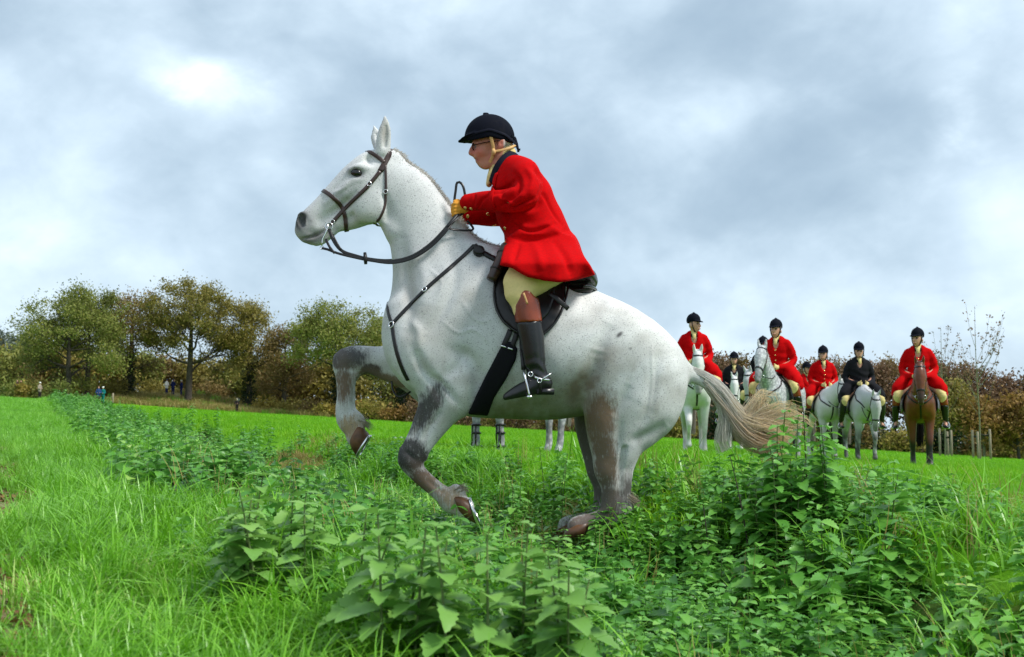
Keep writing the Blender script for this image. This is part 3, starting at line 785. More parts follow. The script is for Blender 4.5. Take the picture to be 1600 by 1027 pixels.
leg(fl * 1., 537, 600, 16, 34, 0, (0.14, 0.085, 0.05), .95)
leg(fl * 1., 580, 578, 16, 10, 10, (0.045, 0.03, 0.025), 1.3)
leg(fl * 1., 600, 596, 50, 14, 12, (0.20, 0.13, 0.08), 1.1)
leg(fl * 1., 552, 670, 26, 24, 0, (0.38, 0.27, 0.16), .9)
hn = near & (hx > 860) & (hy > 600); hf_ = (~near) & (hx > 840) & (hy > 640)
leg(hn * 1., 938, 655, 24, 46, 8, (0.15, 0.095, 0.055), 1.1)
leg(hn * 1., 945, 720, 20, 60, -5, (0.14, 0.09, 0.055), 1.05)
leg(hn * 1., 950, 785, 30, 30, 0, (0.05, 0.045, 0.042), 1.1)
leg(hn * 1., 982, 768, 14, 30, 0, (0.08, 0.075, 0.07), .9)
leg(hf_ * 1., 915, 725, 50, 90, 0, (0.10, 0.085, 0.07), 1.2)
leg(ones, 915, 818, 40, 16, -20, (0.13, 0.09, 0.075), 1.3)
# face: grey muzzle, dark nostril and eye rims, stained lips
c = lerp(c, (0.13, 0.12, 0.125), .95 * spot(hx, hy, 472, 350, 20, 24, 20) * (.6 + .5 * nz))
c = lerp(c, (0.010, 0.009, 0.010), 2.2 * spot(hx, hy, 470, 344.5, 8.0, 13.0, 12))
c = lerp(c, (0.10, 0.095, 0.085), .95 * spot(hx, hy, 488, 372, 24, 10, -20))
c = lerp(c, (0.28, 0.30, 0.12), .45 * spot(hx, hy, 560, 345, 34, 12, -10))
c = lerp(c, (0.04, 0.035, 0.035), 1.2 * spot(hx, hy, 557, 270, 10.5, 6.5, 12))
c = lerp(c, (0.22, 0.22, 0.22), .6 * spot(hx, hy, 556, 271, 17, 11, 12))
c = lerp(c, (0.30, 0.30, 0.31), .6 * spot(hx, hy, 540, 300, 30, 12, -40) * nz)
c = lerp(c, (0.30, 0.27, 0.23), .7 * spot(hx, hy, 601, 205, 8, 22))
c = lerp(c, (0.42, 0.38, 0.33), .5 * spot(hx, hy, 640, 460, 14, 60, 4) * nzs)
c = lerp(c, (0.06, 0.055, 0.055), 1.2 * (spot(hx, hy, 968, 523, 6, 3, -40) + .7 * spot(hx, hy, 985, 545, 3, 1.5)) * (hy < 620))
HORSE_BASE = drop(930, DH)
horse = root('horse', HORSE_BASE)
tag(horse, 'large flea-bitten grey horse leaping in the foreground with both forelegs off the ground', 'horse')
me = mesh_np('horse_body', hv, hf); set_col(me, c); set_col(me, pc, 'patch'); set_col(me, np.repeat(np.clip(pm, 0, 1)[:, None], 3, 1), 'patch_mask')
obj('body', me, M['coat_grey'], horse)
# eyes
for s in (-1, 1):
    E = Body(H(558, 269, s * .085) - .04, H(558, 269, s * .085) + .04, 0.004)
    E.ball(H(557, 270.5, s * .0775), (9.5 * PXM, .021, 6.4 * PXM), 0, rot=-0.2)
    obj('eye', mesh_np('horse_eye', *E.net()), M['eye'], horse)
# hooves: horn wall from the coronet to a shod sole
def hoof(cor, sole, rc, rs, side, off, name='hoof', shoe=True):
    """cor, sole: (px,py) centres; side: unit pixel vector along the sole in the side view; rc, rs half lengths px"""
    a, b = H(*cor, off), H(*sole, off)
    sv = H(cor[0] + side[0], cor[1] + side[1], off) - a; sv /= np.linalg.norm(sv)
    axis = (b - a) / np.linalg.norm(b - a)
    mb = MB(); k = 20; ang = np.arange(k) * 2 * math.pi / k
    rows = []
    prof = [(-.15, .86), (0.0, 1.0), (.3, 1.06), (1.0, 1.0), (1.0, .8), (.93, .4)]
    for u, sc in prof:
        cpt = a + (b - a) * u
        r = (rc + (rs - rc) * max(u, 0)) * PXM * sc
        wy = 0.88 + 0.0 * ang
        heel = np.where(np.cos(ang) < 0, 1 - .18 * np.cos(ang) ** 2, 1)
        rows.append(cpt + sv * (np.cos(ang) * r * heel)[:, None] + np.array((0, 1., 0)) * (np.sin(ang) * r * wy)[:, None])
    v = np.concatenate(rows); m = len(prof)
    i = np.arange(m - 1)[:, None] * k; j = np.arange(k)[None]; j2 = (j + 1) % k
    mb.add(v, np.stack([i + j, i + j2, i + k + j2, i + k + j], -1).reshape(-1, 4))
    o = obj(name, mb.mesh('hoof'), M['hoof'], horse)
    if shoe:
        mb = MB(); sa = np.linspace(-2.5, 2.5, 26); r = rs * PXM
        p = b + axis * 0.006 + sv * (np.cos(sa) * r * .9)[:, None] + np.array((0, 1., 0)) * (np.sin(sa) * r * .8)[:, None]
        ribbon(mb, p, np.tile(axis, (26, 1)), 0.022, 0.010)
        obj('horseshoe', mb.mesh('shoe'), M['steel'], o)
hoof((717, 789), (738, 797), 18.5, 24, (.36, .93), -.16)
hoof((556, 679), (568, 694), 18.5, 22.5, (-.50, .87), .16)
hoof((907, 821), (898, 838), 17, 21, (-1, .12), -.17, shoe=False)
hoof((892, 820), (883, 836), 17, 21, (-1, .12), .17, shoe=False)
# long hair behind the fetlocks
rng = np.random.default_rng(3)
for (fx, fy, fo, dx_, dy_) in ((563, 658, .16, 1.0, .35), (716, 767, -.16, .9, -.45), (985, 780, -.17, .9, .5)):
    mb = MB(); tcol = []
    for i in range(90):
        p = H(fx + rng.normal(0, 2.5), fy + rng.normal(0, 4), fo + rng.normal(0, .014)); L = rng.uniform(8, 17) * PXM
        d = np.array((dx_ + rng.normal(0, .2), rng.normal(0, .25), -dy_ + rng.normal(0, .2)))
        n0 = mb.n; tube(mb, np.array([p - d * .01, p + d * L * .6, p + d * L + np.array((0, 0, -.35 * L))]), [.0016, .0013, .0004], 3, False)
        g = rng.uniform(.35, .7); tcol += [(g, g * .9, g * .72)] * (mb.n - n0)
    me = mb.mesh('fetlock_hair'); set_col(me, np.array(tcol)); obj('fetlock_hair', me, M['tail'], horse)
# hogged mane: short upright tufts along the crest
rng = np.random.default_rng(4)
crest = catmull([H(613, 233), H(640, 249), H(665, 275), H(690, 305), H(712, 334), H(732, 357), H(752, 377), H(782, 392)], 240)
def surf_up(p):
    r = HORSE_BVH.ray_cast(Vector((p[0], p[1], p[2] + .5)), Vector((0, 0, -1)), 1.0)
    return np.array(r[0]) if r[0] is not None else np.array(p)
mb = MB(); tcol = []
for i in range(2200):
    u = rng.integers(0, 239); p = crest[u] + np.array((0, rng.normal(0, .012), 0))
    p = surf_up(p) - np.array((0, 0, .006))
    tg = crest[u + 1] - crest[u]; tg /= np.linalg.norm(tg)
    nrm = np.array((-tg[2], 0, tg[0])); nrm *= np.sign(nrm[2])
    L = rng.uniform(.010, .027) * (1.5 if rng.random() < .05 else 1)
    d = nrm + tg * rng.normal(.25, .35) + np.array((0, rng.normal(0, .3), 0)); d /= np.linalg.norm(d)
    pts = np.array([p, p + d * L * .5, p + d * L + tg * L * rng.normal(.1, .15)])
    n0 = mb.n; tube(mb, pts, [.0018, .0014, .0004], 3, False)
    tcol += [(lambda g: (g, g * .97, g * .92))(rng.uniform(.70, .92))] * (mb.n - n0)
me = mb.mesh('mane'); set_col(me, np.array(tcol)); obj('mane', me, M['tail'], horse)
# tail: swept back hair, in locks
mb = MB(); tcol = []
core = np.array([H(1062, 578), H(1090, 594), H(1118, 612), H(1140, 640), H(1160, 662), H(1195, 680), H(1235, 695)])
def lock(path, n, spread0, spread1, rad, c0, c1, seg=12, jit=0.02, curl=0.0):
    path = catmull(path, seg)
    t, nn, bb = frames(path)
    for _ in range(n):
        a = rng.uniform(0, 2 * math.pi); q = math.sqrt(rng.random())
        sp = (spread0 + (spread1 - spread0) * np.linspace(0, 1, seg) ** 1.2) * q
        ph = rng.uniform(0, 6.28); u = np.linspace(0, 1, seg)
        wob = jit * u[:, None] * (np.sin(u * rng.uniform(3, 7) + ph)[:, None] * nn + np.cos(u * rng.uniform(2, 6) + ph)[:, None] * bb)
        L = int(seg * rng.uniform(.72, 1.0))
        pts = path + (math.cos(a) * nn + math.sin(a) * bb * .8) * sp[:, None] + wob
        pts = pts[:max(4, L)]
        n0 = mb.n
        tube(mb, pts, np.linspace(rad, rad * .3, len(pts)), 3, False)
        w = np.clip(np.repeat(np.linspace(0, len(pts) / seg, len(pts)), 3) + rng.normal(0, .12), 0, 1)[:, None]
        tcol.append((np.array(c0) * (1 - w) + np.array(c1) * w) * rng.uniform(.75, 1.12))
WH, BL, RB = (0.95, 0.92, 0.85), (0.92, 0.76, 0.50), (0.90, 0.66, 0.42)
lock([H(1062, 572, 0), H(1095, 586), H(1122, 606), H(1142, 636), H(1160, 668)], 900, .024, .062, .0021, (.88, .87, .84), WH, jit=.012)
lock([H(1085, 586), H(1116, 610), H(1134, 650), H(1130, 690), H(1142, 715)], 420, .022, .055, .0018, WH, WH, jit=.02)
lock([H(1100, 594), H(1132, 622), H(1160, 656), H(1205, 672), H(1245, 700)], 800, .034, .085, .0019, WH, BL, jit=.03)
lock([H(1105, 600), H(1137, 640), H(1168, 680), H(1205, 700), H(1228, 728)], 800, .034, .09, .0019, WH, RB, jit=.03)
lock([H(1115, 612), H(1142, 655), H(1172, 655), H(1186, 628), H(1182, 595)], 90, .02, .03, .002, WH, BL, jit=.03)
lock([H(1118, 618), H(1150, 655), H(1195, 648), H(1230, 640), H(1262, 655)], 130, .025, .05, .002, WH, BL, jit=.035)
lock([H(1118, 618), H(1155, 652), H(1182, 632), H(1200, 622), H(1208, 650)], 110, .03, .05, .002, WH, BL, jit=.04)
lock([H(1130, 640), H(1170, 668), H(1215, 655), H(1250, 658), H(1275, 682)], 110, .03, .05, .002, WH, BL, jit=.04)
me = mb.mesh('tail'); set_col(me, np.concatenate(tcol)); obj('tail', me, M['tail'], horse)
# ------------------------------------------------------------------ tack of the leaping horse
CAMP = Vector((0, 0, CAMZ))
def hit(px, py, bvh=HORSE_BVH):
    d = Vector(at(px, py, DH)) - CAMP
    d.normalize()
    r = bvh.ray_cast(CAMP, d, 12.0)
    if r[0] is None:
        r = bvh.find_nearest(Vector(at(px, py, DH)), 2.0)
    return np.array(r[0]), np.array(r[1])
def smooth_rows(a, it=2):
    for _ in range(it):
        b = a.copy(); b[1:-1] = (a[:-2] + 2 * a[1:-1] + a[2:]) / 4; a = b
    return a
def on_horse(pts, n=None, lift=0.004):
    P = catmull(np.asarray(pts, float), n or max(6, int(np.linalg.norm(np.diff(np.asarray(pts, float), axis=0), axis=1).sum() / 3)))
    L = [hit(*p) for p in P]
    nn = smooth_rows(np.array([l[1] for l in L]), 2); nn /= np.linalg.norm(nn, axis=1, keepdims=True)
    return smooth_rows(np.array([l[0] for l in L]), 1) + nn * lift, nn
MIR = np.array((1, -1, 1.0)); MIRO = np.array((0, 2 * DH, 0))
def strap(name, parent, pts, width, mat, thick=0.006, far=True, near=True, lift=0.004, n=None, joined=False):
    p, q = on_horse(pts, n, lift)
    mb = MB()
    if joined:                                          # over the top, near side to far side
        pp = np.concatenate([p[::-1], p * MIR + MIRO]); qq = np.concatenate([q[::-1], q * MIR])
        pp = smooth_rows(pp, 2)
        ribbon(mb, pp, qq, width, thick)
    else:
        ribbon(mb, p, q, width, thick)
        if far:
            m2 = MB(); ribbon(m2, p * MIR + MIRO, q * MIR, width, thick); obj(name, m2.mesh(name), mat, parent)
    return obj(name, mb.mesh(name), mat, parent)
def ring(mb, c, r, rad, axis=(0, 1, 0), n=18, sx=1.0):
    a = np.linspace(0, 2 * math.pi, n + 1)
    axis = np.asarray(axis, float); axis /= np.linalg.norm(axis)
    u = np.cross(axis, (0, 0, 1.0)); u /= np.linalg.norm(u); v = np.cross(axis, u)
    tube(mb, np.asarray(c) + u * (np.cos(a) * r * sx)[:, None] + v * (np.sin(a) * r)[:, None], rad, 6, False, up=axis)
bridle = root('bridle', H(530, 330))
tag(bridle, 'brown leather double bridle with noseband on the head of the leaping grey horse', 'bridle')
strap('headpiece', bridle, [(612, 231), (606, 246), (594, 268)], .028, M['leather_brown'], joined=True)
strap('cheekpiece', bridle, [(594, 268), (575, 291), (552, 314), (536, 330), (524, 343), (516, 351)], [.025] * 1 and .020, M['leather_brown'], thick=.008)
strap('browband', bridle, [(573, 236), (587, 243), (601, 255)], .020, M['leather_brown'], thick=.007, joined=False)
strap('noseband', bridle, [(503, 297), (513, 303), (525, 313), (535, 325), (540, 343), (541, 361)], .021, M['leather_brown'], thick=.008)
strap('throat_lash', bridle, [(602, 258), (603, 290), (601, 320), (594, 340), (585, 349)], .013, M['leather_brown'], thick=.006)
for (x, y) in ((577, 288), (520, 347), (603, 300)):
    p, q = hit(x, y); mb = MB(); ring(mb, p + q * .008, .011, .0022, q, 12); obj('buckle', mb.mesh('buckle'), M['steel'], bridle)
bit = MB()
for s in (-1, 1):
    ring(bit, H(514, 354, s * .062), .020, .003)
    tube(bit, catmull([H(512, 350, s * .066), H(510, 362, s * .068), H(504, 374, s * .068), H(503, 384, s * .066)], 8), .0035, 6)
    ring(bit, H(503, 387, s * .066), .009, .0022)
tube(bit, [H(510, 362, -.066), H(510, 362, .066)], .006, 6)
o_bit = obj('bit', bit.mesh('bit'), M['steel'], bridle)
mb = MB(); tube(mb, catmull([H(512, 352, -.06), H(517, 366, -.04), H(520, 372, 0), H(517, 366, .04), H(512, 352, .06)], 20), .004, 5); obj('curb_chain', mb.mesh('curb_chain'), M['steel'], o_bit)
def free_strap(name, parent, rows, width, mat, thick=0.005, n=30, up=(0, -1, 0.25)):
    p = catmull(np.array([H(*r) for r in rows]), n)
    mb = MB(); ribbon(mb, p, np.tile(np.asarray(up, float), (n, 1)), width, thick)
    return obj(name, mb.mesh(name), mat, parent)
reins = root('reins', H(610, 405))
tag(reins, 'dark leather reins looping from the bit of the leaping horse to its rider', 'reins')
L = M['leather']
free_strap('rein', reins, [(514, 358, -.07), (521, 376, -.085), (534, 392, -.10), (556, 400, -.115), (585, 407, -.125), (615, 408, -.14), (645, 400, -.155), (672, 382, -.165), (692, 362, -.165), (707, 344, -.13), (720, 328, -.09)], .017, L, n=48)
free_strap('rein', reins, [(503, 388, -.068), (512, 390, -.085), (528, 396, -.10), (552, 402, -.12), (580, 407.5, -.13), (613, 411, -.145), (645, 403.5, -.16), (673, 386, -.17), (694, 365, -.17), (704, 352, -.15), (721, 332, -.09)], .013, L, n=48)
free_strap('rein', reins, [(514, 358, .07), (521, 376, .085), (540, 396, .10), (572, 404, .12), (610, 407, .14), (645, 398, .155), (690, 362, .14), (716, 338, .08)], .016, L, n=40)
free_strap('rein', reins, [(722, 336, -.09), (727, 318, -.10), (725, 296, -.10), (720, 286, -.095), (714, 286, -.09), (712, 298, -.09), (710, 316, -.09), (713, 332, -.09)], .013, L, n=30, up=(0.2, -1, 0))
free_strap('rein', reins, [(722, 334, -.10), (711, 344, -.14), (699, 354, -.16), (704, 358, -.14), (720, 360, -.12), (736, 360, -.095), (739, 356, -.07), (730, 345, -.06)], .012, L, n=30, up=(0, -1, .6))
for row in ([(519, 366, -.075), (526, 380, -.09), (533, 391, -.1)], [(509, 374, -.072), (515, 386, -.09), (523, 396, -.098)]):
    free_strap('coupling_strap', reins, row, .013, L, n=8)
mb = MB(); tube(mb, [H(570, 395, -.125), H(571, 404, -.13), H(571.5, 413, -.13)], [.008, .011, .008], 8); obj('rein_stop', mb.mesh('rein_stop'), L, reins)

breast = root('breastplate', H(612, 508))
tag(breast, 'black leather breastplate strapped round the chest of the leaping grey horse', 'harness')
strap('shoulder_strap', breast, [(741, 384), (726, 399), (700, 422), (668, 450), (640, 478), (622, 497), (613, 507)], .020, L, thick=.007)
strap('chest_strap', breast, [(613, 507), (608, 492), (604.5, 474)], .018, L, joined=False)
strap('lower_strap', breast, [(613, 507), (616, 530), (622, 556), (630, 578), (638, 594)], .022, L, far=False)
for (x, y, r) in ((613, 508, .016), (664, 453, .012)):
    p, q = hit(x, y); mb = MB(); ring(mb, p + q * .009, r, .003, q, 14); obj('ring', mb.mesh('ring'), M['steel'], breast)
free_strap('loop_strap', breast, [(612, 596, 0), (614, 610, -.02), (622, 620, -.03), (636, 616, -.03), (648, 606, 0)], .010, L, n=14)
# strap with pouch in front of the withers, and the brown leather case at the saddle
strap('withers_strap', breast, [(741, 384), (752, 394), (766, 402), (778, 408)], .030, L, thick=.012, far=True)
p, q = hit(748, 395)
mb = MB()
for k_, (r, d) in enumerate(((.026, .012), (.026, .028), (.018, .034))):
    pass
t_ = np.linspace(0, 1, 6)
tube(mb, p + q * np.array([.004, .022, .030, .032])[:, None], [.030, .030, .026, .012], 14); obj('leather_knob', mb.mesh('leather_knob'), L, breast)
case = root('leather_case', H(778, 415, -.24))
tag(case, 'narrow brown leather case hanging beside the front of the saddle', 'case')
mb = MB(); cp = [H(791, 386, -.20), H(784, 402, -.235), H(776, 420, -.26), H(767, 438, -.275)]
tube(mb, catmull(cp, 14), np.array([.030] * 3 + [.029] * 8 + [.025, .027, .025]), 14); obj('tube_body', mb.mesh('case_body'), M['leather_brown'], case)
for u in (3, 9):
    a, b = catmull(cp, 14)[u], catmull(cp, 14)[u + 1]
    mb = MB(); tube(mb, [a, a + (b - a) * .5], .0325, 14); obj('band', mb.mesh('case_band'), L, case)

# saddle: flaps and girth are shells over the horse's own surface
saddle = root('saddle', H(840, 440))
tag(saddle, 'black leather saddle with girth and stirrups on the leaping grey horse', 'saddle')
def shell(poly_px, thick, h=0.008, k=0.012, ymin=0.03, bev=None):
    P = np.array([H(*p)[[0, 2]] for p in poly_px])
    # the polygon is meant for the near flank: scale its chart to that depth
    B = Body((P[:, 0].min() - .08, DH - .42, P[:, 1].min() - .08), (P[:, 0].max() + .08, DH + .42, P[:, 1].max() + .08), h)
    G = B.pts()
    d = HB.sample(G) - thick
    dep = (G[..., 1] - 0.0)
    dep = DH - np.abs(dep - DH)                          # same chart on both flanks
    u = G[..., 0] * DH / dep; v = CAMZ + (G[..., 2] - CAMZ) * DH / dep
    d2 = poly_sdf(u, v, P) * (dep / DH)
    f = smax(d, d2, k)
    f = np.maximum(f, -(HB.sample(G) + 0.03))
    f = np.maximum(f, ymin - np.abs(G[..., 1] - DH))
    B.f = f.astype(np.float32)
    return B.net(1)
flap = [(786, 402), (777, 425), (772, 452), (774, 478), (784, 500), (803, 517), (830, 527), (848, 524), (866, 508), (878, 486), (884, 462), (884, 440), (850, 425), (815, 405)]
obj('saddle_flap', mesh_np('saddle_flap', *shell(flap, .026)), L, saddle)
inner = [(800, 412), (792, 450), (796, 485), (815, 508), (842, 506), (858, 490), (866, 466), (868, 440), (840, 424)]
obj('upper_flap', mesh_np('upper_flap', *shell(inner, .040)), L, saddle)
mb = MB(); pg = np.array(flap + flap[:1], float)
p, q = on_horse(pg[:13], 90, .024); tube(mb, p, .006, 6); obj('piping', mb.mesh('piping'), M['boot'], saddle)
girth = [(786, 536), (800, 533), (809, 545), (806, 562), (790, 594), (772, 622), (762, 650), (731, 648), (744, 618), (760, 585)]
obj('girth', mesh_np('girth', *shell(girth, .017, ymin=0)), M['black_wool'], saddle)
strap('girth_strap', saddle, [(798, 516), (793, 528), (787, 541)], .026, L, lift=.010)
strap('girth_strap', saddle, [(808, 520), (804, 532), (799, 546)], .026, L, lift=.010)
for x, y in ((788, 541), (799, 545)):
    p, q = hit(x, y); mb = MB(); ribbon(mb, np.array([p + q * .022 + np.array((d, 0, -d * .35)) for d in np.linspace(-.014, .014, 4)]), np.tile(q, (4, 1)), .007, .004); obj('girth_buckle', mb.mesh('girth_buckle'), M['steel'], saddle)
SB = Body((H(770, 500)[0], DH - .3, H(800, 480)[2]), (H(945, 500)[0], DH + .3, H(800, 375)[2]), 0.008)
SB.chain([N(788, 402, 0, 15, .075), N(806, 412, 0, 15, .10), N(832, 424, 0, 15, .13), N(862, 431, 0, 16, .165), N(893, 437, 0, 18, .195), N(915, 437, 0, 17, .185), N(922, 441, 0, 12, .15)], 0.02)
SB.chain([N(880, 452, -.10, 10, .06), N(900, 456, -.11, 10, .065), N(918, 452, -.11, 9, .06)], 0.01)
SB.chain([N(880, 452, .10, 10, .06), N(900, 456, .11, 10, .065), N(918, 452, .11, 9, .06)], 0.01)
obj('seat', mesh_np('saddle_seat', *SB.net()), L, saddle)
mb = MB(); a_ = np.linspace(-1.5, 1.5, 24)
cant = np.stack([H(905, 456)[0] + np.cos(a_) * .085, DH + np.sin(a_) * .205, np.full(24, H(905, 455)[2])], 1)
tube(mb, cant, .009, 6); obj('cantle_edge', mb.mesh('cantle_edge'), M['boot'], saddle)
mb = MB(); SBV = BVHTree.FromPolygons(*(lambda r: (r[0].tolist(), r[1].tolist()))(shell(flap, .026, .016)))
free_strap('strap_end', saddle, [(858, 457, -.335), (868, 465, -.34), (878, 474, -.335), (888, 483, -.325)], .024, L, n=8)
# stirrups: leather, iron with two branches and tread
def stirrup(s):
    k = abs(s) / s
    near_ = s < 0
    free_strap('stirrup_leather', saddle, [(813, 500, s * .33), (815, 540, s * .345), (817, 562, s * .35), (818, 578, s * .36)], .022, L, n=10)
    mb = MB()
    top = H(818, 578, s * .36)
    for dy in (-.055, .055):
        foot_ = H(827, 620, s * .36) + np.array((0, dy, 0))
        mid = H(822, 597, s * .36) + np.array((0, dy, 0))
        tube(mb, catmull([top + np.array((0, dy * .15, 0)), top + np.array((0.003, dy * .75, -.025)), mid, foot_], 12), .0055, 8)
    a, b = H(827, 621, s * .36) + np.array((0, -.06, 0)), H(827, 621, s * .36) + np.array((0, .06, 0))
    tube(mb, [a, (a + b) / 2, b], [.014, .014, .014], 8, flat=.6)
    obj('stirrup_iron', mb.mesh('stirrup_iron'), M['steel'], saddle)
stirrup(-1.0)
stirrup(1.0)
# ------------------------------------------------------------------ the rider in the red coat
rider = root('person', H(860, 420))
tag(rider, 'person in red coat, black helmet and glasses leaning forward on the leaping grey horse', 'person')
def bodybox(pts, pad, h):
    P = np.array([H(*p) for p in pts])
    return Body(P.min(0) - pad, P.max(0) + pad, h)
# --- body: head with face, neck, and the slim figure under the clothes
HD = bodybox([(720, 180, -.38), (930, 640, -.38), (720, 180, .38), (700, 640, .38)], .03, 0.0052)
HD.ball(H(770, 216, 0), (.098, .078, .10), 0.01)                                     # skull
HD.chain([N(760, 226, 0, 21, .062), N(758, 240, 0, 19, .056), N(759, 252, 0, 12, .04)], 0.02)   # face and chin
HD.ball(H(754.5, 256.5, 0), (.022, .026, .018), 0.02)
for s in (-1, 1):
    HD.chain([N(778, 236, s * .048, 8, .016), N(770, 250, s * .042, 8, .014), N(760, 257, s * .024, 7, .014)], 0.02)   # jaw
    HD.ball(H(752, 237, s * .040), (.022, .016, .02), 0.02)                          # cheek
    HD.ball(H(742.5, 228.5, s * .030), (.014, .017, .010), 0.008, 'cut')             # eye socket
    HD.ball(H(745.0, 229, s * .030), (.012, .012, .011), 0.004)                      # eye
    HD.chain([N(741, 223.5, s * .012, 3, .012), N(742, 222.5, s * .03, 3, .012), N(748, 224, s * .046, 3, .01)], 0.01)   # brow
    HD.chain([N(783, 219, s * .077, 6, .008), N(784, 225, s * .08, 6, .008), N(781, 231, s * .076, 4, .007)], 0.006)     # ear
    HD.ball(H(783, 224, s * .090), (.008, .008, .012), 0.004, 'cut')
HD.chain([N(741.5, 225, 0, 3.5, .010), N(738.5, 232, 0, 3.6, .011), N(735.8, 238.2, 0, 4.6, .014), N(741, 241.8, 0, 4, .017)], 0.008)   # nose
HD.chain([N(746, 247, -.018, 2.4, .012), N(744, 246.6, 0, 2.6, .012), N(746, 247, .018, 2.4, .012)], 0.010)
HD.chain([N(747.5, 252, -.016, 2.4, .01), N(746, 252, 0, 2.6, .012), N(747.5, 252, .016, 2.4, .01)], 0.010)
HD.chain([N(744, 249.6, -.022, .6, .01), N(742.5, 249.4, 0, .6, .01), N(744, 249.6, .022, .6, .01)], 0.003, op='cut')
HD.chain([N(780, 238, 0, 17, .054), N(787, 252, 0, 15, .055), N(800, 275, 0, 30, .13), N(820, 315, 0, 36, .15), N(845, 370, 0, 36, .14), N(866, 405, 0, 34, .15)], 0.03)
for s in (-1, 1):
    wr = (731, 315) if s < 0 else (734, 338); el = (816, 309) if s < 0 else (800, 330)
    HD.chain([N(812, 268, s * .16, 14), N(824, 285, s * .225, 12), N(*el, s * .275, 11), N((el[0] + wr[0]) / 2 + 8, (el[1] + wr[1]) / 2 + 2, s * .21, 9), N(wr[0] + 6, wr[1] + 2, s * .10, 7), N(wr[0] - 7, wr[1] + 6, s * .087, 6)], 0.02)
    HD.chain([N(862, 414, s * .13, 24), N(826, 430, s * .28, 21), N(812, 456, s * .345, 15), N(824, 505, s * .36, 14), N(834, 560, s * .36, 9), N(842, 598, s * .36, 8), N(815, 613, s * .36, 6), N(797, 620, s * .36, 4)], 0.02)
v, f = HD.net(0)
bx, by = to_px(v)
cc = np.tile(np.array((0.46, 0.185, 0.12)), (len(v), 1))
cc = lerp(cc, (0.52, 0.13, 0.09), .7 * spot(bx, by, 748, 238, 9, 8) + .7 * spot(bx, by, 738, 237, 6, 6) + .6 * spot(bx, by, 783, 225, 8, 10) + .5 * spot(bx, by, 770, 245, 10, 8))
cc = lerp(cc, (0.33, 0.07, 0.06), .9 * spot(bx, by, 743, 249.5, 6, 3.0))
cc = lerp(cc, (0.55, 0.28, 0.20), .5 * spot(bx, by, 757, 258, 10, 6))
eyeball = (np.abs(np.abs(v[:, 1] - DH) - .030) < .012) & (spot(bx, by, 742.5, 229, 4, 4) > .5)
cc = lerp(cc, (0.10, 0.07, 0.05), eyeball * .85)
cc = lerp(cc, (0.36, 0.34, 0.32), 1.1 * spot(bx, by, 794, 226, 9, 12) * (bx > 786))
me = mesh_np('rider_body', v, f); set_col(me, cc)
obj('body', me, M['skin'], rider)
# --- hair at the back of the head
hb = bodybox([(775, 205, -.1), (812, 245, .1)], .02, .006)
hb.ball(H(781, 220, 0), (.072, .080, .066), 0.0)
G = hb.pts(); u, w_ = to_px(G.reshape(-1, 3)); u = u.reshape(hb.f.shape); w_ = w_.reshape(hb.f.shape)
hb.f = np.maximum(hb.f, np.maximum((788 - u) * PXM, (w_ - 236) * PXM)).astype(np.float32)
obj('hair', mesh_np('hair', *hb.net()), M['grey_hair'], rider)
# --- glasses
gl = MB()
for s in (-1, 1):
    a = np.linspace(0, 2 * math.pi, 19)
    c0 = H(739.5, 229.5, s * .030)
    tube(gl, c0 + np.stack([np.abs(np.sin(a * .5)) * 0 + .002 * np.cos(a), np.cos(a) * .022, np.sin(a) * .016], 1), .0034, 5, False, up=(1, 0, 0))
    tube(gl, catmull([H(740, 227, s * .052), H(752, 224, s * .070), H(768, 221, s * .082), H(781, 220, s * .086)], 10), .0024, 5)
tube(gl, [H(739.5, 228.5, -.008), H(738.5, 228, 0), H(739.5, 228.5, .008)], .0016, 5)
obj('glasses', gl.mesh('glasses'), M['velvet'], rider)
# --- helmet with peak, button, ribbon and chin strap
hm = bodybox([(712, 170, -.14), (815, 240, .14)], .02, .006)
hm.ball(H(765, 216, 0), (.1340, .106, .128), 0.0, rot=-0.06)
G = hm.pts(); u, w_ = to_px(G.reshape(-1, 3)); u = u.reshape(hm.f.shape); w_ = w_.reshape(hm.f.shape)
rim = np.interp(u, [720, 738, 766, 790, 808], [221.5, 219.5, 214.5, 221, 232])
hm.f = smax(hm.f, (w_ - rim).astype(np.float32) * PXM, .008)
hm.f = np.maximum(hm.f, -(np.sqrt(((G[..., 0] - H(768, 219)[0]) / .118) ** 2 + ((G[..., 1] - DH) / .092) ** 2 + ((G[..., 2] - H(768, 219)[2]) / .112) ** 2) - 1) * .09).astype(np.float32)
hm.chain([N(717, 221.5, 0, 2.0, .016), N(722, 219.8, 0, 2.4, .052), N(730, 217.5, 0, 3.0, .082), N(742, 215, 0, 3.2, .098)], 0.012)
hm.ball(H(759, 178, 0), (.017, .017, .010), .006)
helmet = obj('helmet', mesh_np('helmet', *hm.net()), M['velvet'], rider)
mb = MB(); a = np.linspace(0, 2 * math.pi, 60)
e = np.array([(H(*((765 + 41.5 * math.cos(t)), np.interp(765 + 41.5 * math.cos(t), [720, 738, 766, 790, 808], [219.5, 217.5, 212.5, 219, 230])))[0], DH + .1075 * math.sin(t), H(765 + 41.5 * math.cos(t), np.interp(765 + 41.5 * math.cos(t), [720, 738, 766, 790, 808], [219.0, 216.5, 211.0, 217.5, 228.5]))[2]) for t in a])
ribbon(mb, e, np.stack([np.cos(a), np.sin(a), 0 * a], 1), .014, .004); obj('helmet_band', mb.mesh('helmet_band'), M['navy'], helmet)
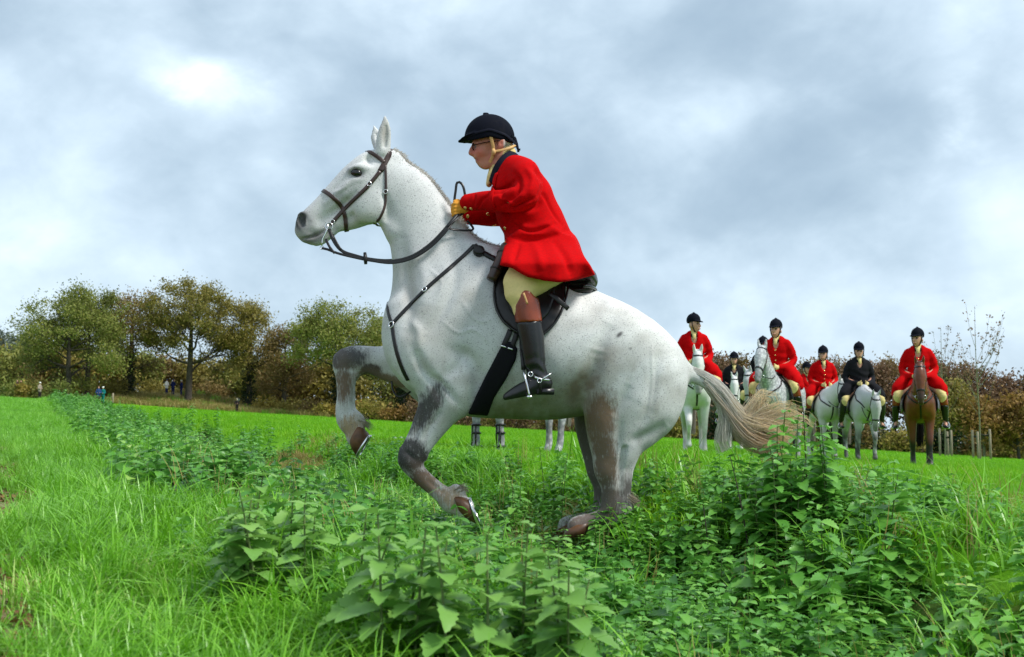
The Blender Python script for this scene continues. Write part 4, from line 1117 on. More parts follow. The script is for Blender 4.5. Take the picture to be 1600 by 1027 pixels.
mb = MB(); ribbon(mb, catmull([H(804, 214, 0), H(807, 225, -.01), H(809, 233, -.012), H(813, 234, -.015)], 10), np.tile((0, -1., 0), (10, 1)), .012, .003); ribbon(mb, catmull([H(805, 216, .01), H(808, 226, .012), H(810, 238, .02)], 8), np.tile((0, -1., 0), (8, 1)), .012, .003); obj('ribbon', mb.mesh('ribbon'), M['navy'], helmet)
mb = MB()
for s in (-1, 1):
    ribbon(mb, catmull([H(766.5, 212, s * .100), H(769, 222, s * .092), H(771, 233, s * .082), H(770, 243, s * .070), H(765, 255, s * .045), H(762, 262, s * .012)], 20), np.tile((0, s, 0.), (20, 1)), .017, .004)
    ribbon(mb, catmull([H(771, 237, s * .082), H(785, 234.5, s * .080), H(797, 231, s * .065), H(805, 227, s * .03)], 12), np.tile((0, s, 0.), (12, 1)), .013, .004)
    tube(mb, [H(771, 233, s * .084), H(771.3, 238, s * .086), H(771, 243, s * .078)], [.008, .012, .008], 8)
obj('chin_strap', mb.mesh('chin_strap'), M['strap_tan'], helmet)
# --- stock tie and collar
st = bodybox([(750, 228, -.1), (808, 300, .1)], .02, .006)
st.chain([N(792, 241, 0, 15, .060), N(787, 250, 0, 16.5, .064), N(781, 260, 0, 16.5, .066)], .015)
st.chain([N(775, 264, 0, 10, .045), N(768, 275, 0, 7, .032), N(764, 288, 0, 5, .028)], .015)
st.chain([N(770, 266, -.040, 4, .014), N(766, 275, -.044, 4.5, .014), N(763, 287, -.036, 3, .012)], .006)
obj('stock_tie', mesh_np('stock_tie', *st.net()), M['stock'], rider)
mb = MB()
cl = catmull([H(767, 285, -.055), H(774, 270, -.082), H(787, 251, -.094), H(800, 241, -.062), H(805, 240, 0), H(800, 241, .062), H(787, 251, .094), H(774, 270, .082), H(767, 285, .055)], 50)
ax = catmull([H(778, 290, 0), H(784, 272, 0), H(788, 258, 0), H(790, 250, 0), H(790, 250, 0), H(790, 250, 0), H(788, 258, 0), H(784, 272, 0), H(778, 290, 0)], 50)
nr = cl - ax; nr[:, 2] += .02
ribbon(mb, cl, nr, np.interp(np.linspace(-1, 1, 50), [-1, -.7, 0, .7, 1], [.03, .055, .05, .055, .03]), .012); collar = mb.mesh('collar')
# --- coat: body, sleeves, skirts
CT = bodybox([(700, 235, -.46), (940, 450, -.46), (700, 235, .46), (940, 450, .46)], .03, .0065)
CT.chain([N(800, 262, 0, 19, .10), N(806, 276, 0, 33, .175), N(812, 296, 0, 44, .20), N(822, 325, 0, 49, .195), N(835, 355, 0, 49, .18), N(848, 380, 0, 49, .185), N(862, 402, 0, 46, .21)], 0.02, 24)
for s in (-1, 1):
    CT.chain([N(808, 262, s * .10, 14, .06), N(818, 268, s * .165, 21, .06), N(824, 280, s * .20, 23, .065)], 0.04)
    wr = (731, 315) if s < 0 else (734, 338)
    el = (816, 309) if s < 0 else (800, 330)
    CT.chain([N(822, 276, s * .20, 23, .075), N(826, 292, s * .245, 21.5, .07), N(*el, s * .275, 20.5, .068), N((el[0] + wr[0]) / 2 + 8, (el[1] + wr[1]) / 2 + 2, s * .21, 17.5, .058), N(wr[0] + 14, wr[1], s * .115, 14.5, .048), N(wr[0], wr[1] + 1, s * .095, 13.5, .045)], 0.025, 26)
G = CT.pts(); shp = CT.f.shape
u, w_ = to_px(G.reshape(-1, 3)); u = u.reshape(shp); w_ = w_.reshape(shp)
yo = np.abs(G[..., 1] - DH)
# skirts: a flared shape, open towards the saddle
sk = poly_sdf(u, w_, [(790, 372), (787, 392), (781, 415), (800, 420), (826, 433), (850, 440), (872, 441), (900, 437), (931, 430), (915, 404), (896, 372), (860, 352), (815, 355)]) * PXM
t_ = np.clip((w_ - 365) / 75, 0, 1)
fold = .003 * t_ * np.sin((u - .35 * (w_ - 360)) / 9.5) + .002 * t_ * np.sin((u + .2 * w_) / 4.7 + 1)
hw = .185 + .265 * smooth01((w_ - 368) / 46) + fold - .15 * smooth01((u - 868) / 55) * t_ - .03 * smooth01((800 - u) / 20)
skirt = smax(sk, yo - hw, .02)
CT.f = smin(CT.f, skirt.astype(np.float32), .035)
# creases at elbow, waist and front
CT.f += (.0045 * np.sin((u * .8 + w_ * .9) / 4.6 + 3 * np.sin(w_ / 17)) * np.exp(-((u - 812) / 26) ** 2 - ((w_ - 300) / 26) ** 2)
         + .004 * np.sin((w_ - .55 * u) / 5.0 + 2 * np.sin(u / 23)) * np.exp(-((u - 845) / 45) ** 2 - ((w_ - 365) / 20) ** 2)
         + .0035 * np.sin((u + .3 * w_) / 4.5) * np.exp(-((u - 765) / 22) ** 2 - ((w_ - 318) / 14) ** 2)
         + .003 * np.sin((w_ + .7 * u) / 9.0)).astype(np.float32)
# open neck
cutn = np.sqrt(((u - 772) / 17) ** 2 + ((w_ - 262) / 30) ** 2) - 1
CT.f = smax(CT.f, -np.maximum(cutn * .05, yo - .055).astype(np.float32), .015)
v, f = CT.net(1)
v = relief(v, f, [([(815, 292), (800, 308), (782, 324)], 3.4, 0.0238), ([(835, 310), (812, 322), (792, 329)], 3.4, 0.0216), ([(808, 280), (790, 294), (768, 304)], 3.4, 0.0173), ([(766, 303), (752, 314), (748, 328)], 2.5, 0.0130), ([(742, 303), (740, 326)], 1.7, 0.0086),
    ([(786, 366), (820, 374), (860, 369), (892, 360)], 4.2, 0.0216), ([(800, 350), (830, 361), (868, 350)], 3.4, 0.0173), ([(812, 380), (806, 396), (802, 408)], 4.2, 0.0151), ([(866, 380), (884, 402), (892, 430)], 5.1, 0.0216),
    ([(846, 292), (862, 328), (878, 352)], 2.5, 0.0130), ([(836, 262), (850, 286), (842, 312)], 4.2, 0.0259), ([(782, 298), (790, 325), (794, 352)], 3.4, 0.0151), ([(830, 378), (842, 400), (846, 425)], 6.8, -0.0130), ([(815, 330), (840, 322), (850, 305)], 4.2, 0.0259), ([(800, 268), (812, 284), (806, 300)], 3.4, 0.0173), ([(822, 262), (832, 280), (828, 300)], 4.2, -0.0130), ([(780, 310), (795, 316), (806, 322)], 2.5, -0.0130)], both=False)
coat = obj('coat', mesh_np('coat', v, f), M['red'], rider)
COAT_BVH = BVHTree.FromPolygons(v.tolist(), f.tolist())
obj('collar', collar, M['navy'], coat)
def on_bvh(px, py, bvh):
    d = (Vector(at(px, py, DH)) - CAMP).normalized()
    r = bvh.ray_cast(CAMP, d, 12)
    if r[0] is None: r = bvh.find_nearest(Vector(at(px, py, DH - .1)), 2)
    return np.array(r[0]), np.array(r[1])
def disc_button(px, py, r=.010):
    p, q = on_bvh(px, py, COAT_BVH); mb = MB(); tube(mb, p + q * np.array([-.002, .003, .005])[:, None], [r, r, r * .5], 10); obj('button', mb.mesh('button'), M['brass'], coat)
for x, y in ((762, 335), (772, 352), (777, 363), (783, 377), (727, 325), (731, 338), (736, 326)): disc_button(x, y)
p1 = [on_bvh(x, y, COAT_BVH) for x, y in catmull(np.array([(772, 270), (770, 290), (768, 310), (772, 325)], float), 16)]
mb = MB(); ribbon(mb, np.array([a + b * .004 for a, b in p1]), np.array([b for a, b in p1]), np.linspace(.05, .02, 16), .007); obj('lapel', mb.mesh('lapel'), M['red'], coat)
# --- breeches, boots, spurs, gloves
for s in (-1, 1):
    BR = bodybox([(780, 395, s * .05), (900, 505, s * .47)], .04, .0065)
    BR.chain([N(868, 414, s * .12, 33, .10), N(842, 425, s * .22, 34, .10), N(820, 438, s * .30, 32, .085), N(812, 456, s * .345, 24, .07), N(817, 474, s * .355, 19, .058), N(822, 490, s * .355, 18, .055)], .02, 22)
    G = BR.pts(); u, w_ = to_px(G.reshape(-1, 3)); u = u.reshape(BR.f.shape); w_ = w_.reshape(BR.f.shape)
    BR.f += (.0022 * np.sin((u * .6 + w_) / 4.2 + 2 * np.sin(u / 15))).astype(np.float32)
    obj('breeches', mesh_np('breeches', *BR.net()), M['cream'], rider)
    BT = bodybox([(780, 445, s * .28), (872, 632, s * .44)], .03, .0065)
    BT.chain([N(820, 452, s * .357, 19, .062), N(822, 470, s * .36, 20.5, .065), N(826, 500, s * .36, 21, .066), N(831, 530, s * .36, 20, .062), N(834, 558, s * .36, 18.5, .055), N(838, 580, s * .36, 16.5, .047), N(842, 594, s * .36, 15.5, .043)], .02, 26)
    BT.chain([N(850, 599, s * .36, 14, .04), N(838, 603, s * .36, 15.5, .042), N(820, 609, s * .36, 13.5, .044), N(804, 616, s * .36, 11, .044), N(793, 621, s * .36, 8, .034)], .018, 16)
    G = BT.pts(); u, w_ = to_px(G.reshape(-1, 3)); u = u.reshape(BT.f.shape); w_ = w_.reshape(BT.f.shape)
    topl = np.interp(u, [803, 808, 814, 820, 828, 834, 846], [478, 472, 458, 453.5, 455, 462, 470])
    BT.f = smax(BT.f, (topl - w_).astype(np.float32) * PXM, .006)
    BT.f += (.0028 * np.sin((w_ - .35 * u) / 3.0 + 1.5 * np.sin(u / 6)) * np.exp(-((w_ - 578) / 16) ** 2)).astype(np.float32)
    sole = 615.0 + (850 - u) * .19
    BT.f = smax(BT.f, (w_ - sole).astype(np.float32) * PXM, .006)
    full = BT.f.copy()
    BT.f = np.maximum(full, (w_ - 503.5 + .06 * (u - 825)).astype(np.float32) * PXM)
    o = obj('boot_top', mesh_np('boot_top', *BT.net()), M['boot_top'], rider)
    BT.f = np.maximum(full + .002, (502.5 - w_ - .06 * (u - 825)).astype(np.float32) * PXM)
    boot = obj('boot', mesh_np('boot', *BT.net()), M['boot'], rider)
    mb = MB(); box(mb, H(852, 612.5, s * .36), (.085, .075, .028)); o = obj('heel', mb.mesh('heel', False), M['boot'], boot)
    mb = MB(); spr = catmull([H(828, 586, s * .36 - .045), H(842, 592, s * .36 - .05), H(857, 594, s * .36 - .03), H(860, 594, s * .36), H(857, 594, s * .36 + .03), H(842, 592, s * .36 + .05), H(828, 586, s * .36 + .045)], 26)
    ribbon(mb, spr, spr - H(840, 592, s * .36), .010, .005); tube(mb, catmull([H(848, 592.5, s * .36 - .048), H(856, 587, s * .36 - .045), H(863, 582.5, s * .36 - .03)], 6), [.005, .005, .004, .004, .003, .002], 6)
    ring(mb, H(829, 585, s * .36 - .05), .011, .003); ring(mb, H(843, 595, s * .36 - .054), .010, .003)
    spur = obj('spur', mb.mesh('spur'), M['steel'], boot)
    mb = MB(); ribbon(mb, catmull([H(829, 585, s * .36 - .048), H(836, 590, s * .36 - .050), H(843, 595, s * .36 - .05), H(844, 607, s * .36 - .046), H(844, 616, s * .36 - .035)], 12), np.tile((0, -1., 0), (12, 1)), .013, .004); obj('spur_strap', mb.mesh('spur_strap'), M['leather'], spur)
    if s < 0:
        mb = MB(); p = catmull([H(818, 458, -.43), H(821, 466, -.432), H(824, 475, -.432)], 6); ribbon(mb, p, np.tile((0, -1., 0), (6, 1)), .010, .004); obj('pull_tab', mb.mesh('pull_tab'), M['strap_tan'], boot)
def fist(c, s):
    """gloved hand closed on the reins; c = knuckle centre pixel, s side"""
    B = bodybox([(c[0] - 18, c[1] - 22, s * .085 - .07), (c[0] + 22, c[1] + 22, s * .085 + .07)], .03, .0045)
    o = s * .085
    B.chain([N(c[0] + 12, c[1] - 4, o, 9, .028), N(c[0] + 3, c[1] - 1, o, 11, .020), N(c[0] - 3, c[1] + 2, o, 10, .018)], .01)
    for i, (dy, L_) in enumerate(((-8, 1.0), (-2.5, 1.08), (3, 1.02), (8, .85))):
        x, y = c[0] - 5, c[1] + dy
        B.chain([N(x + 5, y, o - .012, 3.1), N(x - 2 * L_, y + 1, o - .020, 3.0), N(x - 5 * L_, y + 3, o - .004, 2.8), N(x - 2 * L_, y + 4, o + .016, 2.6), N(x + 3, y + 3, o + .016, 2.4)], .003)
    B.chain([N(c[0] + 6, c[1] - 7, o + .012, 3.6), N(c[0] - 1, c[1] - 12, o + .006, 3.3), N(c[0] - 7, c[1] - 11, o - .004, 2.8)], .006)
    return B.net()
obj('glove', mesh_np('glove', *fist((717, 326), -1)), M['glove'], rider)
obj('glove', mesh_np('glove', *fist((721, 336), 1)), M['glove'], rider)
# ------------------------------------------------------------------ ground sheet
def axis(lo, hi, f0, f1, fine, grow):
    a = [f0]
    while a[-1] < f1: a.append(a[-1] + fine)
    st = fine
    while a[-1] < hi: st *= grow; a.append(a[-1] + st)
    b = [f0]; st = fine
    while b[-1] > lo: st *= grow; b.append(b[-1] - st)
    return np.array(b[:0:-1] + a)
gx, gy = axis(-420, 420, -5.5, 6.0, .08, 1.055), axis(-14, 700, 1.6, 13, .08, 1.045)
GX, GY = np.meshgrid(gx, gy)
GZ = ground_z(GX, GY)
gs = strip_s(GX, GY)
V = np.stack([GX, GY, GZ], -1).reshape(-1, 3)
ny, nx = GX.shape
i = np.arange(ny - 1)[:, None] * nx; j = np.arange(nx - 1)[None]
F = np.stack([i + j, i + j + 1, i + nx + j + 1, i + nx + j], -1).reshape(-1, 4)
nA = vnoise(GX * .9, GY * .9, 21) * .6 + vnoise(GX * 2.7, GY * 2.7, 22) * .4
nB = vnoise(GX * .11, GY * .05, 23)
FIELD = np.array((0.12, 0.33, 0.006))
tint = np.tile(FIELD, (ny, nx, 1)).astype(float)
tint *= (0.85 + .3 * nB)[..., None]
def mixg(col, m):
    global tint
    m = np.clip(m, 0, 1)[..., None]; tint = tint * (1 - m) + np.asarray(col) * m
mixg((0.045, 0.075, 0.018), smooth01((.5 - gs + (nA - .5) * .9) / .7))                 # weedy strip: earth between plants
mixg((0.075, 0.30, 0.012), smooth01((-1.7 - gs + (nA - .5) * .8) / .5) * .8)                # grass verge
mixg((0.20, 0.15, 0.095), smooth01((-2.72 - gs + (nA - .5) * .15 - .02 * np.maximum(GY - 5, 0)) / .1) * (1 - smooth01((GY - 9) / 6)))               # leaf-strewn path
mixg((0.33, 0.25, 0.08), np.exp(-((gs + .55) / .35) ** 2 - ((GY - 12.2) / 1.5) ** 2) * 1.1)   # dry bank of the ditch
edge = np.interp(GX, [-80, -46, -10, 20, 46, 70], [128, 132, 126, 112, 84, 78])        # rough ground beyond the mown field
rough = smooth01((GY - edge + (nA - .5) * 10) / 6)
mixg((0.27, 0.23, 0.09), rough)
mixg((0.10, 0.20, 0.04), rough * smooth01((vnoise(GX * .3, GY * .3, 31) - .5) / .2) * .6)
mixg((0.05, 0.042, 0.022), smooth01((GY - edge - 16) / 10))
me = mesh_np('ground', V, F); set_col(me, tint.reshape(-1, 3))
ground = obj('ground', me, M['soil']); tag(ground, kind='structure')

# ------------------------------------------------------------------ scattering of uncountable plants
def scatter(name, P, yaw, tilt, scl, variants, pick, label=None, category=None):
    col = bpy.data.collections.new(name + '_sources')               # never linked to the scene: only a source of shapes
    for k, (me, mat) in enumerate(variants):
        me.materials.clear()
        for m_ in (mat if isinstance(mat, list) else [mat]): me.materials.append(m_)
        col.objects.link(bpy.data.objects.new('%s_source_%02d' % (name, k), me))
    me = bpy.data.meshes.new(name)
    me.vertices.add(len(P)); me.vertices.foreach_set('co', np.ascontiguousarray(P, np.float32).ravel())
    a = me.attributes.new('turn', 'FLOAT_VECTOR', 'POINT')
    r = np.zeros((len(P), 3), np.float32); r[:, 0] = tilt; r[:, 2] = yaw
    a.data.foreach_set('vector', r.ravel())
    a = me.attributes.new('size', 'FLOAT', 'POINT'); a.data.foreach_set('value', np.asarray(scl, np.float32))
    a = me.attributes.new('pick', 'INT', 'POINT'); a.data.foreach_set('value', np.asarray(pick, np.int32))
    o = bpy.data.objects.new(name, me); COL.objects.link(o)
    ng = bpy.data.node_groups.new(name + '_scatter', 'GeometryNodeTree')
    ng.interface.new_socket('Geometry', in_out='INPUT', socket_type='NodeSocketGeometry')
    ng.interface.new_socket('Geometry', in_out='OUTPUT', socket_type='NodeSocketGeometry')
    n, l = ng.nodes, ng.links
    gi, go = n.new('NodeGroupInput'), n.new('NodeGroupOutput')
    ip = n.new('GeometryNodeInstanceOnPoints'); ci = n.new('GeometryNodeCollectionInfo')
    ci.inputs['Collection'].default_value = col; ci.inputs['Separate Children'].default_value = True; ci.inputs['Reset Children'].default_value = True
    def na(nm, ty):
        x = n.new('GeometryNodeInputNamedAttribute'); x.data_type = ty; x.inputs['Name'].default_value = nm
        return x.outputs['Attribute']
    l.new(gi.outputs[0], ip.inputs['Points']); l.new(ci.outputs[0], ip.inputs['Instance'])
    ip.inputs['Pick Instance'].default_value = True
    l.new(na('pick', 'INT'), ip.inputs['Instance Index'])
    er = n.new('FunctionNodeEulerToRotation'); l.new(na('turn', 'FLOAT_VECTOR'), er.inputs[0]); l.new(er.outputs[0], ip.inputs['Rotation'])
    l.new(na('size', 'FLOAT'), ip.inputs['Scale'])
    l.new(ip.outputs[0], go.inputs[0])
    md = o.modifiers.new('scatter', 'NODES'); md.node_group = ng
    tag(o, label, category, kind='stuff')
    return o
rng = np.random.default_rng(11)
def blades(n, rad, hmin, hmax, width, bend, seg=4):
    """a patch of grass blades, each a bent tapering strip"""
    mb = MB()
    for _ in range(n):
        a = rng.uniform(0, 6.283); q = rad * math.sqrt(rng.random()); h = rng.uniform(hmin, hmax)
        b = rng.uniform(0, 6.283); w = width * rng.uniform(.6, 1.2); bd = bend * rng.uniform(.3, 1.3)
        u = np.linspace(0, 1, seg + 1)
        d = np.array((math.cos(b), math.sin(b), 0)); sd_ = np.array((-math.sin(b), math.cos(b), 0))
        c0 = np.array((math.cos(a) * q, math.sin(a) * q, 0))
        p = c0 + d * (h * bd * u ** 2)[:, None] + np.array((0, 0, 1)) * (h * (u - .42 * min(bd, 1.3) * u ** 2.6))[:, None]
        ww = w * np.clip(1.12 - u ** 1.6, .06, 1) / 2
        v = np.concatenate([p - sd_ * ww[:, None], p + sd_ * ww[:, None]])
        k = seg + 1; ii = np.arange(seg)
        mb.add(v, np.stack([ii, ii + k, ii + k + 1, ii + 1], 1))
    return mb.mesh('blades')
def leaf_shape(L, W, fold=.25, droop=.3, teeth=True):
    """a toothed leaf of length L and full width W along +X: two halves folded at the midrib"""
    n = 13; us = np.linspace(0, 1, n)
    ws = np.clip(us + .015, 0, 1) ** .62 * np.clip(1 - us, 0, 1) ** .85; ws = ws / ws.max() * .5
    if teeth: ws = ws * np.where(np.arange(n) % 2 == 1, 1.10, .86)
    ws[-1] = 0
    back = np.where(np.arange(n) % 2 == 1, .035 * L, 0)
    mid = np.stack([us * L, 0 * us, -droop * L * us ** 2], 1)
    le = mid + np.stack([back, ws * W, ws * W * fold], 1); ri = mid + np.stack([back, -ws * W, ws * W * fold], 1)
    v = np.concatenate([mid, le, ri]); i = np.arange(n - 1)
    return v, np.concatenate([np.stack([i, i + 1, i + n + 1, i + n], 1), np.stack([i + 1, i, i + 2 * n, i + 2 * n + 1], 1)])
def place(v, pos, yaw, pitch, roll=0.0):
    cr_, sr = math.cos(roll), math.sin(roll)
    v = np.stack([v[:, 0], v[:, 1] * cr_ - v[:, 2] * sr, v[:, 1] * sr + v[:, 2] * cr_], 1)
    cp_, sp_ = math.cos(pitch), math.sin(pitch)
    v = np.stack([v[:, 0] * cp_ - v[:, 2] * sp_, v[:, 1], v[:, 0] * sp_ + v[:, 2] * cp_], 1)
    cy_, sy_ = math.cos(yaw), math.sin(yaw)
    return np.stack([v[:, 0] * cy_ - v[:, 1] * sy_, v[:, 0] * sy_ + v[:, 1] * cy_, v[:, 2]], 1) + pos
def nettle_spec(h, nodes, leafL):
    """stem polyline and leaf placements (pos, yaw, pitch, roll, length)"""
    lean = rng.normal(0, .10, 2)
    u = np.linspace(0, 1, 7)
    stem = np.stack([lean[0] * h * u ** 1.5, lean[1] * h * u ** 1.5, h * u], 1)
    leaves = []
    y0 = rng.uniform(0, 6.28)
    for k in range(nodes):
        f = .22 + .78 * k / (nodes - 1)
        p = np.array([np.interp(f, u, stem[:, q]) for q in range(3)])
        L = leafL * (1.0 - .55 * max(0, (f - .55) / .45)) * rng.uniform(.8, 1.15) * (.75 + .25 * min(1, f / .4))
        for s in (0, math.pi):
            leaves.append((p, y0 + k * 1.571 + s + rng.normal(0, .22), rng.uniform(-.1, .3) + .6 * max(0, f - .85), rng.normal(0, .25), L))
    return stem, leaves
def nettle_mesh(h, nodes, leafL):
    stem, leaves = nettle_spec(h, nodes, leafL)
    mb = MB(); tube(mb, stem, np.linspace(.0045, .002, 7), 4, False); ns = sum(len(q) for q in mb.q)
    for p, y, pt, rl, L in leaves:
        v, q = leaf_shape(L, L * .66, rng.uniform(.1, .4), rng.uniform(.15, .55))
        mb.add(place(v, p, y, pt, rl), q)
    me = mb.mesh('nettle')
    mi = np.zeros(len(me.polygons), np.int32); mi[:ns] = 1
    me.materials.append(None); me.materials.append(None)
    me.polygons.foreach_set('material_index', mi)
    return me
def sample_area(n, y0, y1, spread=.47, margin=1.0, power=1.0):
    """points with even density over the visible wedge between two depths (+ a margin for other viewpoints)"""
    y = np.sqrt(rng.uniform(y0 ** 2, y1 ** 2, n)) if power == 1 else rng.uniform(y0, y1, n)
    x = rng.uniform(-1, 1, n) * (spread * y + margin)
    return x, y
def pts3(x, y, sink=0.01):
    return np.stack([x, y, ground_z(x, y) - sink], 1)
# --- field grass
fv = [(blades(70, .17, .04, .10, .0055, .55, 3), M['grass_field']) for _ in range(5)] + [(blades(60, .18, .04, .09, .0055, .8, 3), M['grass_field']) for _ in range(3)]
x1, y1 = sample_area(9000, 3.0, 13); x2, y2 = sample_area(17000, 13, 40); x3, y3 = sample_area(15000, 40, 92)
x = np.concatenate([x1, x2, x3]); y = np.concatenate([y1, y2, y3])
sc = np.concatenate([np.full(9000, 1.0), np.full(17000, 1.25), np.full(15000, 1.9)]) * rng.uniform(.75, 1.25, len(x))
s = strip_s(x, y) + (vnoise(x * 1.2, y * 1.2, 41) - .5) * .7
lim = np.interp(x, [-80, -46, -10, 20, 46, 70], [128, 132, 126, 112, 84, 78])
k = (s > .25) & (y < lim - 1)
sc = sc * (.75 + .5 * vnoise(x * .35, y * .35, 51))
x, y, sc = x[k], y[k], sc[k]
scatter('field_grass', pts3(x, y), rng.uniform(0, 6.28, len(x)), rng.normal(0, .12, len(x)), sc, fv, rng.integers(0, 8, len(x)), 'short bright green grass covering the open field', 'grass')
# --- long grass of the verge and ditch
vv = [(blades(40, .14, .14, .36, .012, .85, 5), M['grass_verge']) for _ in range(5)] + [(blades(30, .14, .20, .44, .010, 1.2, 6), M['grass_verge']) for _ in range(3)]
def sample_strip(n, s0, s1, y0, y1):
    y = y0 + (y1 - y0) * rng.random(n) ** 1.6; s = rng.uniform(s0, s1, n)
    return (s + SOFF - y * SNRM[1]) / SNRM[0], y
x1, y1 = sample_area(5200, 1.9, 11, margin=.8); x2, y2 = sample_strip(6000, -4.5, -.6, 9, 40); x4, y4 = sample_area(2600, 1.2, 4.6, margin=.9); x3, y3 = sample_strip(5000, -9, -.6, 38, 120)
x1, y1 = np.concatenate([x1, x4]), np.concatenate([y1, y4]); x2, y2 = np.concatenate([x2, x3]), np.concatenate([y2, y3])
x = np.concatenate([x1, x2]); y = np.concatenate([y1, y2]); s = strip_s(x, y)
den = smooth01((-1.85 - s + (vnoise(x * 1.1, y * 1.1, 42) - .5) * 1.0) / .4) * np.maximum(np.maximum(.12, smooth01((s + 2.90 + .02 * np.maximum(y - 5, 0) + (vnoise(x * 3, y * 3, 44) - .5) * .2) / .12)), smooth01((y - 10) / 5))
den = np.maximum(den, .06 * ((s > -1.9) & (s < .7))); den = np.maximum(den, .40 * ((s > -2) & (s < .5) & (y > 7.5))); den = np.maximum(den, .10 * ((s > .7) & (s < 1.8) & (y < 9)))
den *= np.clip(1 - 1.4 * np.exp(-((x + 2.6) / .7) ** 2 - ((y - 12.2) / 1.3) ** 2), 0, 1)
k = rng.random(len(x)) < den
x, y = x[k], y[k]
dpt = np.clip(strip_s(x, y) + 2.8, 0, 1)
szs = rng.uniform(.55, 1.05, len(x)) * (.5 + .5 * dpt) * np.interp(y, [2.4, 3.4, 38, 50], [.7, 1, 1, 1.9])
scatter('long_grass', pts3(x, y), rng.uniform(0, 6.28, len(x)), rng.normal(0, .18, len(x)), szs, vv, rng.integers(0, 8, len(x)), 'long green grass on the verge beside the path', 'grass')
# --- dry tufts on the ditch bank and in the weeds
dv = [(blades(40, .10, .06, .17, .006, .9, 4), M['grass_dry']) for _ in range(4)]
x = np.concatenate([rng.normal(-2.6, .55, 430), rng.normal(.15, .5, 90), rng.uniform(1.5, 3.2, 120)]); y = np.concatenate([rng.normal(12.2, 1.1, 430), rng.normal(6.3, .3, 90), rng.uniform(4.2, 7, 120)])
nd = len(x); pkd = rng.integers(0, 4, nd); szd = rng.uniform(.6, 1.1, nd)
xs_, ys_ = sample_area(420, 2.4, 9, margin=.3); kk = (strip_s(xs_, ys_) > -2.2) & (strip_s(xs_, ys_) < 2.2); xs_, ys_ = xs_[kk], ys_[kk]      # single dead stalks among the weeds
dv += [(blades(3, .05, .30, .52, .006, .35, 5), M['grass_dry']) for _ in range(2)]
x = np.concatenate([x, xs_]); y = np.concatenate([y, ys_]); pkd = np.concatenate([pkd, rng.integers(4, 6, len(xs_))]); szd = np.concatenate([szd, rng.uniform(.5, 1.0, len(xs_))])
scatter('dry_grass', pts3(x, y), rng.uniform(0, 6.28, len(x)), rng.normal(0, .2, len(x)), szd, dv, pkd, 'patch of dry yellow grass on the bank of the ditch', 'grass')
# --- nettles filling the ditch
nv = [(nettle_mesh(rng.uniform(.32, .50), int(rng.integers(8, 11)), rng.uniform(.10, .135)), [M['nettle'], M['stem']]) for _ in range(8)]
x1, y1 = sample_area(19000, 2.1, 12, margin=.6); x2, y2 = sample_strip(6500, -2.6, .8, 11.5, 75)
x = np.concatenate([x1, x2]); y = np.concatenate([y1, y2]); s = strip_s(x, y) + (vnoise(x * .9, y * .9, 61) - .5) * .7
den = smooth01((s + 2.2) / .5) * smooth01((.45 - s) / .4)
den = np.maximum(den, np.exp(-((x - 1.3) / .5) ** 2 - ((y - 5.0) / .7) ** 2) * 1.2)
patch = smooth01((vnoise(x * .8, y * .8, 62) - .25) / .25)
den = den * np.where(y < 8, .7 + .3 * patch, .30 + .35 * patch)
bare = np.exp(-((x + 2.6) / .6) ** 2 - ((y - 12.2) / 1.2) ** 2) + np.exp(-((x - .2) / .35) ** 2 - ((y - 6.4) / .35) ** 2)
den *= np.clip(1 - 1.3 * bare, 0, 1)
k = rng.random(len(x)) < den
x, y = x[k], y[k]
gapm = np.exp(-((x + .211 * y) / .75) ** 2) * ((y > 7) & (y < 13.5))
sz = rng.uniform(.55, 1.1, len(x)) * (1 - .62 * gapm) * np.where(y > 12, 1.05, 1) * np.where(y < 3.4, .8, 1) * (.7 + .5 * vnoise(x * .6, y * .6, 63)) * np.where(y < 8, np.interp(x - .2 * (y - 5), [-3, .75, 1.1], [.70, .70, .74]), np.interp(y, [8, 30, 60], [.75, .9, 1.5]))
scatter('nettles', pts3(x, y, .03), rng.uniform(0, 6.28, len(x)), rng.normal(0, .16, len(x)), sz, nv, rng.integers(0, 8, len(x)), 'dense green nettles filling the ditch', 'nettles')
# --- fallen leaves on the path
def dead_leaf():
    v, q = leaf_shape(.07, .045, rng.uniform(-.3, .5), rng.uniform(-.4, .5)); mb = MB(); mb.add(v, q); return mb.mesh('fallen_leaf')
lv = [(dead_leaf(), M['fallen_leaf']) for _ in range(5)]
yy = 1.6 + 9 * rng.random(9000) ** 1.5; ss = -2.74 - rng.random(9000) ** 1.5 * 2.2 - .03 * np.maximum(yy - 5, 0)
xx = (ss + SOFF - yy * SNRM[1]) / SNRM[0]
scatter('fallen_leaves', np.stack([xx, yy, ground_z(xx, yy) + .012], 1), rng.uniform(0, 6.28, 9000), rng.normal(0, .5, 9000), rng.uniform(.28, .6, 9000), lv, rng.integers(0, 5, 9000), 'brown fallen leaves strewn over the path', 'leaves')
# --- rough grass beyond the field
rv = [(blades(60, .5, .3, .8, .05, .6, 3), M['grass_dry']) for _ in range(3)] + [(blades(60, .5, .3, .7, .05, .6, 3), M['grass_verge']) for _ in range(2)]
x = rng.uniform(-95, 90, 6000)
lim = np.interp(x, [-80, -46, -10, 20, 46, 70], [128, 132, 126, 112, 84, 78])
y = lim + np.abs(rng.normal(0, 6, 6000)) - 1
pk = np.where(rng.random(6000) < .82, rng.integers(0, 3, 6000), rng.integers(3, 5, 6000))
scatter('rough_grass', pts3(x, y), rng.uniform(0, 6.28, 6000), rng.normal(0, .15, 6000), rng.uniform(.6, 1.3, 6000), rv, pk, 'rough straw-coloured grass along the far edge of the field', 'grass')
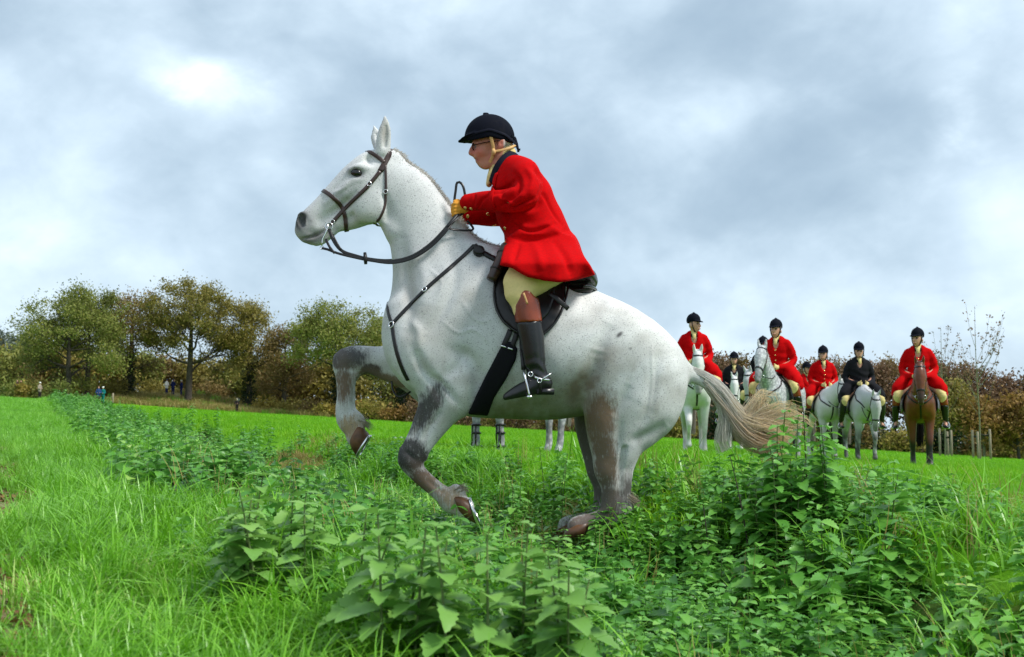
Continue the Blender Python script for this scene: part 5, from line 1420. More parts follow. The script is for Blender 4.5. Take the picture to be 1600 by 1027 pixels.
# ------------------------------------------------------------------ trees, bushes, saplings
def skeleton(rng, H_, trunk_f, spread, n_limb, r0, levels=3, up=.55, lean=0.0):
    """branches as (points, radii); returns also the tips for foliage"""
    br, tips = [], []
    top = H_ * trunk_f
    x0 = rng.normal(0, .15, 2) * H_ * .06
    tr = np.array([(0, 0, -.4), (x0[0] * .4 + lean * .3, x0[1] * .4, top * .5), (x0[0] + lean, x0[1], top), (x0[0] * 1.3 + lean * 1.6, x0[1] * 1.3, top + (H_ - top) * .55)])
    trp = catmull(tr, 10); br.append((trp, np.interp(np.linspace(0, 1, 10), [0, .12, .6, 1], [r0 * 1.35, r0, r0 * .72, r0 * .25])))
    def grow(p, d, L, r, lv):
        n = 5
        pts = [p]; dd = d.copy()
        for _ in range(n - 1):
            dd = dd + rng.normal(0, .16, 3) + np.array((0, 0, .06 if lv < 2 else .0)); dd /= np.linalg.norm(dd)
            pts.append(pts[-1] + dd * L / (n - 1))
        pts = np.array(pts)
        br.append((pts, np.linspace(r, r * .4, n)))
        if lv >= levels:
            tips.append(pts[-1]); tips.append(pts[2]); return
        for _ in range(int(rng.integers(3, 5)) if lv < 2 else 3):
            f = rng.uniform(.35, 1.0); i = min(n - 2, int(f * (n - 1)))
            q = pts[i] + (pts[i + 1] - pts[i]) * rng.random()
            nd = dd + rng.normal(0, .62, 3); nd[2] += .12; nd /= np.linalg.norm(nd)
            grow(q, nd, L * rng.uniform(.5, .72), r * .5, lv + 1)
    for k in range(n_limb):
        f = rng.uniform(.32, 1.0) ** .8
        p = trp[min(9, int(f * 9))]
        a = k * 2.4 + rng.uniform(-.4, .4)
        el = up * (.25 + .95 * f) + rng.normal(0, .1)
        d = np.array((math.cos(a) * math.cos(el), math.sin(a) * math.cos(el), math.sin(el)))
        L = spread * rng.uniform(.55, .85) * (1.12 - .35 * f)
        grow(p, d, L, r0 * .42 * (1.1 - .5 * f), 1)
    return br, np.array(tips)
def foliage(rng, tips, n, clump, size, flat=.75):
    """n small leaf faces spread in clumps round the tips"""
    c = tips[rng.integers(0, len(tips), n)]
    p = c + rng.normal(0, 1, (n, 3)) * np.array((1, 1, flat)) * clump * rng.uniform(.35, 1.0, (n, 1))
    a = rng.normal(0, 1, (n, 3)); a /= np.linalg.norm(a, axis=1, keepdims=True)
    b = np.cross(a, rng.normal(0, 1, (n, 3))); b /= np.linalg.norm(b, axis=1, keepdims=True)
    s = size * rng.uniform(.5, 1.2, (n, 1))
    bend = np.cross(a, b) * s * .25
    v = np.stack([p - a * s, p - b * s * .55 + bend, p + a * s, p + b * s * .55 + bend], 1).reshape(-1, 3)
    return v, np.arange(n * 4).reshape(-1, 4)
def tree(name, label, base, H_, W_, mat, seed, group=None, leaves=7000, trunk_f=.34, n_limb=11, levels=3, leaf=.15, clump=.75, bark='bark', cat='tree', lean=0.0, up=.55, r0=None, ivy=False):
    rng = np.random.default_rng(seed)
    o = empty(name, base); tag(o, label, cat, group)
    r0 = r0 or H_ * .026
    br, tips = skeleton(rng, H_, trunk_f, W_ * .5, n_limb, r0, levels, up, lean)
    # fit the crown to the wanted height and width
    t = tips
    zs = (H_ * .97 - clump * .4) / max(t[:, 2].max(), .1); ws = (W_ * .5) / (np.percentile(np.abs(t[:, 0] - lean), 96) + clump * .5)
    S = np.array((ws, ws, zs))
    mb = MB()
    for p, r in br: tube(mb, p * S, r, 5 if r[0] < r0 * .3 else 8, False)
    ob = obj('trunk', mb.mesh('trunk'), M[bark]); ob.parent = o
    mb = MB()
    ts = t * S
    nc = 70                                              # leaf masses that round the crown off
    el = np.arcsin(rng.uniform(-.35, 1, nc)); az = rng.uniform(0, 6.283, nc); rr = rng.uniform(.62, .97, nc)
    dome = np.stack([np.cos(az) * np.cos(el) * W_ * .5 * rr + lean * .5, np.sin(az) * np.cos(el) * W_ * .5 * rr, H_ * (.56 + .40 * np.sin(el) * rr)], 1)
    if leaves > 500: ts = np.concatenate([ts[rng.integers(0, len(ts), 110)], dome])
    v, q = foliage(rng, ts, leaves, clump * (1.15 if leaves > 500 else 1), leaf); mb.add(v, q)
    oc = obj('crown', mb.mesh('crown', False), M[mat]); oc.parent = o
    if ivy:
        n = 900; z = rng.uniform(0, H_ * .45, n); a = rng.uniform(0, 6.28, n); rr = r0 * rng.uniform(1.0, 2.3, n)
        mb = MB(); v, q = foliage(rng, np.stack([np.cos(a) * rr, np.sin(a) * rr, z], 1), 1300, .18, .16); mb.add(v, q)
        oi = obj('ivy', mb.mesh('ivy', False), M['dark_leaf']); oi.parent = o
    return o
def bush(name, label, base, H_, W_, mat, seed, group=None, leaves=1500, leaf=.16, cat='bush'):
    rng = np.random.default_rng(seed)
    o = empty(name, base); tag(o, label, cat, group)
    mb = MB(); tips = []
    for k in range(9):
        a = k * 2.4 + rng.uniform(-.4, .4); q = rng.uniform(.15, .95)
        e = np.array((math.cos(a) * W_ * .45 * q, math.sin(a) * W_ * .4 * q, H_ * rng.uniform(.55, .95) * (1.1 - .45 * q)))
        m = e * np.array((.45, .45, .55)) + rng.normal(0, .05, 3) * H_
        p = catmull([np.array((0, 0, -.2)), m, e], 6); tube(mb, p, np.linspace(.05, .012, 6) * H_ / 3, 4, False)
        tips += [p[-1], p[4], p[3], p[2] + rng.normal(0, .1, 3) * W_]
    ob = obj('branches', mb.mesh('branches'), M['bark']); ob.parent = o
    t = np.array(tips); t[:, 2] = np.maximum(t[:, 2], .15 * H_)
    mb = MB(); v, q = foliage(rng, t, leaves, W_ * .14, leaf, .8); v[:, 2] = np.maximum(v[:, 2], -.1); mb.add(v, q)
    oc = obj('crown', mb.mesh('crown', False), M[mat]); oc.parent = o
    return o
def tree_px(name, label, px, top, d, wpx, mat, seed, **kw):
    b = drop(px, d)
    htop = at(px, top, d)[2]
    return tree(name, label, b, htop - b[2], wpx * d / FPX, mat, seed, **kw)
LG = 'trees along the far left edge of the field'
tree_px('oak_tree', 'broad olive-green oak standing at the left end of the far tree line', 112, 447, 134, 185, 'oak_green', 101, group=LG, leaves=27000, n_limb=14, up=.45, trunk_f=.30)
tree_px('oak_tree', 'oak with dark forked trunk between the broad left oak and the brown tree', 140, 452, 139, 95, 'oak_green', 107, group=LG, leaves=13000, n_limb=9, trunk_f=.36)
tree_px('oak_tree', 'thin brown-leaved oak left of the tallest tree', 204, 452, 142, 92, 'oak_brown', 102, group=LG, leaves=9000, trunk_f=.42, ivy=True)
tree_px('oak_tree', 'tallest tree, olive-brown oak with domed crown behind the trio of spectators', 297, 421, 138, 160, 'oak_olive', 103, group=LG, leaves=30000, n_limb=15, up=.75, trunk_f=.34)
tree_px('oak_tree', 'narrow olive tree just right of the tallest oak', 391, 459, 140, 88, 'oak_olive', 104, group=LG, leaves=14000, ivy=True)
tree_px('oak_tree', 'low rusty-brown tree between the narrow olive tree and the rounded green one', 446, 505, 137, 80, 'oak_brown', 105, group=LG, leaves=11000)
tree_px('oak_tree', 'rounded green oak close to the raised forelegs of the leaping horse', 530, 459, 130, 158, 'oak_green', 106, group=LG, leaves=27000, n_limb=14, ivy=True)
tree_px('oak_tree', 'olive tree seen behind the chest of the leaping horse', 628, 500, 132, 110, 'oak_olive', 108, group=LG, leaves=11000, ivy=True)
for k, (px, top, d, w, m) in enumerate([(8, 512, 190, 60, 'grey_green'), (36, 520, 200, 46, 'grey_green'), (62, 548, 165, 60, 'oak_brown')]):
    tree_px('far_tree', ['pale hazy tree at the very left edge of the picture', 'pale hazy tree second from the left edge of the picture', 'small brown tree left of the broad left oak'][k], px, top, d, w, m, 120 + k, group=LG, leaves=2600, leaf=.3)
BK = 'trees of the wood behind the far left trees'
k = 0
for px in range(-60, 1100, 46):
    d = 158 + 8 * math.sin(px * .7); top = 545 + 16 * math.sin(px * .13) + (px > 600) * 20
    tree_px('woodland_tree', 'tree in the shaded wood behind the left row of trees, %s' % ORD[k], px + 11 * math.sin(px), top, d, 78, ['oak_olive', 'oak_olive', 'oak_green', 'oak_brown'][k % 4], 200 + k, group=BK, leaves=3000, leaf=.30, clump=.9, trunk_f=.25, levels=2)
    k += 1
bl = [(30, 24, 128, 7.0, 2.3, 'oak_green'), (55, 20, 129, 5.0, 2.4, 'oak_olive'), (36, 10, 125, 2.0, 1.7, 'yellow'), (95, 20, 128, 6, 2.3, 'oak_green'), (420, 16, 134, 4, 1.8, 'yellow'), (458, 16, 133, 5, 1.7, 'oak_olive'), (488, 16, 131, 4.5, 1.8, 'oak_brown'),
      (510, 18, 128, 4, 1.5, 'yellow'), (548, 18, 127, 5, 2.2, 'orange'), (578, 24, 125, 5, 2.6, 'oak_olive'), (604, 12, 122, 2.6, 1.3, 'orange'), (626, 18, 123, 3.2, 1.6, 'orange'), (655, 20, 121, 5, 2.4, 'russet'), (690, 20, 121, 5, 2.2, 'russet'), (725, 20, 120, 5, 2.3, 'russet'), (775, 20, 119, 5, 2.2, 'oak_brown'), (815, 20, 118, 5, 2.3, 'russet'), (860, 20, 117, 5, 2.2, 'oak_brown'), (905, 20, 116, 5, 2.2, 'russet'), (960, 20, 115, 5, 2.2, 'oak_brown'), (1010, 20, 114, 5, 2.2, 'oak_olive'), (240, 10, 150, 6, 2.2, 'oak_olive'), (330, 10, 151, 6, 2.2, 'oak_brown'), (170, 10, 140, 6, 2.4, 'oak_olive')]
BLB = {'oak_green': 'green', 'oak_olive': 'olive', 'oak_brown': 'brown', 'yellow': 'yellow', 'orange': 'orange', 'russet': 'russet'}
for k, (px, _, d, w, h, m) in enumerate(bl):
    bush('bush', '%s bush along the far edge of the field, %s of its colour' % (BLB[m], ORD[sorted(q[0] for q in bl if q[5] == m).index(px)]), drop(px, d), h, w, m, 300 + k, group='%s bushes along the far edge of the field' % BLB[m], leaves=1500)
for k, px in enumerate(range(-70, 1120, 38)):
    bush('thicket', 'shaded thicket between the trunks of the left wood, %s' % ORD[k], drop(px + 9 * math.sin(px * 3.1), 168 + 5 * math.sin(px * 1.3)), 5.2 + 1.2 * math.sin(px * .9), 6.5, ['oak_olive', 'oak_olive', 'oak_green', 'oak_brown'][k % 4], 350 + k, group='thickets between the trunks of the wood', leaves=1300, leaf=.3, cat='thicket')
# the russet wood on the right
RG = 'trees of the russet wood on the right'
rl = [(1075, 560, 112, 70, 'russet'), (1112, 546, 108, 72, 'russet'), (1150, 552, 110, 66, 'oak_brown'), (1190, 562, 106, 64, 'russet'), (1232, 560, 108, 70, 'oak_olive'), (1272, 558, 104, 66, 'russet'), (1315, 556, 105, 70, 'oak_brown'), (1352, 560, 102, 66, 'russet'), (1392, 553, 104, 80, 'oak_brown'), (1440, 560, 102, 66, 'russet'), (1488, 562, 100, 66, 'russet'), (1530, 572, 99, 66, 'russet'), (1568, 584, 98, 60, 'russet'), (1602, 580, 98, 62, 'russet'), (1640, 575, 97, 66, 'oak_brown'), (1690, 575, 97, 66, 'russet')]
for k, (px, top, d, w, m) in enumerate(rl):
    tree_px('autumn_tree', '%s tree in the wood behind the mounted group, %s' % ({'russet': 'russet', 'oak_brown': 'brown', 'oak_olive': 'olive'}[m], ORD[k]), px, top, d, w * 1.15, m, 400 + k, group=RG, leaves=8000, leaf=.15, clump=.6, trunk_f=.25, n_limb=10)
for k, px in enumerate(range(1060, 1700, 34)):
    bush('shrub', 'dark shrub at the foot of the russet wood, %s' % ORD[k], drop(px, 93 + 3 * math.sin(px)), 2.6 + .8 * math.sin(px * 1.7), 4.2, ['oak_olive', 'russet', 'dark_leaf', 'oak_brown', 'dark_leaf'][k % 5], 450 + k, group='shrubs at the foot of the russet wood', leaves=1700)
tree_px('willow_tree', 'olive-yellow tree behind the bay horse and its rider', 1478, 590, 84, 66, 'oak_olive', 470, leaves=5200, leaf=.15, clump=.5, trunk_f=.2, bark='bark_pale')
tree_px('willow_tree', 'orange-brown small tree behind the staked sapling', 1530, 618, 82, 62, 'orange', 471, leaves=2600, leaf=.15, clump=.5, trunk_f=.2, bark='bark_pale')
tree_px('willow_tree', 'low golden-brown tree at the right edge of the picture', 1584, 612, 82, 90, 'orange', 472, leaves=6000, leaf=.15, clump=.5, trunk_f=.2)
for k, (px, top) in enumerate([(1130, 548), (1300, 540), (1165, 545)]):
    tree_px('bare_tree', ['bare twiggy tree top above the wood left of the red rider group', 'slim bare tree above the wood between two red riders', 'bare twiggy crown beside the small rider in black'][k], px, top, 112, 34, 'russet', 480 + k, leaves=160, leaf=.12, n_limb=14, up=1.0, r0=.10)
# staked saplings in the field
def sapling(label, px, top, d, stakes, seed, wpx):
    rng = np.random.default_rng(seed)
    b = drop(px, d); Ht = at(px, top, d)[2] - b[2]; m = d / FPX
    o = empty('sapling', b); tag(o, label, 'sapling', 'staked saplings in the field')
    mb = MB(); mb2 = MB()
    tr = catmull([(0, 0, -.1), (.03, 0, Ht * .3), (-.03, 0, Ht * .6), (0, 0, Ht)], 12); tube(mb, tr, np.linspace(.045, .006, 12), 7, False)
    tips = []
    for k in range(20):
        f = rng.uniform(.28, .75); z = Ht * f; a = rng.uniform(0, 6.28)
        L = Ht * (.34 - .2 * abs(f - .5)) * rng.uniform(.7, 1.25)
        d0 = np.array((math.cos(a) * .55, math.sin(a) * .55, 1.0)); d0 /= np.linalg.norm(d0)
        p0 = np.array((0, 0, z)); p = catmull([p0, p0 + d0 * L * .5 + np.array((math.cos(a), math.sin(a), 0)) * L * .06, p0 + d0 * L + np.array((0, 0, L * .12))], 7)
        tube(mb, p, np.linspace(.011, .004, 7), 4, False); tips += [p[3], p[4], p[5], p[6]]
    ob = obj('trunk', mb.mesh('sapling_trunk'), M['bark_pale']); ob.parent = o
    v, q = foliage(rng, np.array(tips + list(tr[9:])), 420, .10, .07); mb2.add(v, q)
    oc = obj('crown', mb2.mesh('sapling_crown', False), M['russet']); oc.parent = o
    for k, (sx, hpx, dy) in enumerate(stakes):
        sb = drop(sx, d + dy); hz = hpx * m
        so = empty('stake', sb); tag(so, '%s wooden stake of the sapling %s' % (['left', 'middle', 'right'][k], 'behind the bay horse' if px < 1500 else 'at the right of the picture'), 'stake', 'wooden stakes round the saplings')
        mb = MB(); tube(mb, [(0, 0, -.2), (.005, 0, hz * .5), (0, 0, hz - .02), (0, 0, hz)], [.055, .055, .055, .045], 9); s_ = obj('post', mb.mesh('stake_post'), M['stake']); s_.parent = so
        top_ = np.array((0, 0, hz - .25)); tb = np.array((b[0] - sb[0], b[1] - sb[1], hz - .3 + rng.normal(0, .05)))
        mb = MB(); ribbon(mb, catmull([top_, (top_ + tb) / 2 + np.array((0, 0, -.05)), tb], 6), np.tile((0, 1., 0.2), (6, 1)), .09, .012); s_ = obj('tie_band', mb.mesh('tie_band'), M['leather']); s_.parent = so
sapling('staked sapling with bare upright branches at the right of the picture', 1524, 478, 54, [(1513, 47, .2), (1521, 45, -.6), (1540, 50, .1)], 7, 60)
sapling('staked sapling partly hidden behind the bay horse and its rider', 1470, 512, 56, [(1462, 46, .2), (1474, 42, .7), (1480, 44, -.1)], 8, 40)
# ------------------------------------------------------------------ the mounted group in the field
M['coat_bg'] = coat_mat('grey_coat_far', fleck=.25)
M['coat_dapple'] = coat_mat('dapple_grey_coat', fleck=.3, dapple=.55)
t = NT('bay_coat'); n = t.noise(40, 4, .6)
t.set(t.mix(t.rmp(n, .3, .7, 0, .4), t.attr('tint').outputs['Color'], (0.5, .45, .4), 'MULTIPLY'), .38, spec=.45); t.bump(n, .2, .004); M['coat_bay'] = t.m
def rot_about(P, c, yaw, pitch=0.0):
    """turn local points about c: pitch in the x-z plane (positive = nose down), then yaw about z"""
    q = np.asarray(P, float) - c
    ca, sa = math.cos(pitch), math.sin(pitch)
    q = np.stack([q[..., 0] * ca + q[..., 2] * sa, q[..., 1], -q[..., 0] * sa + q[..., 2] * ca], -1)
    ca, sa = math.cos(yaw), math.sin(yaw)
    return np.stack([q[..., 0] * ca - q[..., 1] * sa, q[..., 0] * sa + q[..., 1] * ca, q[..., 2]], -1) + c
def rows(lst, fn=None):
    A = np.array([(x, y, z, r, (hw / r if hw else 1.0)) for x, y, z, r, hw in lst], float)
    if fn is not None: A[:, :3] = fn(A[:, :3])
    return A
NB, PL = np.array((.48, 0, 1.28)), np.array((.99, 0, 1.84))
def field_horse(name, label, base, heading, coat, neck_yaw=0.0, neck_pitch=0.0, head_pitch=0.0, stride=(0, 0, 0, 0), lift=(0, 0, 0, 0), size=1.0, seed=0, h=.019, socks=None, boots=False):
    """a horse standing or walking; local +x is forward. Returns a dict with transforms for tack and rider"""
    rng = np.random.default_rng(seed)
    fn = lambda P: rot_about(P, NB, neck_yaw, neck_pitch)
    pl2 = fn(PL[None])[0]
    fh = lambda P: rot_about(fn(P), pl2, 0.0, head_pitch)
    wd = np.array((-math.sin(neck_yaw), math.cos(neck_yaw), 0))
    B = Body((-1.35, -.75, -.04), (1.75, .75, 2.25), h)
    B.chain(rows([(.60, 0, 1.12, .19, .16), (.45, 0, 1.11, .28, .225), (.20, 0, 1.11, .325, .265), (-.1, 0, 1.11, .315, .30), (-.40, 0, 1.15, .295, .29), (-.65, 0, 1.19, .29, .275), (-.85, 0, 1.17, .21, .20)]), .03)
    B.chain(rows([(.40, 0, 1.46, .10, .05), (.2, 0, 1.44, .10, .06), (-.2, 0, 1.37, .08, .1), (-.6, 0, 1.42, .08, .12)]), .12)
    B.chain(rows([(.40, 0, 1.18, .30, .19), (.60, 0, 1.36, .25, .15), (.76, 0, 1.54, .20, .115), (.89, 0, 1.71, .155, .088), (.97, 0, 1.83, .11, .07)], fn), .06, wdir=wd)
    B.chain(rows([(.97, 0, 1.85, .09, .06), (1.06, 0, 1.76, .135, .095), (1.14, 0, 1.64, .12, .085), (1.22, 0, 1.50, .092, .062), (1.285, 0, 1.38, .075, .055), (1.31, 0, 1.33, .060, .052)], fh), .025, wdir=wd)
    for s in (-1, 1):
        B.chain(rows([(1.03, s * .055, 1.66, .085, .03), (1.07, s * .06, 1.68, .08, .03)], fh), .03, wdir=wd)
        B.chain(rows([(.96, s * .045, 1.88, .036, .03), (.965, s * .062, 1.97, .034, .026), (.98, s * .068, 2.045, .016, .012)], fh), .02, wdir=wd)
        B.chain(rows([(1.12, s * .088, 1.70, .03, .02), (1.15, s * .08, 1.66, .02, .016)], fh), .02, wdir=wd)
        B.ball(fh(np.array([(1.325, s * .045, 1.355)]))[0], (.022, .016, .026), .01, 'cut')
        B.chain(rows([(.52, s * .13, 1.15, .16, .10), (.46, s * .15, .98, .14, .09)]), .06)
        B.chain(rows([(-.70, s * .14, 1.12, .22, .13), (-.72, s * .15, .95, .19, .11)]), .06)
    for i, s in ((0, -1), (1, 1)):
        st, lf = stride[i], lift[i]
        B.chain(rows([(.44, s * .15, 1.0, .125, .10), (.42 + st * .15, s * .145, .82, .098, .085), (.42 + st * .4 + lf * .12, s * .14, .64 + lf * .06, .073, .065), (.43 + st * .62 + lf * .26, s * .14, .48 + lf * .10, .056, .054),
                      (.42 + st * .82 + lf * .12, s * .14, .31 + lf * .13, .040, .037), (.41 + st * .96 - lf * .02, s * .14, .165 + lf * .18, .047, .042), (.44 + st - lf * .08, s * .14, .095 + lf * .18, .042, .042), (.46 + st - lf * .12, s * .14, .035 + lf * .2, .056, .056)]), .04)
    for i, s in ((2, -1), (3, 1)):
        st, lf = stride[i], lift[i]
        B.chain(rows([(-.68, s * .15, 1.0, .2, .12), (-.62 + st * .2, s * .155, .83, .13, .10), (-.73 + st * .5, s * .15, .65 + lf * .05, .083, .07), (-.83 + st * .75, s * .145, .50 + lf * .1, .062, .05),
                      (-.82 + st * .9, s * .14, .32 + lf * .1, .043, .038), (-.81 + st, s * .14, .165 + lf * .1, .048, .042), (-.78 + st, s * .14, .095 + lf * .1, .043, .042), (-.76 + st, s * .14, .035 + lf * .1, .056, .056)]), .04)
    v, f = B.net(1)
    # colours
    x, y, z = v[:, 0], v[:, 1], v[:, 2]
    hd = np.linalg.norm(v - fh(np.array([(1.30, 0, 1.36)]))[0], axis=1)
    nz_ = vnoise(x * 9 + y * 7, z * 9, seed) * .6 + vnoise(x * 25, z * 25 + y * 20, seed + 1) * .4
    if coat == 'bay':
        c = np.tile(np.array((0.135, 0.034, 0.010)), (len(v), 1)) * (.75 + .5 * nz_)[:, None]
        c = lerp(c, (0.008, 0.006, 0.006), smooth01((.62 - z + (nz_ - .5) * .2) / .22))
        c = lerp(c, (0.02, 0.012, 0.01), smooth01((.22 - hd) / .12) * .8)
        mat = M['coat_bay']
    else:
        base_c = {'white': (.70, .70, .68), 'dapple': (.58, .60, .61), 'grey': (.50, .51, .52)}[coat]
        c = np.tile(np.array(base_c), (len(v), 1))
        lg = smooth01((.80 - z) / .35)
        lc = {'white': (.50, .46, .42), 'dapple': (.25, .24, .24), 'grey': (.06, .055, .055)}[coat]
        c = lerp(c, lc, lg * np.clip((nz_ - .15) * (1.7 if coat != 'grey' else 2.6), 0, 1))
        c = lerp(c, (.13, .12, .12), smooth01((.20 - hd) / .14) * .75)
        mat = M['coat_dapple'] if coat == 'dapple' else M['coat_bg']
    if socks is not None: c = lerp(c, socks, smooth01((.30 - z) / .1))
    c = lerp(c, (.025, .02, .018), smooth01((.075 - z) / .02) * (lift[0] == 0 or 1))
    ang = heading - math.pi / 2
    R = np.array(((math.cos(ang), -math.sin(ang), 0), (math.sin(ang), math.cos(ang), 0), (0, 0, 1)))
    base = np.asarray(base, float)
    T = lambda P: (np.asarray(P, float) * size) @ R.T + base
    o = root(name, base); tag(o, label, 'horse', 'horses of the mounted group in the field')
    me = mesh_np('horse_body', T(v), f); set_col(me, c); obj('body', me, mat, o)
    bvh = BVHTree.FromPolygons(v.tolist(), f.tolist())
    for s in (-1, 1):
        E = Body(-np.ones(3) * .05, np.ones(3) * .05, .008); E.ball((0, 0, 0), (.024, .018, .02), 0)
        ev, ef = E.net(); ev = ev + fh(np.array([(1.125, s * .088, 1.685)]))[0]
        obj('eye', mesh_np('eye', T(ev), ef), M['eye'], o)
    # mane and tail
    dark = coat == 'bay'
    mb = MB(); tc_ = []
    nk = fn(catmull(np.array([(.97, 0, 1.93), (.86, 0, 1.84), (.68, 0, 1.71), (.50, 0, 1.57), (.40, 0, 1.52)]), 40))
    for _ in range(260):
        p = nk[rng.integers(0, 40)]; s_ = rng.choice((-1, 1)); L = rng.uniform(.05, .13)
        pts = np.array([p + (0, 0, -.02), p + (rng.normal(0, .02), s_ * .04, .01), p + (rng.normal(0, .03), s_ * .075, -L)])
        n0 = mb.n; tube(mb, T(pts), [.006, .005, .002], 3, False); g = rng.uniform(.5, .8) if not dark else rng.uniform(.006, .016); tc_ += [(g, g * .97, g * .92)] * (mb.n - n0)
    me = mb.mesh('mane'); set_col(me, np.array(tc_)); obj('mane', me, M['tail'], o)
    mb = MB(); tc_ = []
    for _ in range(240):
        a = rng.uniform(0, 6.28); q = rng.random() ** .5
        e = np.array((math.cos(a), math.sin(a) * 1.0, 0)) * q
        pts = catmull([np.array((-.98, 0, 1.26)) + e * .02, np.array((-1.07, 0, 1.12)) + e * .04, np.array((-1.10, 0, .85)) + e * .08, np.array((-1.08, 0, rng.uniform(.35, .6))) + e * .06], 7)
        n0 = mb.n; tube(mb, T(pts), np.linspace(.008, .003, 7), 3, False); g = rng.uniform(.35, .7) if not dark else rng.uniform(.006, .016); tc_ += [(g, g * .93, g * .82)] * (mb.n - n0)
    me = mb.mesh('tail'); set_col(me, np.array(tc_)); obj('tail', me, M['tail'], o)
    if boots:
        for i, s in ((0, -1), (1, 1)):
            mb = MB(); c0 = np.array((.42 + stride[i] * .85, s * .14, 0))
            for zz, rr in ((.36, .046), (.27, .044), (.12, .062)):
                a = np.linspace(0, 6.283, 15); tube(mb, T(c0 + np.stack([np.cos(a) * rr, np.sin(a) * rr, np.full(15, zz)], 1)), .012, 5, False)
            for a in (.6, -.6): tube(mb, T([c0 + (.046 * math.cos(a), .046 * math.sin(a), .36), c0 + (.05 * math.cos(a), .05 * math.sin(a), .12)]), .009, 5)
            obj('tendon_boot', mb.mesh('tendon_boot'), M['leather'], o)
    return dict(T=T, bvh=bvh, fh=fh, fn=fn, base=base, o=o)
def lay(Hd, pts, n=14, lift=.008):
    P = catmull(np.asarray(pts, float), n); out = []; nn = []
    for p in P:
        r = Hd['bvh'].find_nearest(Vector(p), 1.0)
        out.append(np.array(r[0]) + np.array(r[1]) * lift); nn.append(np.array(r[1]))
    return np.array(out), np.array(nn)
def wstrap(Hd, name, parent, pts, width, mat, n=14, thick=.008, lift=.008):
    p, q = lay(Hd, pts, n, lift); T = Hd['T']; w0 = T(p); mb = MB()
    ribbon(mb, w0, T(p + q) - w0, width, thick); return obj(name, mb.mesh(name), mat, parent)
def field_tack(Hd, who, brown=False, breast=True, hands=((.36, -.07, 1.60), (.36, .07, 1.60))):
    T, fh = Hd['T'], Hd['fh']; mat = M['leather_brown'] if brown else M['leather']
    L_ = lambda P: [fh(np.array([p]))[0] for p in P]
    br = root('bridle', T(fh(np.array([(1.2, 0, 1.55)])))[0]); tag(br, 'leather bridle on ' + who, 'bridle', 'bridles of the mounted group')
    rg = root('reins', T(fh(np.array([(1.2, 0, 1.45)])))[0]); tag(rg, 'reins of ' + who, 'reins', 'reins of the mounted group')
    wstrap(Hd, 'browband', br, L_([(1.0, -.10, 1.86), (1.08, -.06, 1.88), (1.10, 0, 1.88), (1.08, .06, 1.88), (1.0, .10, 1.86)]), .026, mat)
    wstrap(Hd, 'noseband', br, L_([(1.17, -.09, 1.45), (1.27, -.06, 1.52), (1.29, 0, 1.54), (1.27, .06, 1.52), (1.17, .09, 1.45)]), .028, mat)
    for i, s in enumerate((-1, 1)):
        wstrap(Hd, 'cheekpiece', br, L_([(.99, s * .1, 1.88), (1.06, s * .12, 1.70), (1.15, s * .1, 1.52), (1.21, s * .08, 1.40)]), .022, mat)
        mb = MB(); ring(mb, T(np.array(L_([(1.225, s * .065, 1.385)])))[0], .03, .005, n=12); obj('bit_ring', mb.mesh('bit_ring'), M['steel'], br)
        a = L_([(1.225, s * .07, 1.375)])[0]; b = np.array(hands[i], float)
        m = (a + b) / 2 + np.array((0, s * .07, -.10)); p = T(catmull([a, m, b], 14)); mb = MB(); ribbon(mb, p, np.tile((0., 1., .3), (14, 1)), .016, .006); obj('rein', mb.mesh('rein'), mat, rg)
    sd = root('saddle', T(np.array([(.05, 0, 1.42)]))[0]); tag(sd, 'black saddle under the rider on ' + who, 'saddle', 'saddles of the mounted group')
    S = Body((-.45, -.45, .85), (.55, .45, 1.70), .02)
    S.chain(rows([(.30, 0, 1.50, .05, .09), (.10, 0, 1.47, .05, .13), (-.15, 0, 1.47, .06, .17), (-.27, 0, 1.51, .05, .16)]), .03)
    v, f = S.net(); obj('seat', mesh_np('seat', T(v), f), M['leather'], sd)
    for s in (-1, 1):
        P = [(.26, s * .22, 1.42), (.20, s * .32, 1.22), (.16, s * .34, 1.0)]; Q = [(-.08, s * .22, 1.42), (-.08, s * .33, 1.22), (-.02, s * .34, 1.02)]
        wstrap(Hd, 'saddle_flap', sd, [(.10, s * .15, 1.5), (.08, s * .3, 1.3), (.06, s * .36, 1.12), (.07, s * .36, .98)], .40 * 1.0, M['leather'], 10, .02, .02)
        mb = MB(); tube(mb, T(catmull([(.10, s * .39, 1.1), (.11, s * .42, .82)], 5)), .010, 5); obj('stirrup_leather', mb.mesh('stirrup_leather'), M['leather'], sd)
        mb = MB(); 
        tube(mb, T(catmull([(.11, s * .42 - .06, .70), (.11, s * .42 - .055, .77), (.11, s * .42, .83), (.11, s * .42 + .055, .77), (.11, s * .42 + .06, .70)], 14)), .009, 6); tube(mb, T([(.11, s * .42 - .06, .70), (.11, s * .42 + .06, .70)]), .014, 6)
        obj('stirrup_iron', mb.mesh('stirrup_iron'), M['steel'], sd)
    wstrap(Hd, 'girth', sd, [(.14, -.36, 1.0), (.15, -.25, .84), (.15, 0, .76), (.15, .25, .84), (.14, .36, 1.0)], .08, M['leather'], 16)
    if breast:
        bp = root('breastplate', T(np.array([(.72, 0, 1.12)]))[0]); tag(bp, 'leather breastplate on the chest of ' + who, 'harness', 'breastplates of the mounted group')
        for s in (-1, 1): wstrap(Hd, 'shoulder_strap', bp, [(.30, s * .2, 1.42), (.55, s * .22, 1.28), (.78, s * .05, 1.12)], .026, mat, 16)
        wstrap(Hd, 'lower_strap', bp, [(.80, 0, 1.12), (.72, 0, .95), (.55, 0, .80)], .03, mat, 8)
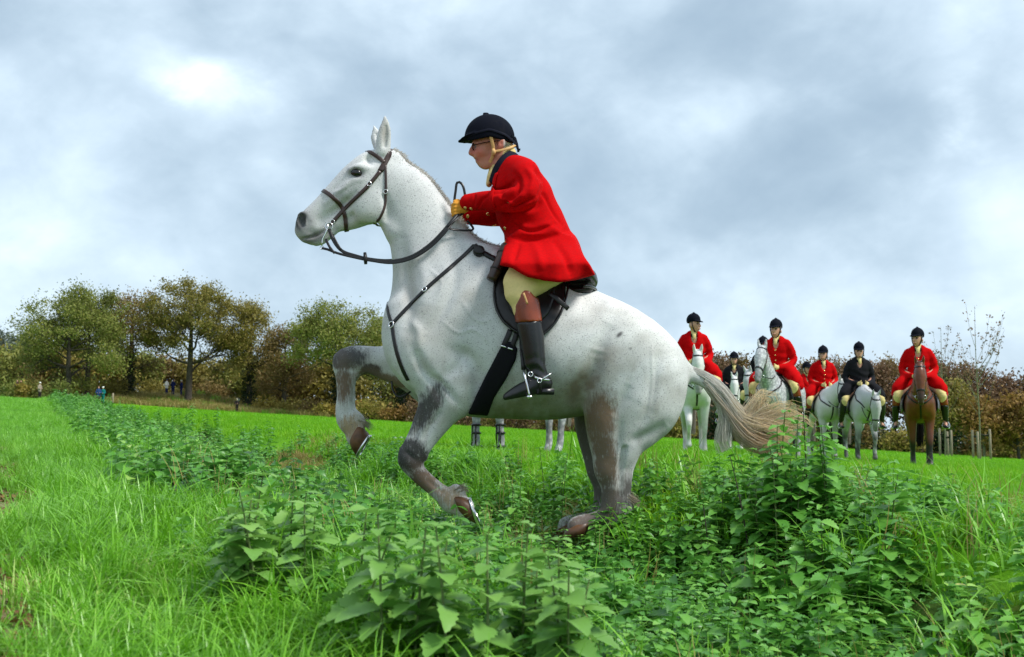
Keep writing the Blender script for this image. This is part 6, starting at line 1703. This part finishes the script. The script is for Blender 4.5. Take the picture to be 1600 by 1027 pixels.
def field_rider(label, Hd, coat_key, look=0.0, tilt=0.0, h=.0135, tall=1.0, skin=(0.56, 0.29, 0.20), breech='cream', face_down=0.0, ponytail=False, boot_tops=True):
    """a seated rider; local +x forward, seat on the saddle at (0.02, 0, 1.50)"""
    T = Hd['T']
    o = root('person', T(np.array([(.0, 0, 1.5)]))[0]); tag(o, label, 'person', 'riders of the mounted group in the field')
    hc = np.array((.06, 0, 2.275)); fl = lambda P: rot_about(np.asarray(P) - np.array((-.01, 0, .085)), hc, look, face_down)
    wd = np.array((-math.sin(look), math.cos(look), 0))
    B = Body((-.4, -.55, .60), (.6, .55, 2.62), h)
    B.ball(hc + (0, 0, .02), (.098, .08, .115), .01)
    B.chain(rows([(.10, 0, 2.37, .075, .062), (.105, 0, 2.31, .062, .055), (.10, 0, 2.265, .04, .036)], fl), .03, wdir=wd)
    B.chain(rows([(.165, 0, 2.37, .012, .011), (.185, 0, 2.335, .017, .014)], fl), .012, wdir=wd)
    B.chain(rows([(.165, -.02, 2.285, .010, .012), (.17, 0, 2.285, .011, .012), (.165, .02, 2.285, .010, .012)], fl), .006, wdir=wd)
    for s in (-1, 1):
        B.ball(fl(np.array([(.150, s * .032, 2.378)]))[0], (.018, .018, .013), .008, 'cut')
        B.ball(fl(np.array([(.04, s * .088, 2.34)]))[0], (.02, .014, .03), .008)
        B.chain(rows([(0, s * .16, 2.0, .05, None), (-.03, s * .27, 1.75, .04, None), (.30, s * .08, 1.60, .03, None)]), .02, 12)
        B.chain(rows([(0, s * .1, 1.52, .08, None), (.26, s * .36, 1.26, .055, None), (.10, s * .41, .80, .035, None), (.22, s * .42, .74, .025, None)]), .02, 14)
    B.chain(rows([(.03, 0, 2.20, .055, .052), (.01, 0, 2.10, .06, .07), (0, 0, 2.0, .10, .15), (-.02, 0, 1.75, .09, .13), (-.03, 0, 1.52, .11, .15)]), .03)
    v, f = B.net(0)
    c = np.tile(np.array(skin), (len(v), 1))
    for s in (-1, 1):
        e = fl(np.array([(.140, s * .032, 2.376)]))[0]
        c = lerp(c, (.05, .03, .025), (np.linalg.norm(v - e, axis=1) < .021) * .85)
    m_ = fl(np.array([(.168, 0, 2.285)]))[0]; c = lerp(c, (.35, .08, .07), (np.linalg.norm((v - m_) / np.array((1, 1, .5)), axis=1) < .022) * .7)
    me = mesh_np('body', T(v), f); set_col(me, c); obj('body', me, M['skin'], o)
    # coat with skirts and sleeves
    C = Body((-.5, -.55, 1.20), (.55, .55, 2.30), h)
    C.chain(rows([(.0, 0, 2.14, .07, .085), (.0, 0, 2.08, .105, .17), (.0, 0, 1.98, .135, .215), (-.01, 0, 1.82, .14, .195), (-.02, 0, 1.68, .135, .18), (-.03, 0, 1.56, .16, .22)]), .03)
    for s in (-1, 1):
        C.chain(rows([(0, s * .17, 2.04, .075, None), (-.02, s * .235, 1.92, .072, None), (-.04, s * .268, 1.74, .070, None), (.10, s * .23, 1.655, .058, None), (.27, s * .11, 1.615, .048, None)]), .03, 16)
        C.chain(rows([(-.02, s * .14, 1.60, .12, None), (.12, s * .27, 1.49, .14, .115), (.19, s * .37, 1.38, .13, .095), (.20, s * .40, 1.31, .10, .07)]), .05, 12)
        C.chain(rows([(-.08, s * .16, 1.60, .12, None), (-.14, s * .30, 1.44, .11, .07), (-.16, s * .36, 1.32, .10, .05)]), .05, 8)
    G = C.pts(); C.f += (.006 * np.sin(G[..., 2] * 42 + 3 * np.sin(G[..., 1] * 9) + G[..., 0] * 20) * smooth01((2.0 - G[..., 2]) / .2)).astype(np.float32)
    nk_ = np.sqrt(((G[..., 0] - .15) / .13) ** 2 + (G[..., 1] / .065) ** 2 + ((G[..., 2] - 2.10) / .17) ** 2) - 1
    C.f = smax(C.f, (-nk_ * .06).astype(np.float32), .012)
    v, f = C.net(1); red = coat_key == 'red'
    co = obj('coat', mesh_np('coat', T(v), f), M[coat_key], o)
    cb = BVHTree.FromPolygons(v.tolist(), f.tolist())
    a = np.linspace(-2.75, 2.75, 26)
    cl = np.stack([.02 + .085 * np.cos(a + math.pi) * -1.0, .088 * np.sin(a), 2.155 - .075 * smooth01((np.cos(a) - .0) / 1.0)], 1)
    cl[:, 0] = .02 - .075 * np.cos(a + math.pi) * 1.0
    mb = MB(); ribbon(mb, T(cl), T(cl + (cl - np.array((.0, 0, 2.10)))) - T(cl), .055, .014); obj('collar', mb.mesh('collar'), M['navy'], co)
    for zz in (1.92, 1.83, 1.74, 1.65):
        r = cb.ray_cast(Vector((1, .0, zz)), Vector((-1, 0, 0)), 2)
        if r[0] is not None:
            p = np.array(r[0]); q = np.array(r[1]); mb = MB(); tube(mb, T(p + q * np.array([-.004, .006, .010])[:, None]), np.array([.014, .014, .007]), 8); obj('button', mb.mesh('button'), M['brass'] if red else M['black_wool'], co)
    S = Body((-.1, -.15, 1.9), (.25, .15, 2.32), .012)
    S.chain(rows([(.02, 0, 2.175, .064, .064), (.01, 0, 2.13, .075, .078)]), .02); S.chain(rows([(.08, 0, 2.13, .03, .038), (.115, 0, 2.08, .026, .034), (.12, 0, 2.03, .02, .026)]), .02)
    v, f = S.net(); obj('stock_tie', mesh_np('stock_tie', T(v), f), M['stock'], o)
    for s in (-1, 1):
        S = Body((-.3, min(0, s * .5) - .03, 1.05), (.45, max(0, s * .5) + .03, 1.72), h)
        S.chain(rows([(-.02, s * .12, 1.55, .12, None), (.14, s * .28, 1.41, .095, None), (.27, s * .37, 1.29, .074, None), (.25, s * .385, 1.18, .062, None)]), .02)
        v, f = S.net(); obj('breeches', mesh_np('breeches', T(v), f), M[breech], o)
        S = Body((-.1, s * .42 - .16, .60), (.48, s * .42 + .16, 1.38), h)
        S.chain(rows([(.265, s * .385, 1.275, .070, .068), (.21, s * .40, 1.10, .075, .068), (.14, s * .41, .94, .062, .056), (.08, s * .42, .80, .05, .046), (.06, s * .42, .745, .045, .042)]), .02)
        S.chain(rows([(.05, s * .42, .735, .043, .04), (.15, s * .42, .725, .042, .045), (.27, s * .425, .715, .028, .04)]), .02)
        full = S.f.copy(); G = S.pts()
        if boot_tops:
            S.f = np.maximum(full, (1.09 - G[..., 2]).astype(np.float32)); v, f = S.net(); obj('boot_top', mesh_np('boot_top', T(v), f), M['boot_top'], o)
            S.f = np.maximum(full, (G[..., 2] - 1.093).astype(np.float32))
        v, f = S.net(); obj('boot', mesh_np('boot', T(v), f), M['boot'], o)
        S = Body((.2, s * .08 - .1, 1.5), (.46, s * .08 + .1, 1.72), .010)
        S.chain(rows([(.29, s * .095, 1.61, .036, .03), (.34, s * .08, 1.60, .04, .026)]), .01)
        for k in range(4): S.chain(rows([(.35, s * .075, 1.635 - k * .022, .012, None), (.385, s * .06, 1.63 - k * .022, .012, None), (.37, s * .035, 1.62 - k * .022, .011, None)]), .003, 6)
        S.chain(rows([(.31, s * .06, 1.645, .014, None), (.35, s * .045, 1.66, .012, None)]), .006, 4)
        v, f = S.net(); obj('glove', mesh_np('glove', T(v), f), M['stock'] if red or True else M['black_wool'], o)
    # helmet
    S = Body((-.25, -.3, 2.15), (.40, .3, 2.56), .011)
    S.chain(rows([(.04, 0, 2.445, .127, .110), (.045, 0, 2.447, .127, .110)], fl), .0, 2, wdir=wd)
    G = S.pts(); pl_ = fl(np.array([(.05, 0, 2.415), (.25, 0, 2.40)]))
    S.f = np.maximum(S.f, (2.322 - G[..., 2] - .12 * ((G[..., 0] - .05) * math.cos(look) + G[..., 1] * math.sin(look)) * -1).astype(np.float32))
    S.chain(rows([(.13, 0, 2.425, .018, .105), (.185, 0, 2.414, .014, .085), (.222, 0, 2.402, .010, .04)], fl), .012, wdir=wd)
    S.ball(hc + (.0, 0, .218), (.022, .022, .014), .008)
    v, f = S.net(); hl = obj('helmet', mesh_np('helmet', T(v), f), M['velvet'], o)
    mb = MB()
    for s in (-1, 1): ribbon(mb, T(catmull(fl(np.array([(.07, s * .098, 2.42), (.08, s * .085, 2.33), (.09, s * .05, 2.25), (.095, 0, 2.235)])), 10)), np.tile((0, s, 0.), (10, 1)), .02, .006)
    obj('chin_strap', mb.mesh('chin_strap'), M['leather'], hl)
    S = Body((-.2, -.2, 2.12), (.25, .2, 2.42), .012); S.ball(hc + (-.025, 0, .0), (.09, .088, .085), 0); G = S.pts(); S.f = np.maximum(S.f, ((G[..., 0] - .05) * math.cos(look) + G[..., 1] * math.sin(look) + .0).astype(np.float32) + .005)
    v, f = S.net(); obj('hair', mesh_np('hair', T(v), f), M['grey_hair'] if red else M['bark'], o)
def dg(a): return math.radians(a)
def group(key, px, d, head, hname, hlabel, coat, rider_label, coat_key, who, hkw={}, rkw={}, tkw={}):
    Hd = field_horse(hname, hlabel, drop(px, d), dg(head) - math.atan((px - CX) / FPX), coat, **hkw)   # headings are given against the line of sight
    field_tack(Hd, who, **tkw)
    field_rider(rider_label, Hd, coat_key, **rkw)
group('A', 1084, 20.3, 3, 'horse', 'white horse walking straight at the camera just behind the leaping horse\'s rump', 'white', 'person in red coat looking sideways, mounted just right of the leaping horse\'s rump', 'red', 'the white horse nearest the leaping horse\'s rump',
      dict(neck_pitch=.32, head_pitch=.10, stride=(.10, -.12, -.1, .1), lift=(.7, 0, 0, .3), seed=1), dict(look=dg(55)))
group('B', 1146, 29, 0, 'horse', 'small grey horse far back between two red riders, under a rider in black', 'white', 'small person in black coat on the grey horse far back between two red riders', 'black_wool', 'the small grey horse far back between two red riders',
      dict(neck_pitch=.2, head_pitch=.15, stride=(.1, -.1, -.1, .1), seed=2, h=.024), dict(h=.018, boot_tops=False))
group('C', 1214, 20.4, -17, 'horse', 'dappled grey horse with raised head behind the flying tail', 'dapple', 'person in red coat and yellow tie on the dappled grey horse behind the flying tail', 'red', 'the dappled grey horse behind the flying tail',
      dict(neck_pitch=-.02, head_pitch=.0, neck_yaw=.06, stride=(.15, -.1, -.1, .15), seed=3), dict(look=dg(-4)))
group('D', 1193, 24, -16, 'horse', 'grey horse almost hidden behind the dappled grey horse', 'grey', 'person in black coat half hidden behind the head of the dappled grey horse', 'black_wool', 'the grey horse hidden behind the dappled grey',
      dict(neck_pitch=.35, head_pitch=.2, seed=4, h=.024), dict(h=.018, boot_tops=False))
group('E', 1257, 31, 35, 'horse', 'bay horse mostly hidden between the dappled grey and the white horse', 'bay', 'small person in red coat mostly hidden between two red riders', 'red', 'the hidden bay horse between two greys',
      dict(neck_pitch=.35, head_pitch=.2, seed=5, h=.024), dict(h=.018))
group('F', 1284, 25.5, 14, 'horse', 'white horse turned to the right beside the small leafy shrub', 'white', 'smaller person in red coat on the white horse turned to the right', 'red', 'the white horse turned to the right',
      dict(neck_pitch=.42, head_pitch=.05, neck_yaw=.15, stride=(.1, -.12, -.1, .1), seed=6), dict(look=dg(-25), h=.015))
group('G', 1340, 24, 14, 'horse', 'dark-legged grey horse with its head lowered, under the rider in black', 'grey', 'person in black coat on the grey horse with lowered head', 'black_wool', 'the grey horse with lowered head',
      dict(neck_pitch=.85, head_pitch=-.18, stride=(-.1, .12, .1, -.1), lift=(0, .3, 0, 0), seed=7), dict(look=dg(-10), face_down=.1, breech='stock', boot_tops=False))
group('H', 1433, 20.5, 1, 'horse', 'bay horse standing square at the right of the mounted group', 'bay', 'person in red coat on the bay horse at the right of the group', 'red', 'the bay horse at the right',
      dict(neck_pitch=.22, head_pitch=.12, stride=(-.06, .1, .1, -.1), seed=8), dict(look=dg(-28)), dict(brown=False))
group('I', 800, 12.3, -38, 'horse', 'grey horse of which only the legs show under the belly of the leaping horse', 'dapple', 'person in red coat hidden behind the leaping horse and its rider', 'red', 'the horse whose legs show under the leaping horse\'s belly',
      dict(neck_pitch=.62, head_pitch=.1, stride=(.06, -.04, -.1, .06), seed=9, boots=True, size=.93), dict(h=.018))
# ------------------------------------------------------------------ spectators at the far edge of the field
def walker(label, px, d, top, bottom, facing, hat=None, grp='spectators at the far edge of the field', dz=0.0, scale=1.0, seated=False):
    base = drop(px, d); base[2] += dz
    a = facing - math.pi / 2; R = np.array(((math.cos(a), -math.sin(a), 0), (math.sin(a), math.cos(a), 0), (0, 0, 1)))
    T = lambda P: (np.asarray(P, float) * scale) @ R.T + base
    o = root('person', base); tag(o, label, 'person', grp)
    B = Body((-.3, -.4, -.02), (.4, .4, 1.85), .03)
    B.ball((.02, 0, 1.66), (.095, .08, .12), .02); B.chain(rows([(0, 0, 1.55, .06, None), (0, 0, 1.38, .1, .14), (0, 0, .95, .1, .13)]), .03)
    for s in (-1, 1):
        B.chain(rows([(0, s * .16, 1.38, .05, None), (.02, s * .24, 1.12, .045, None), (.18, s * .14, 1.08, .04, None), (.24, s * .10, 1.1, .045, None)]), .02)
        B.chain(rows([(0, s * .09, .9, .08, None), (.02, s * .1, .48, .06, None), (0, s * .1, .08, .05, None), (.12, s * .11, .04, .04, None)]), .02)
    v, f = B.net(); me = mesh_np('body', T(v), f); set_col(me, np.tile((.5, .27, .2), (len(v), 1))); obj('body', me, M['skin'], o)
    B = Body((-.35, -.45, .6), (.45, .45, 1.6), .03)
    B.chain(rows([(0, 0, 1.5, .09, .10), (0, 0, 1.38, .14, .2), (0, 0, 1.1, .14, .18), (0, 0, .82, .15, .2)]), .03)
    for s in (-1, 1): B.chain(rows([(0, s * .18, 1.40, .075, None), (.02, s * .26, 1.12, .065, None), (.18, s * .16, 1.08, .055, None)]), .03)
    v, f = B.net(); obj('jacket', mesh_np('jacket', T(v), f), M[top], o)
    for s in (-1, 1):
        B = Body((-.25, s * .1 - .2, -.02), (.3, s * .1 + .2, .95), .03); B.chain(rows([(0, s * .09, .85, .10, None), (.02, s * .1, .48, .078, None), (0, s * .1, .1, .065, None)]), .02)
        v, f = B.net(); obj('trouser_leg', mesh_np('trouser_leg', T(v), f), M[bottom], o)
    if hat:
        B = Body((-.2, -.2, 1.6), (.25, .2, 1.9), .02); B.ball((0, 0, 1.74), (.115, .10, .08), 0); B.chain(rows([(.08, 0, 1.71, .02, .09), (.15, 0, 1.70, .016, .06)]), .02)
        v, f = B.net(); obj('hat', mesh_np('hat', T(v), f), M[hat], o)
for nm, cc_ in (('cloth_blue', (0.02, 0.05, 0.16)), ('cloth_teal', (0.01, 0.16, 0.16)), ('cloth_white', (.75, .75, .74)), ('cloth_dark', (.022, .016, .018)), ('cloth_tan', (.30, .25, .2)), ('cloth_navy', (.012, .02, .10)), ('cloth_plum', (.05, .02, .035))):
    M[nm] = plain(nm, cc_, .85, spec=.15, var=.2, nscale=30)
walker('left one of the two dark-clad spectators by the bushes at the far left', 30.5, 126, 'cloth_plum', 'cloth_dark', .4, dz=.3)
walker('right one of the two dark-clad spectators by the bushes at the far left', 36.5, 127, 'cloth_dark', 'cloth_dark', -.4, dz=.3)
walker('lone spectator with pale cap and jacket in front of the left bushes', 66, 125, 'cloth_tan', 'cloth_dark', 1.2, 'cloth_white', dz=.2)
walker('spectator in blue beside the one in teal at the field edge', 157.5, 122, 'cloth_blue', 'cloth_dark', .3, dz=.1)
walker('spectator in teal coat beside the one in blue at the field edge', 164.5, 122.4, 'cloth_teal', 'cloth_teal', -.3, 'cloth_white', dz=.1)
for k, (px, hat, tp) in enumerate(((263, 'cloth_navy', 'cloth_white'), (273, 'cloth_navy', 'cloth_navy'), (286, 'cloth_white', 'cloth_navy'))):
    walker(['left one of three spectators in blue and white on the mound', 'middle one of three spectators in blue on the mound', 'right one of three spectators in blue and white on the mound'][k], px, 141, tp, 'cloth_navy', [1.0, 3.0, -.9][k], hat, scale=1.05, dz=.1)
walker('lone spectator in dark clothes at the field edge below the narrow olive tree', 373, 118, 'cloth_dark', 'cloth_dark', 0, 'cloth_tan', scale=.8)
pb = drop(180, 121); o = empty('fence_post', pb); tag(o, 'short wooden post at the field edge beside the spectator in teal', 'post')
mb = MB(); tube(mb, [(0, 0, -.2), (0, 0, .6), (.01, 0, 1.2), (.01, 0, 1.25)], [.10, .10, .095, .06], 8); q = obj('post', mb.mesh('post'), M['stake']); q.parent = o
# ------------------------------------------------------------------ single tall nettles and weeds standing out of the bank
rng = np.random.default_rng(77)
LEAF_ME = []
for _ in range(6):
    v, q = leaf_shape(1.0, .64, rng.uniform(.1, .4), rng.uniform(.15, .6)); m_ = MB(); m_.add(v, q); me = m_.mesh('nettle_leaf'); me.materials.append(M['nettle']); LEAF_ME.append(me)
LEAF_PALE = []
for me in LEAF_ME:
    m2 = me.copy(); m2.materials.clear(); m2.materials.append(M['nettle_pale']); LEAF_PALE.append(m2)
def nettle_plant(px, d, h, label, grp, leafL=.10, nodes=10, dark=False, pale=False, lean=None, name='nettle_plant', start=.2, dy=0.0):
    b = drop(px, d)
    o = empty(name, b, rng.uniform(0, 6.28)); tag(o, label, 'plant', grp)
    stem, leaves = nettle_spec(h, nodes, leafL)
    m_ = MB(); tube(m_, stem, np.linspace(.0042, .0018, len(stem)), 6, False)
    s_ = obj('stem', m_.mesh('stem'), M['stem_dark' if dark else 'stem']); s_.parent = o
    for p, y, pt, rl, L in leaves:
        lf = bpy.data.objects.new('leaf', (LEAF_PALE if pale else LEAF_ME)[int(rng.integers(0, 6))]); COL.objects.link(lf)
        lf.parent = o; lf.location = tuple(p); lf.rotation_euler = (rl, -pt, y); lf.scale = (L, L, L)
def clump(n, pxr, dr, hr, label, grp, **kw):
    for k, px in enumerate(np.sort(rng.uniform(*pxr, n))): nettle_plant(float(px), rng.uniform(*dr), rng.uniform(*hr), '%s, %s' % (label, ORD[k]), grp, **kw)
g = 'tall nettles in front of the flying tail'
clump(12, (1195, 1300), (4.7, 5.3), (.38, .50), 'tall nettle in the clump before the flying tail', g, leafL=.10, nodes=12)
clump(12, (1040, 1190), (4.6, 5.3), (.22, .33), 'short nettle right of the leaping horse\'s hind legs', 'nettles right of the hind legs', leafL=.095)
clump(14, (1130, 1400), (4.0, 4.6), (.22, .34), 'large-leaved nettle on the near side of the tall clump', 'large-leaved nettles below the tall clump', leafL=.13, nodes=11)
clump(7, (1430, 1600), (3.0, 3.6), (.14, .24), 'low nettle at the lower right corner of the picture', 'low nettles at the lower right', leafL=.11)
clump(11, (380, 500), (2.9, 3.3), (.24, .36), 'pale broad-leaved nettle in the grass left of centre', 'pale nettles left of centre', leafL=.095, nodes=10, pale=True)
clump(17, (540, 900), (2.3, 2.7), (.26, .36), 'blurred bright nettle at the bottom edge of the picture', 'blurred nettles at the bottom edge', leafL=.09, nodes=10, pale=True)
clump(6, (760, 880), (6.4, 7.4), (.26, .40), 'loose weed under the belly of the leaping horse', 'weeds under the belly of the leaping horse', leafL=.07, nodes=8)
clump(9, (885, 1005), (5.25, 5.65), (.15, .25), 'small nettle at the hind hooves of the leaping horse', 'nettles at the hind hooves', leafL=.07, nodes=7)
for k, (px, d, h, ln) in enumerate(((1165, 4.9, .48, .25), (1105, 4.9, .36, -.2), (1255, 5.2, .50, .1))):
    nettle_plant(px, d, h, ['dark bare-stemmed weed rising across the flying tail', 'dark-stemmed weed leaning left of the flying tail', 'dark-stemmed weed right of the flying tail'][k], None, leafL=.05, nodes=6, dark=True, name='weed')

for o in bpy.data.objects:
    if '_wloc' in o: del o['_wloc']
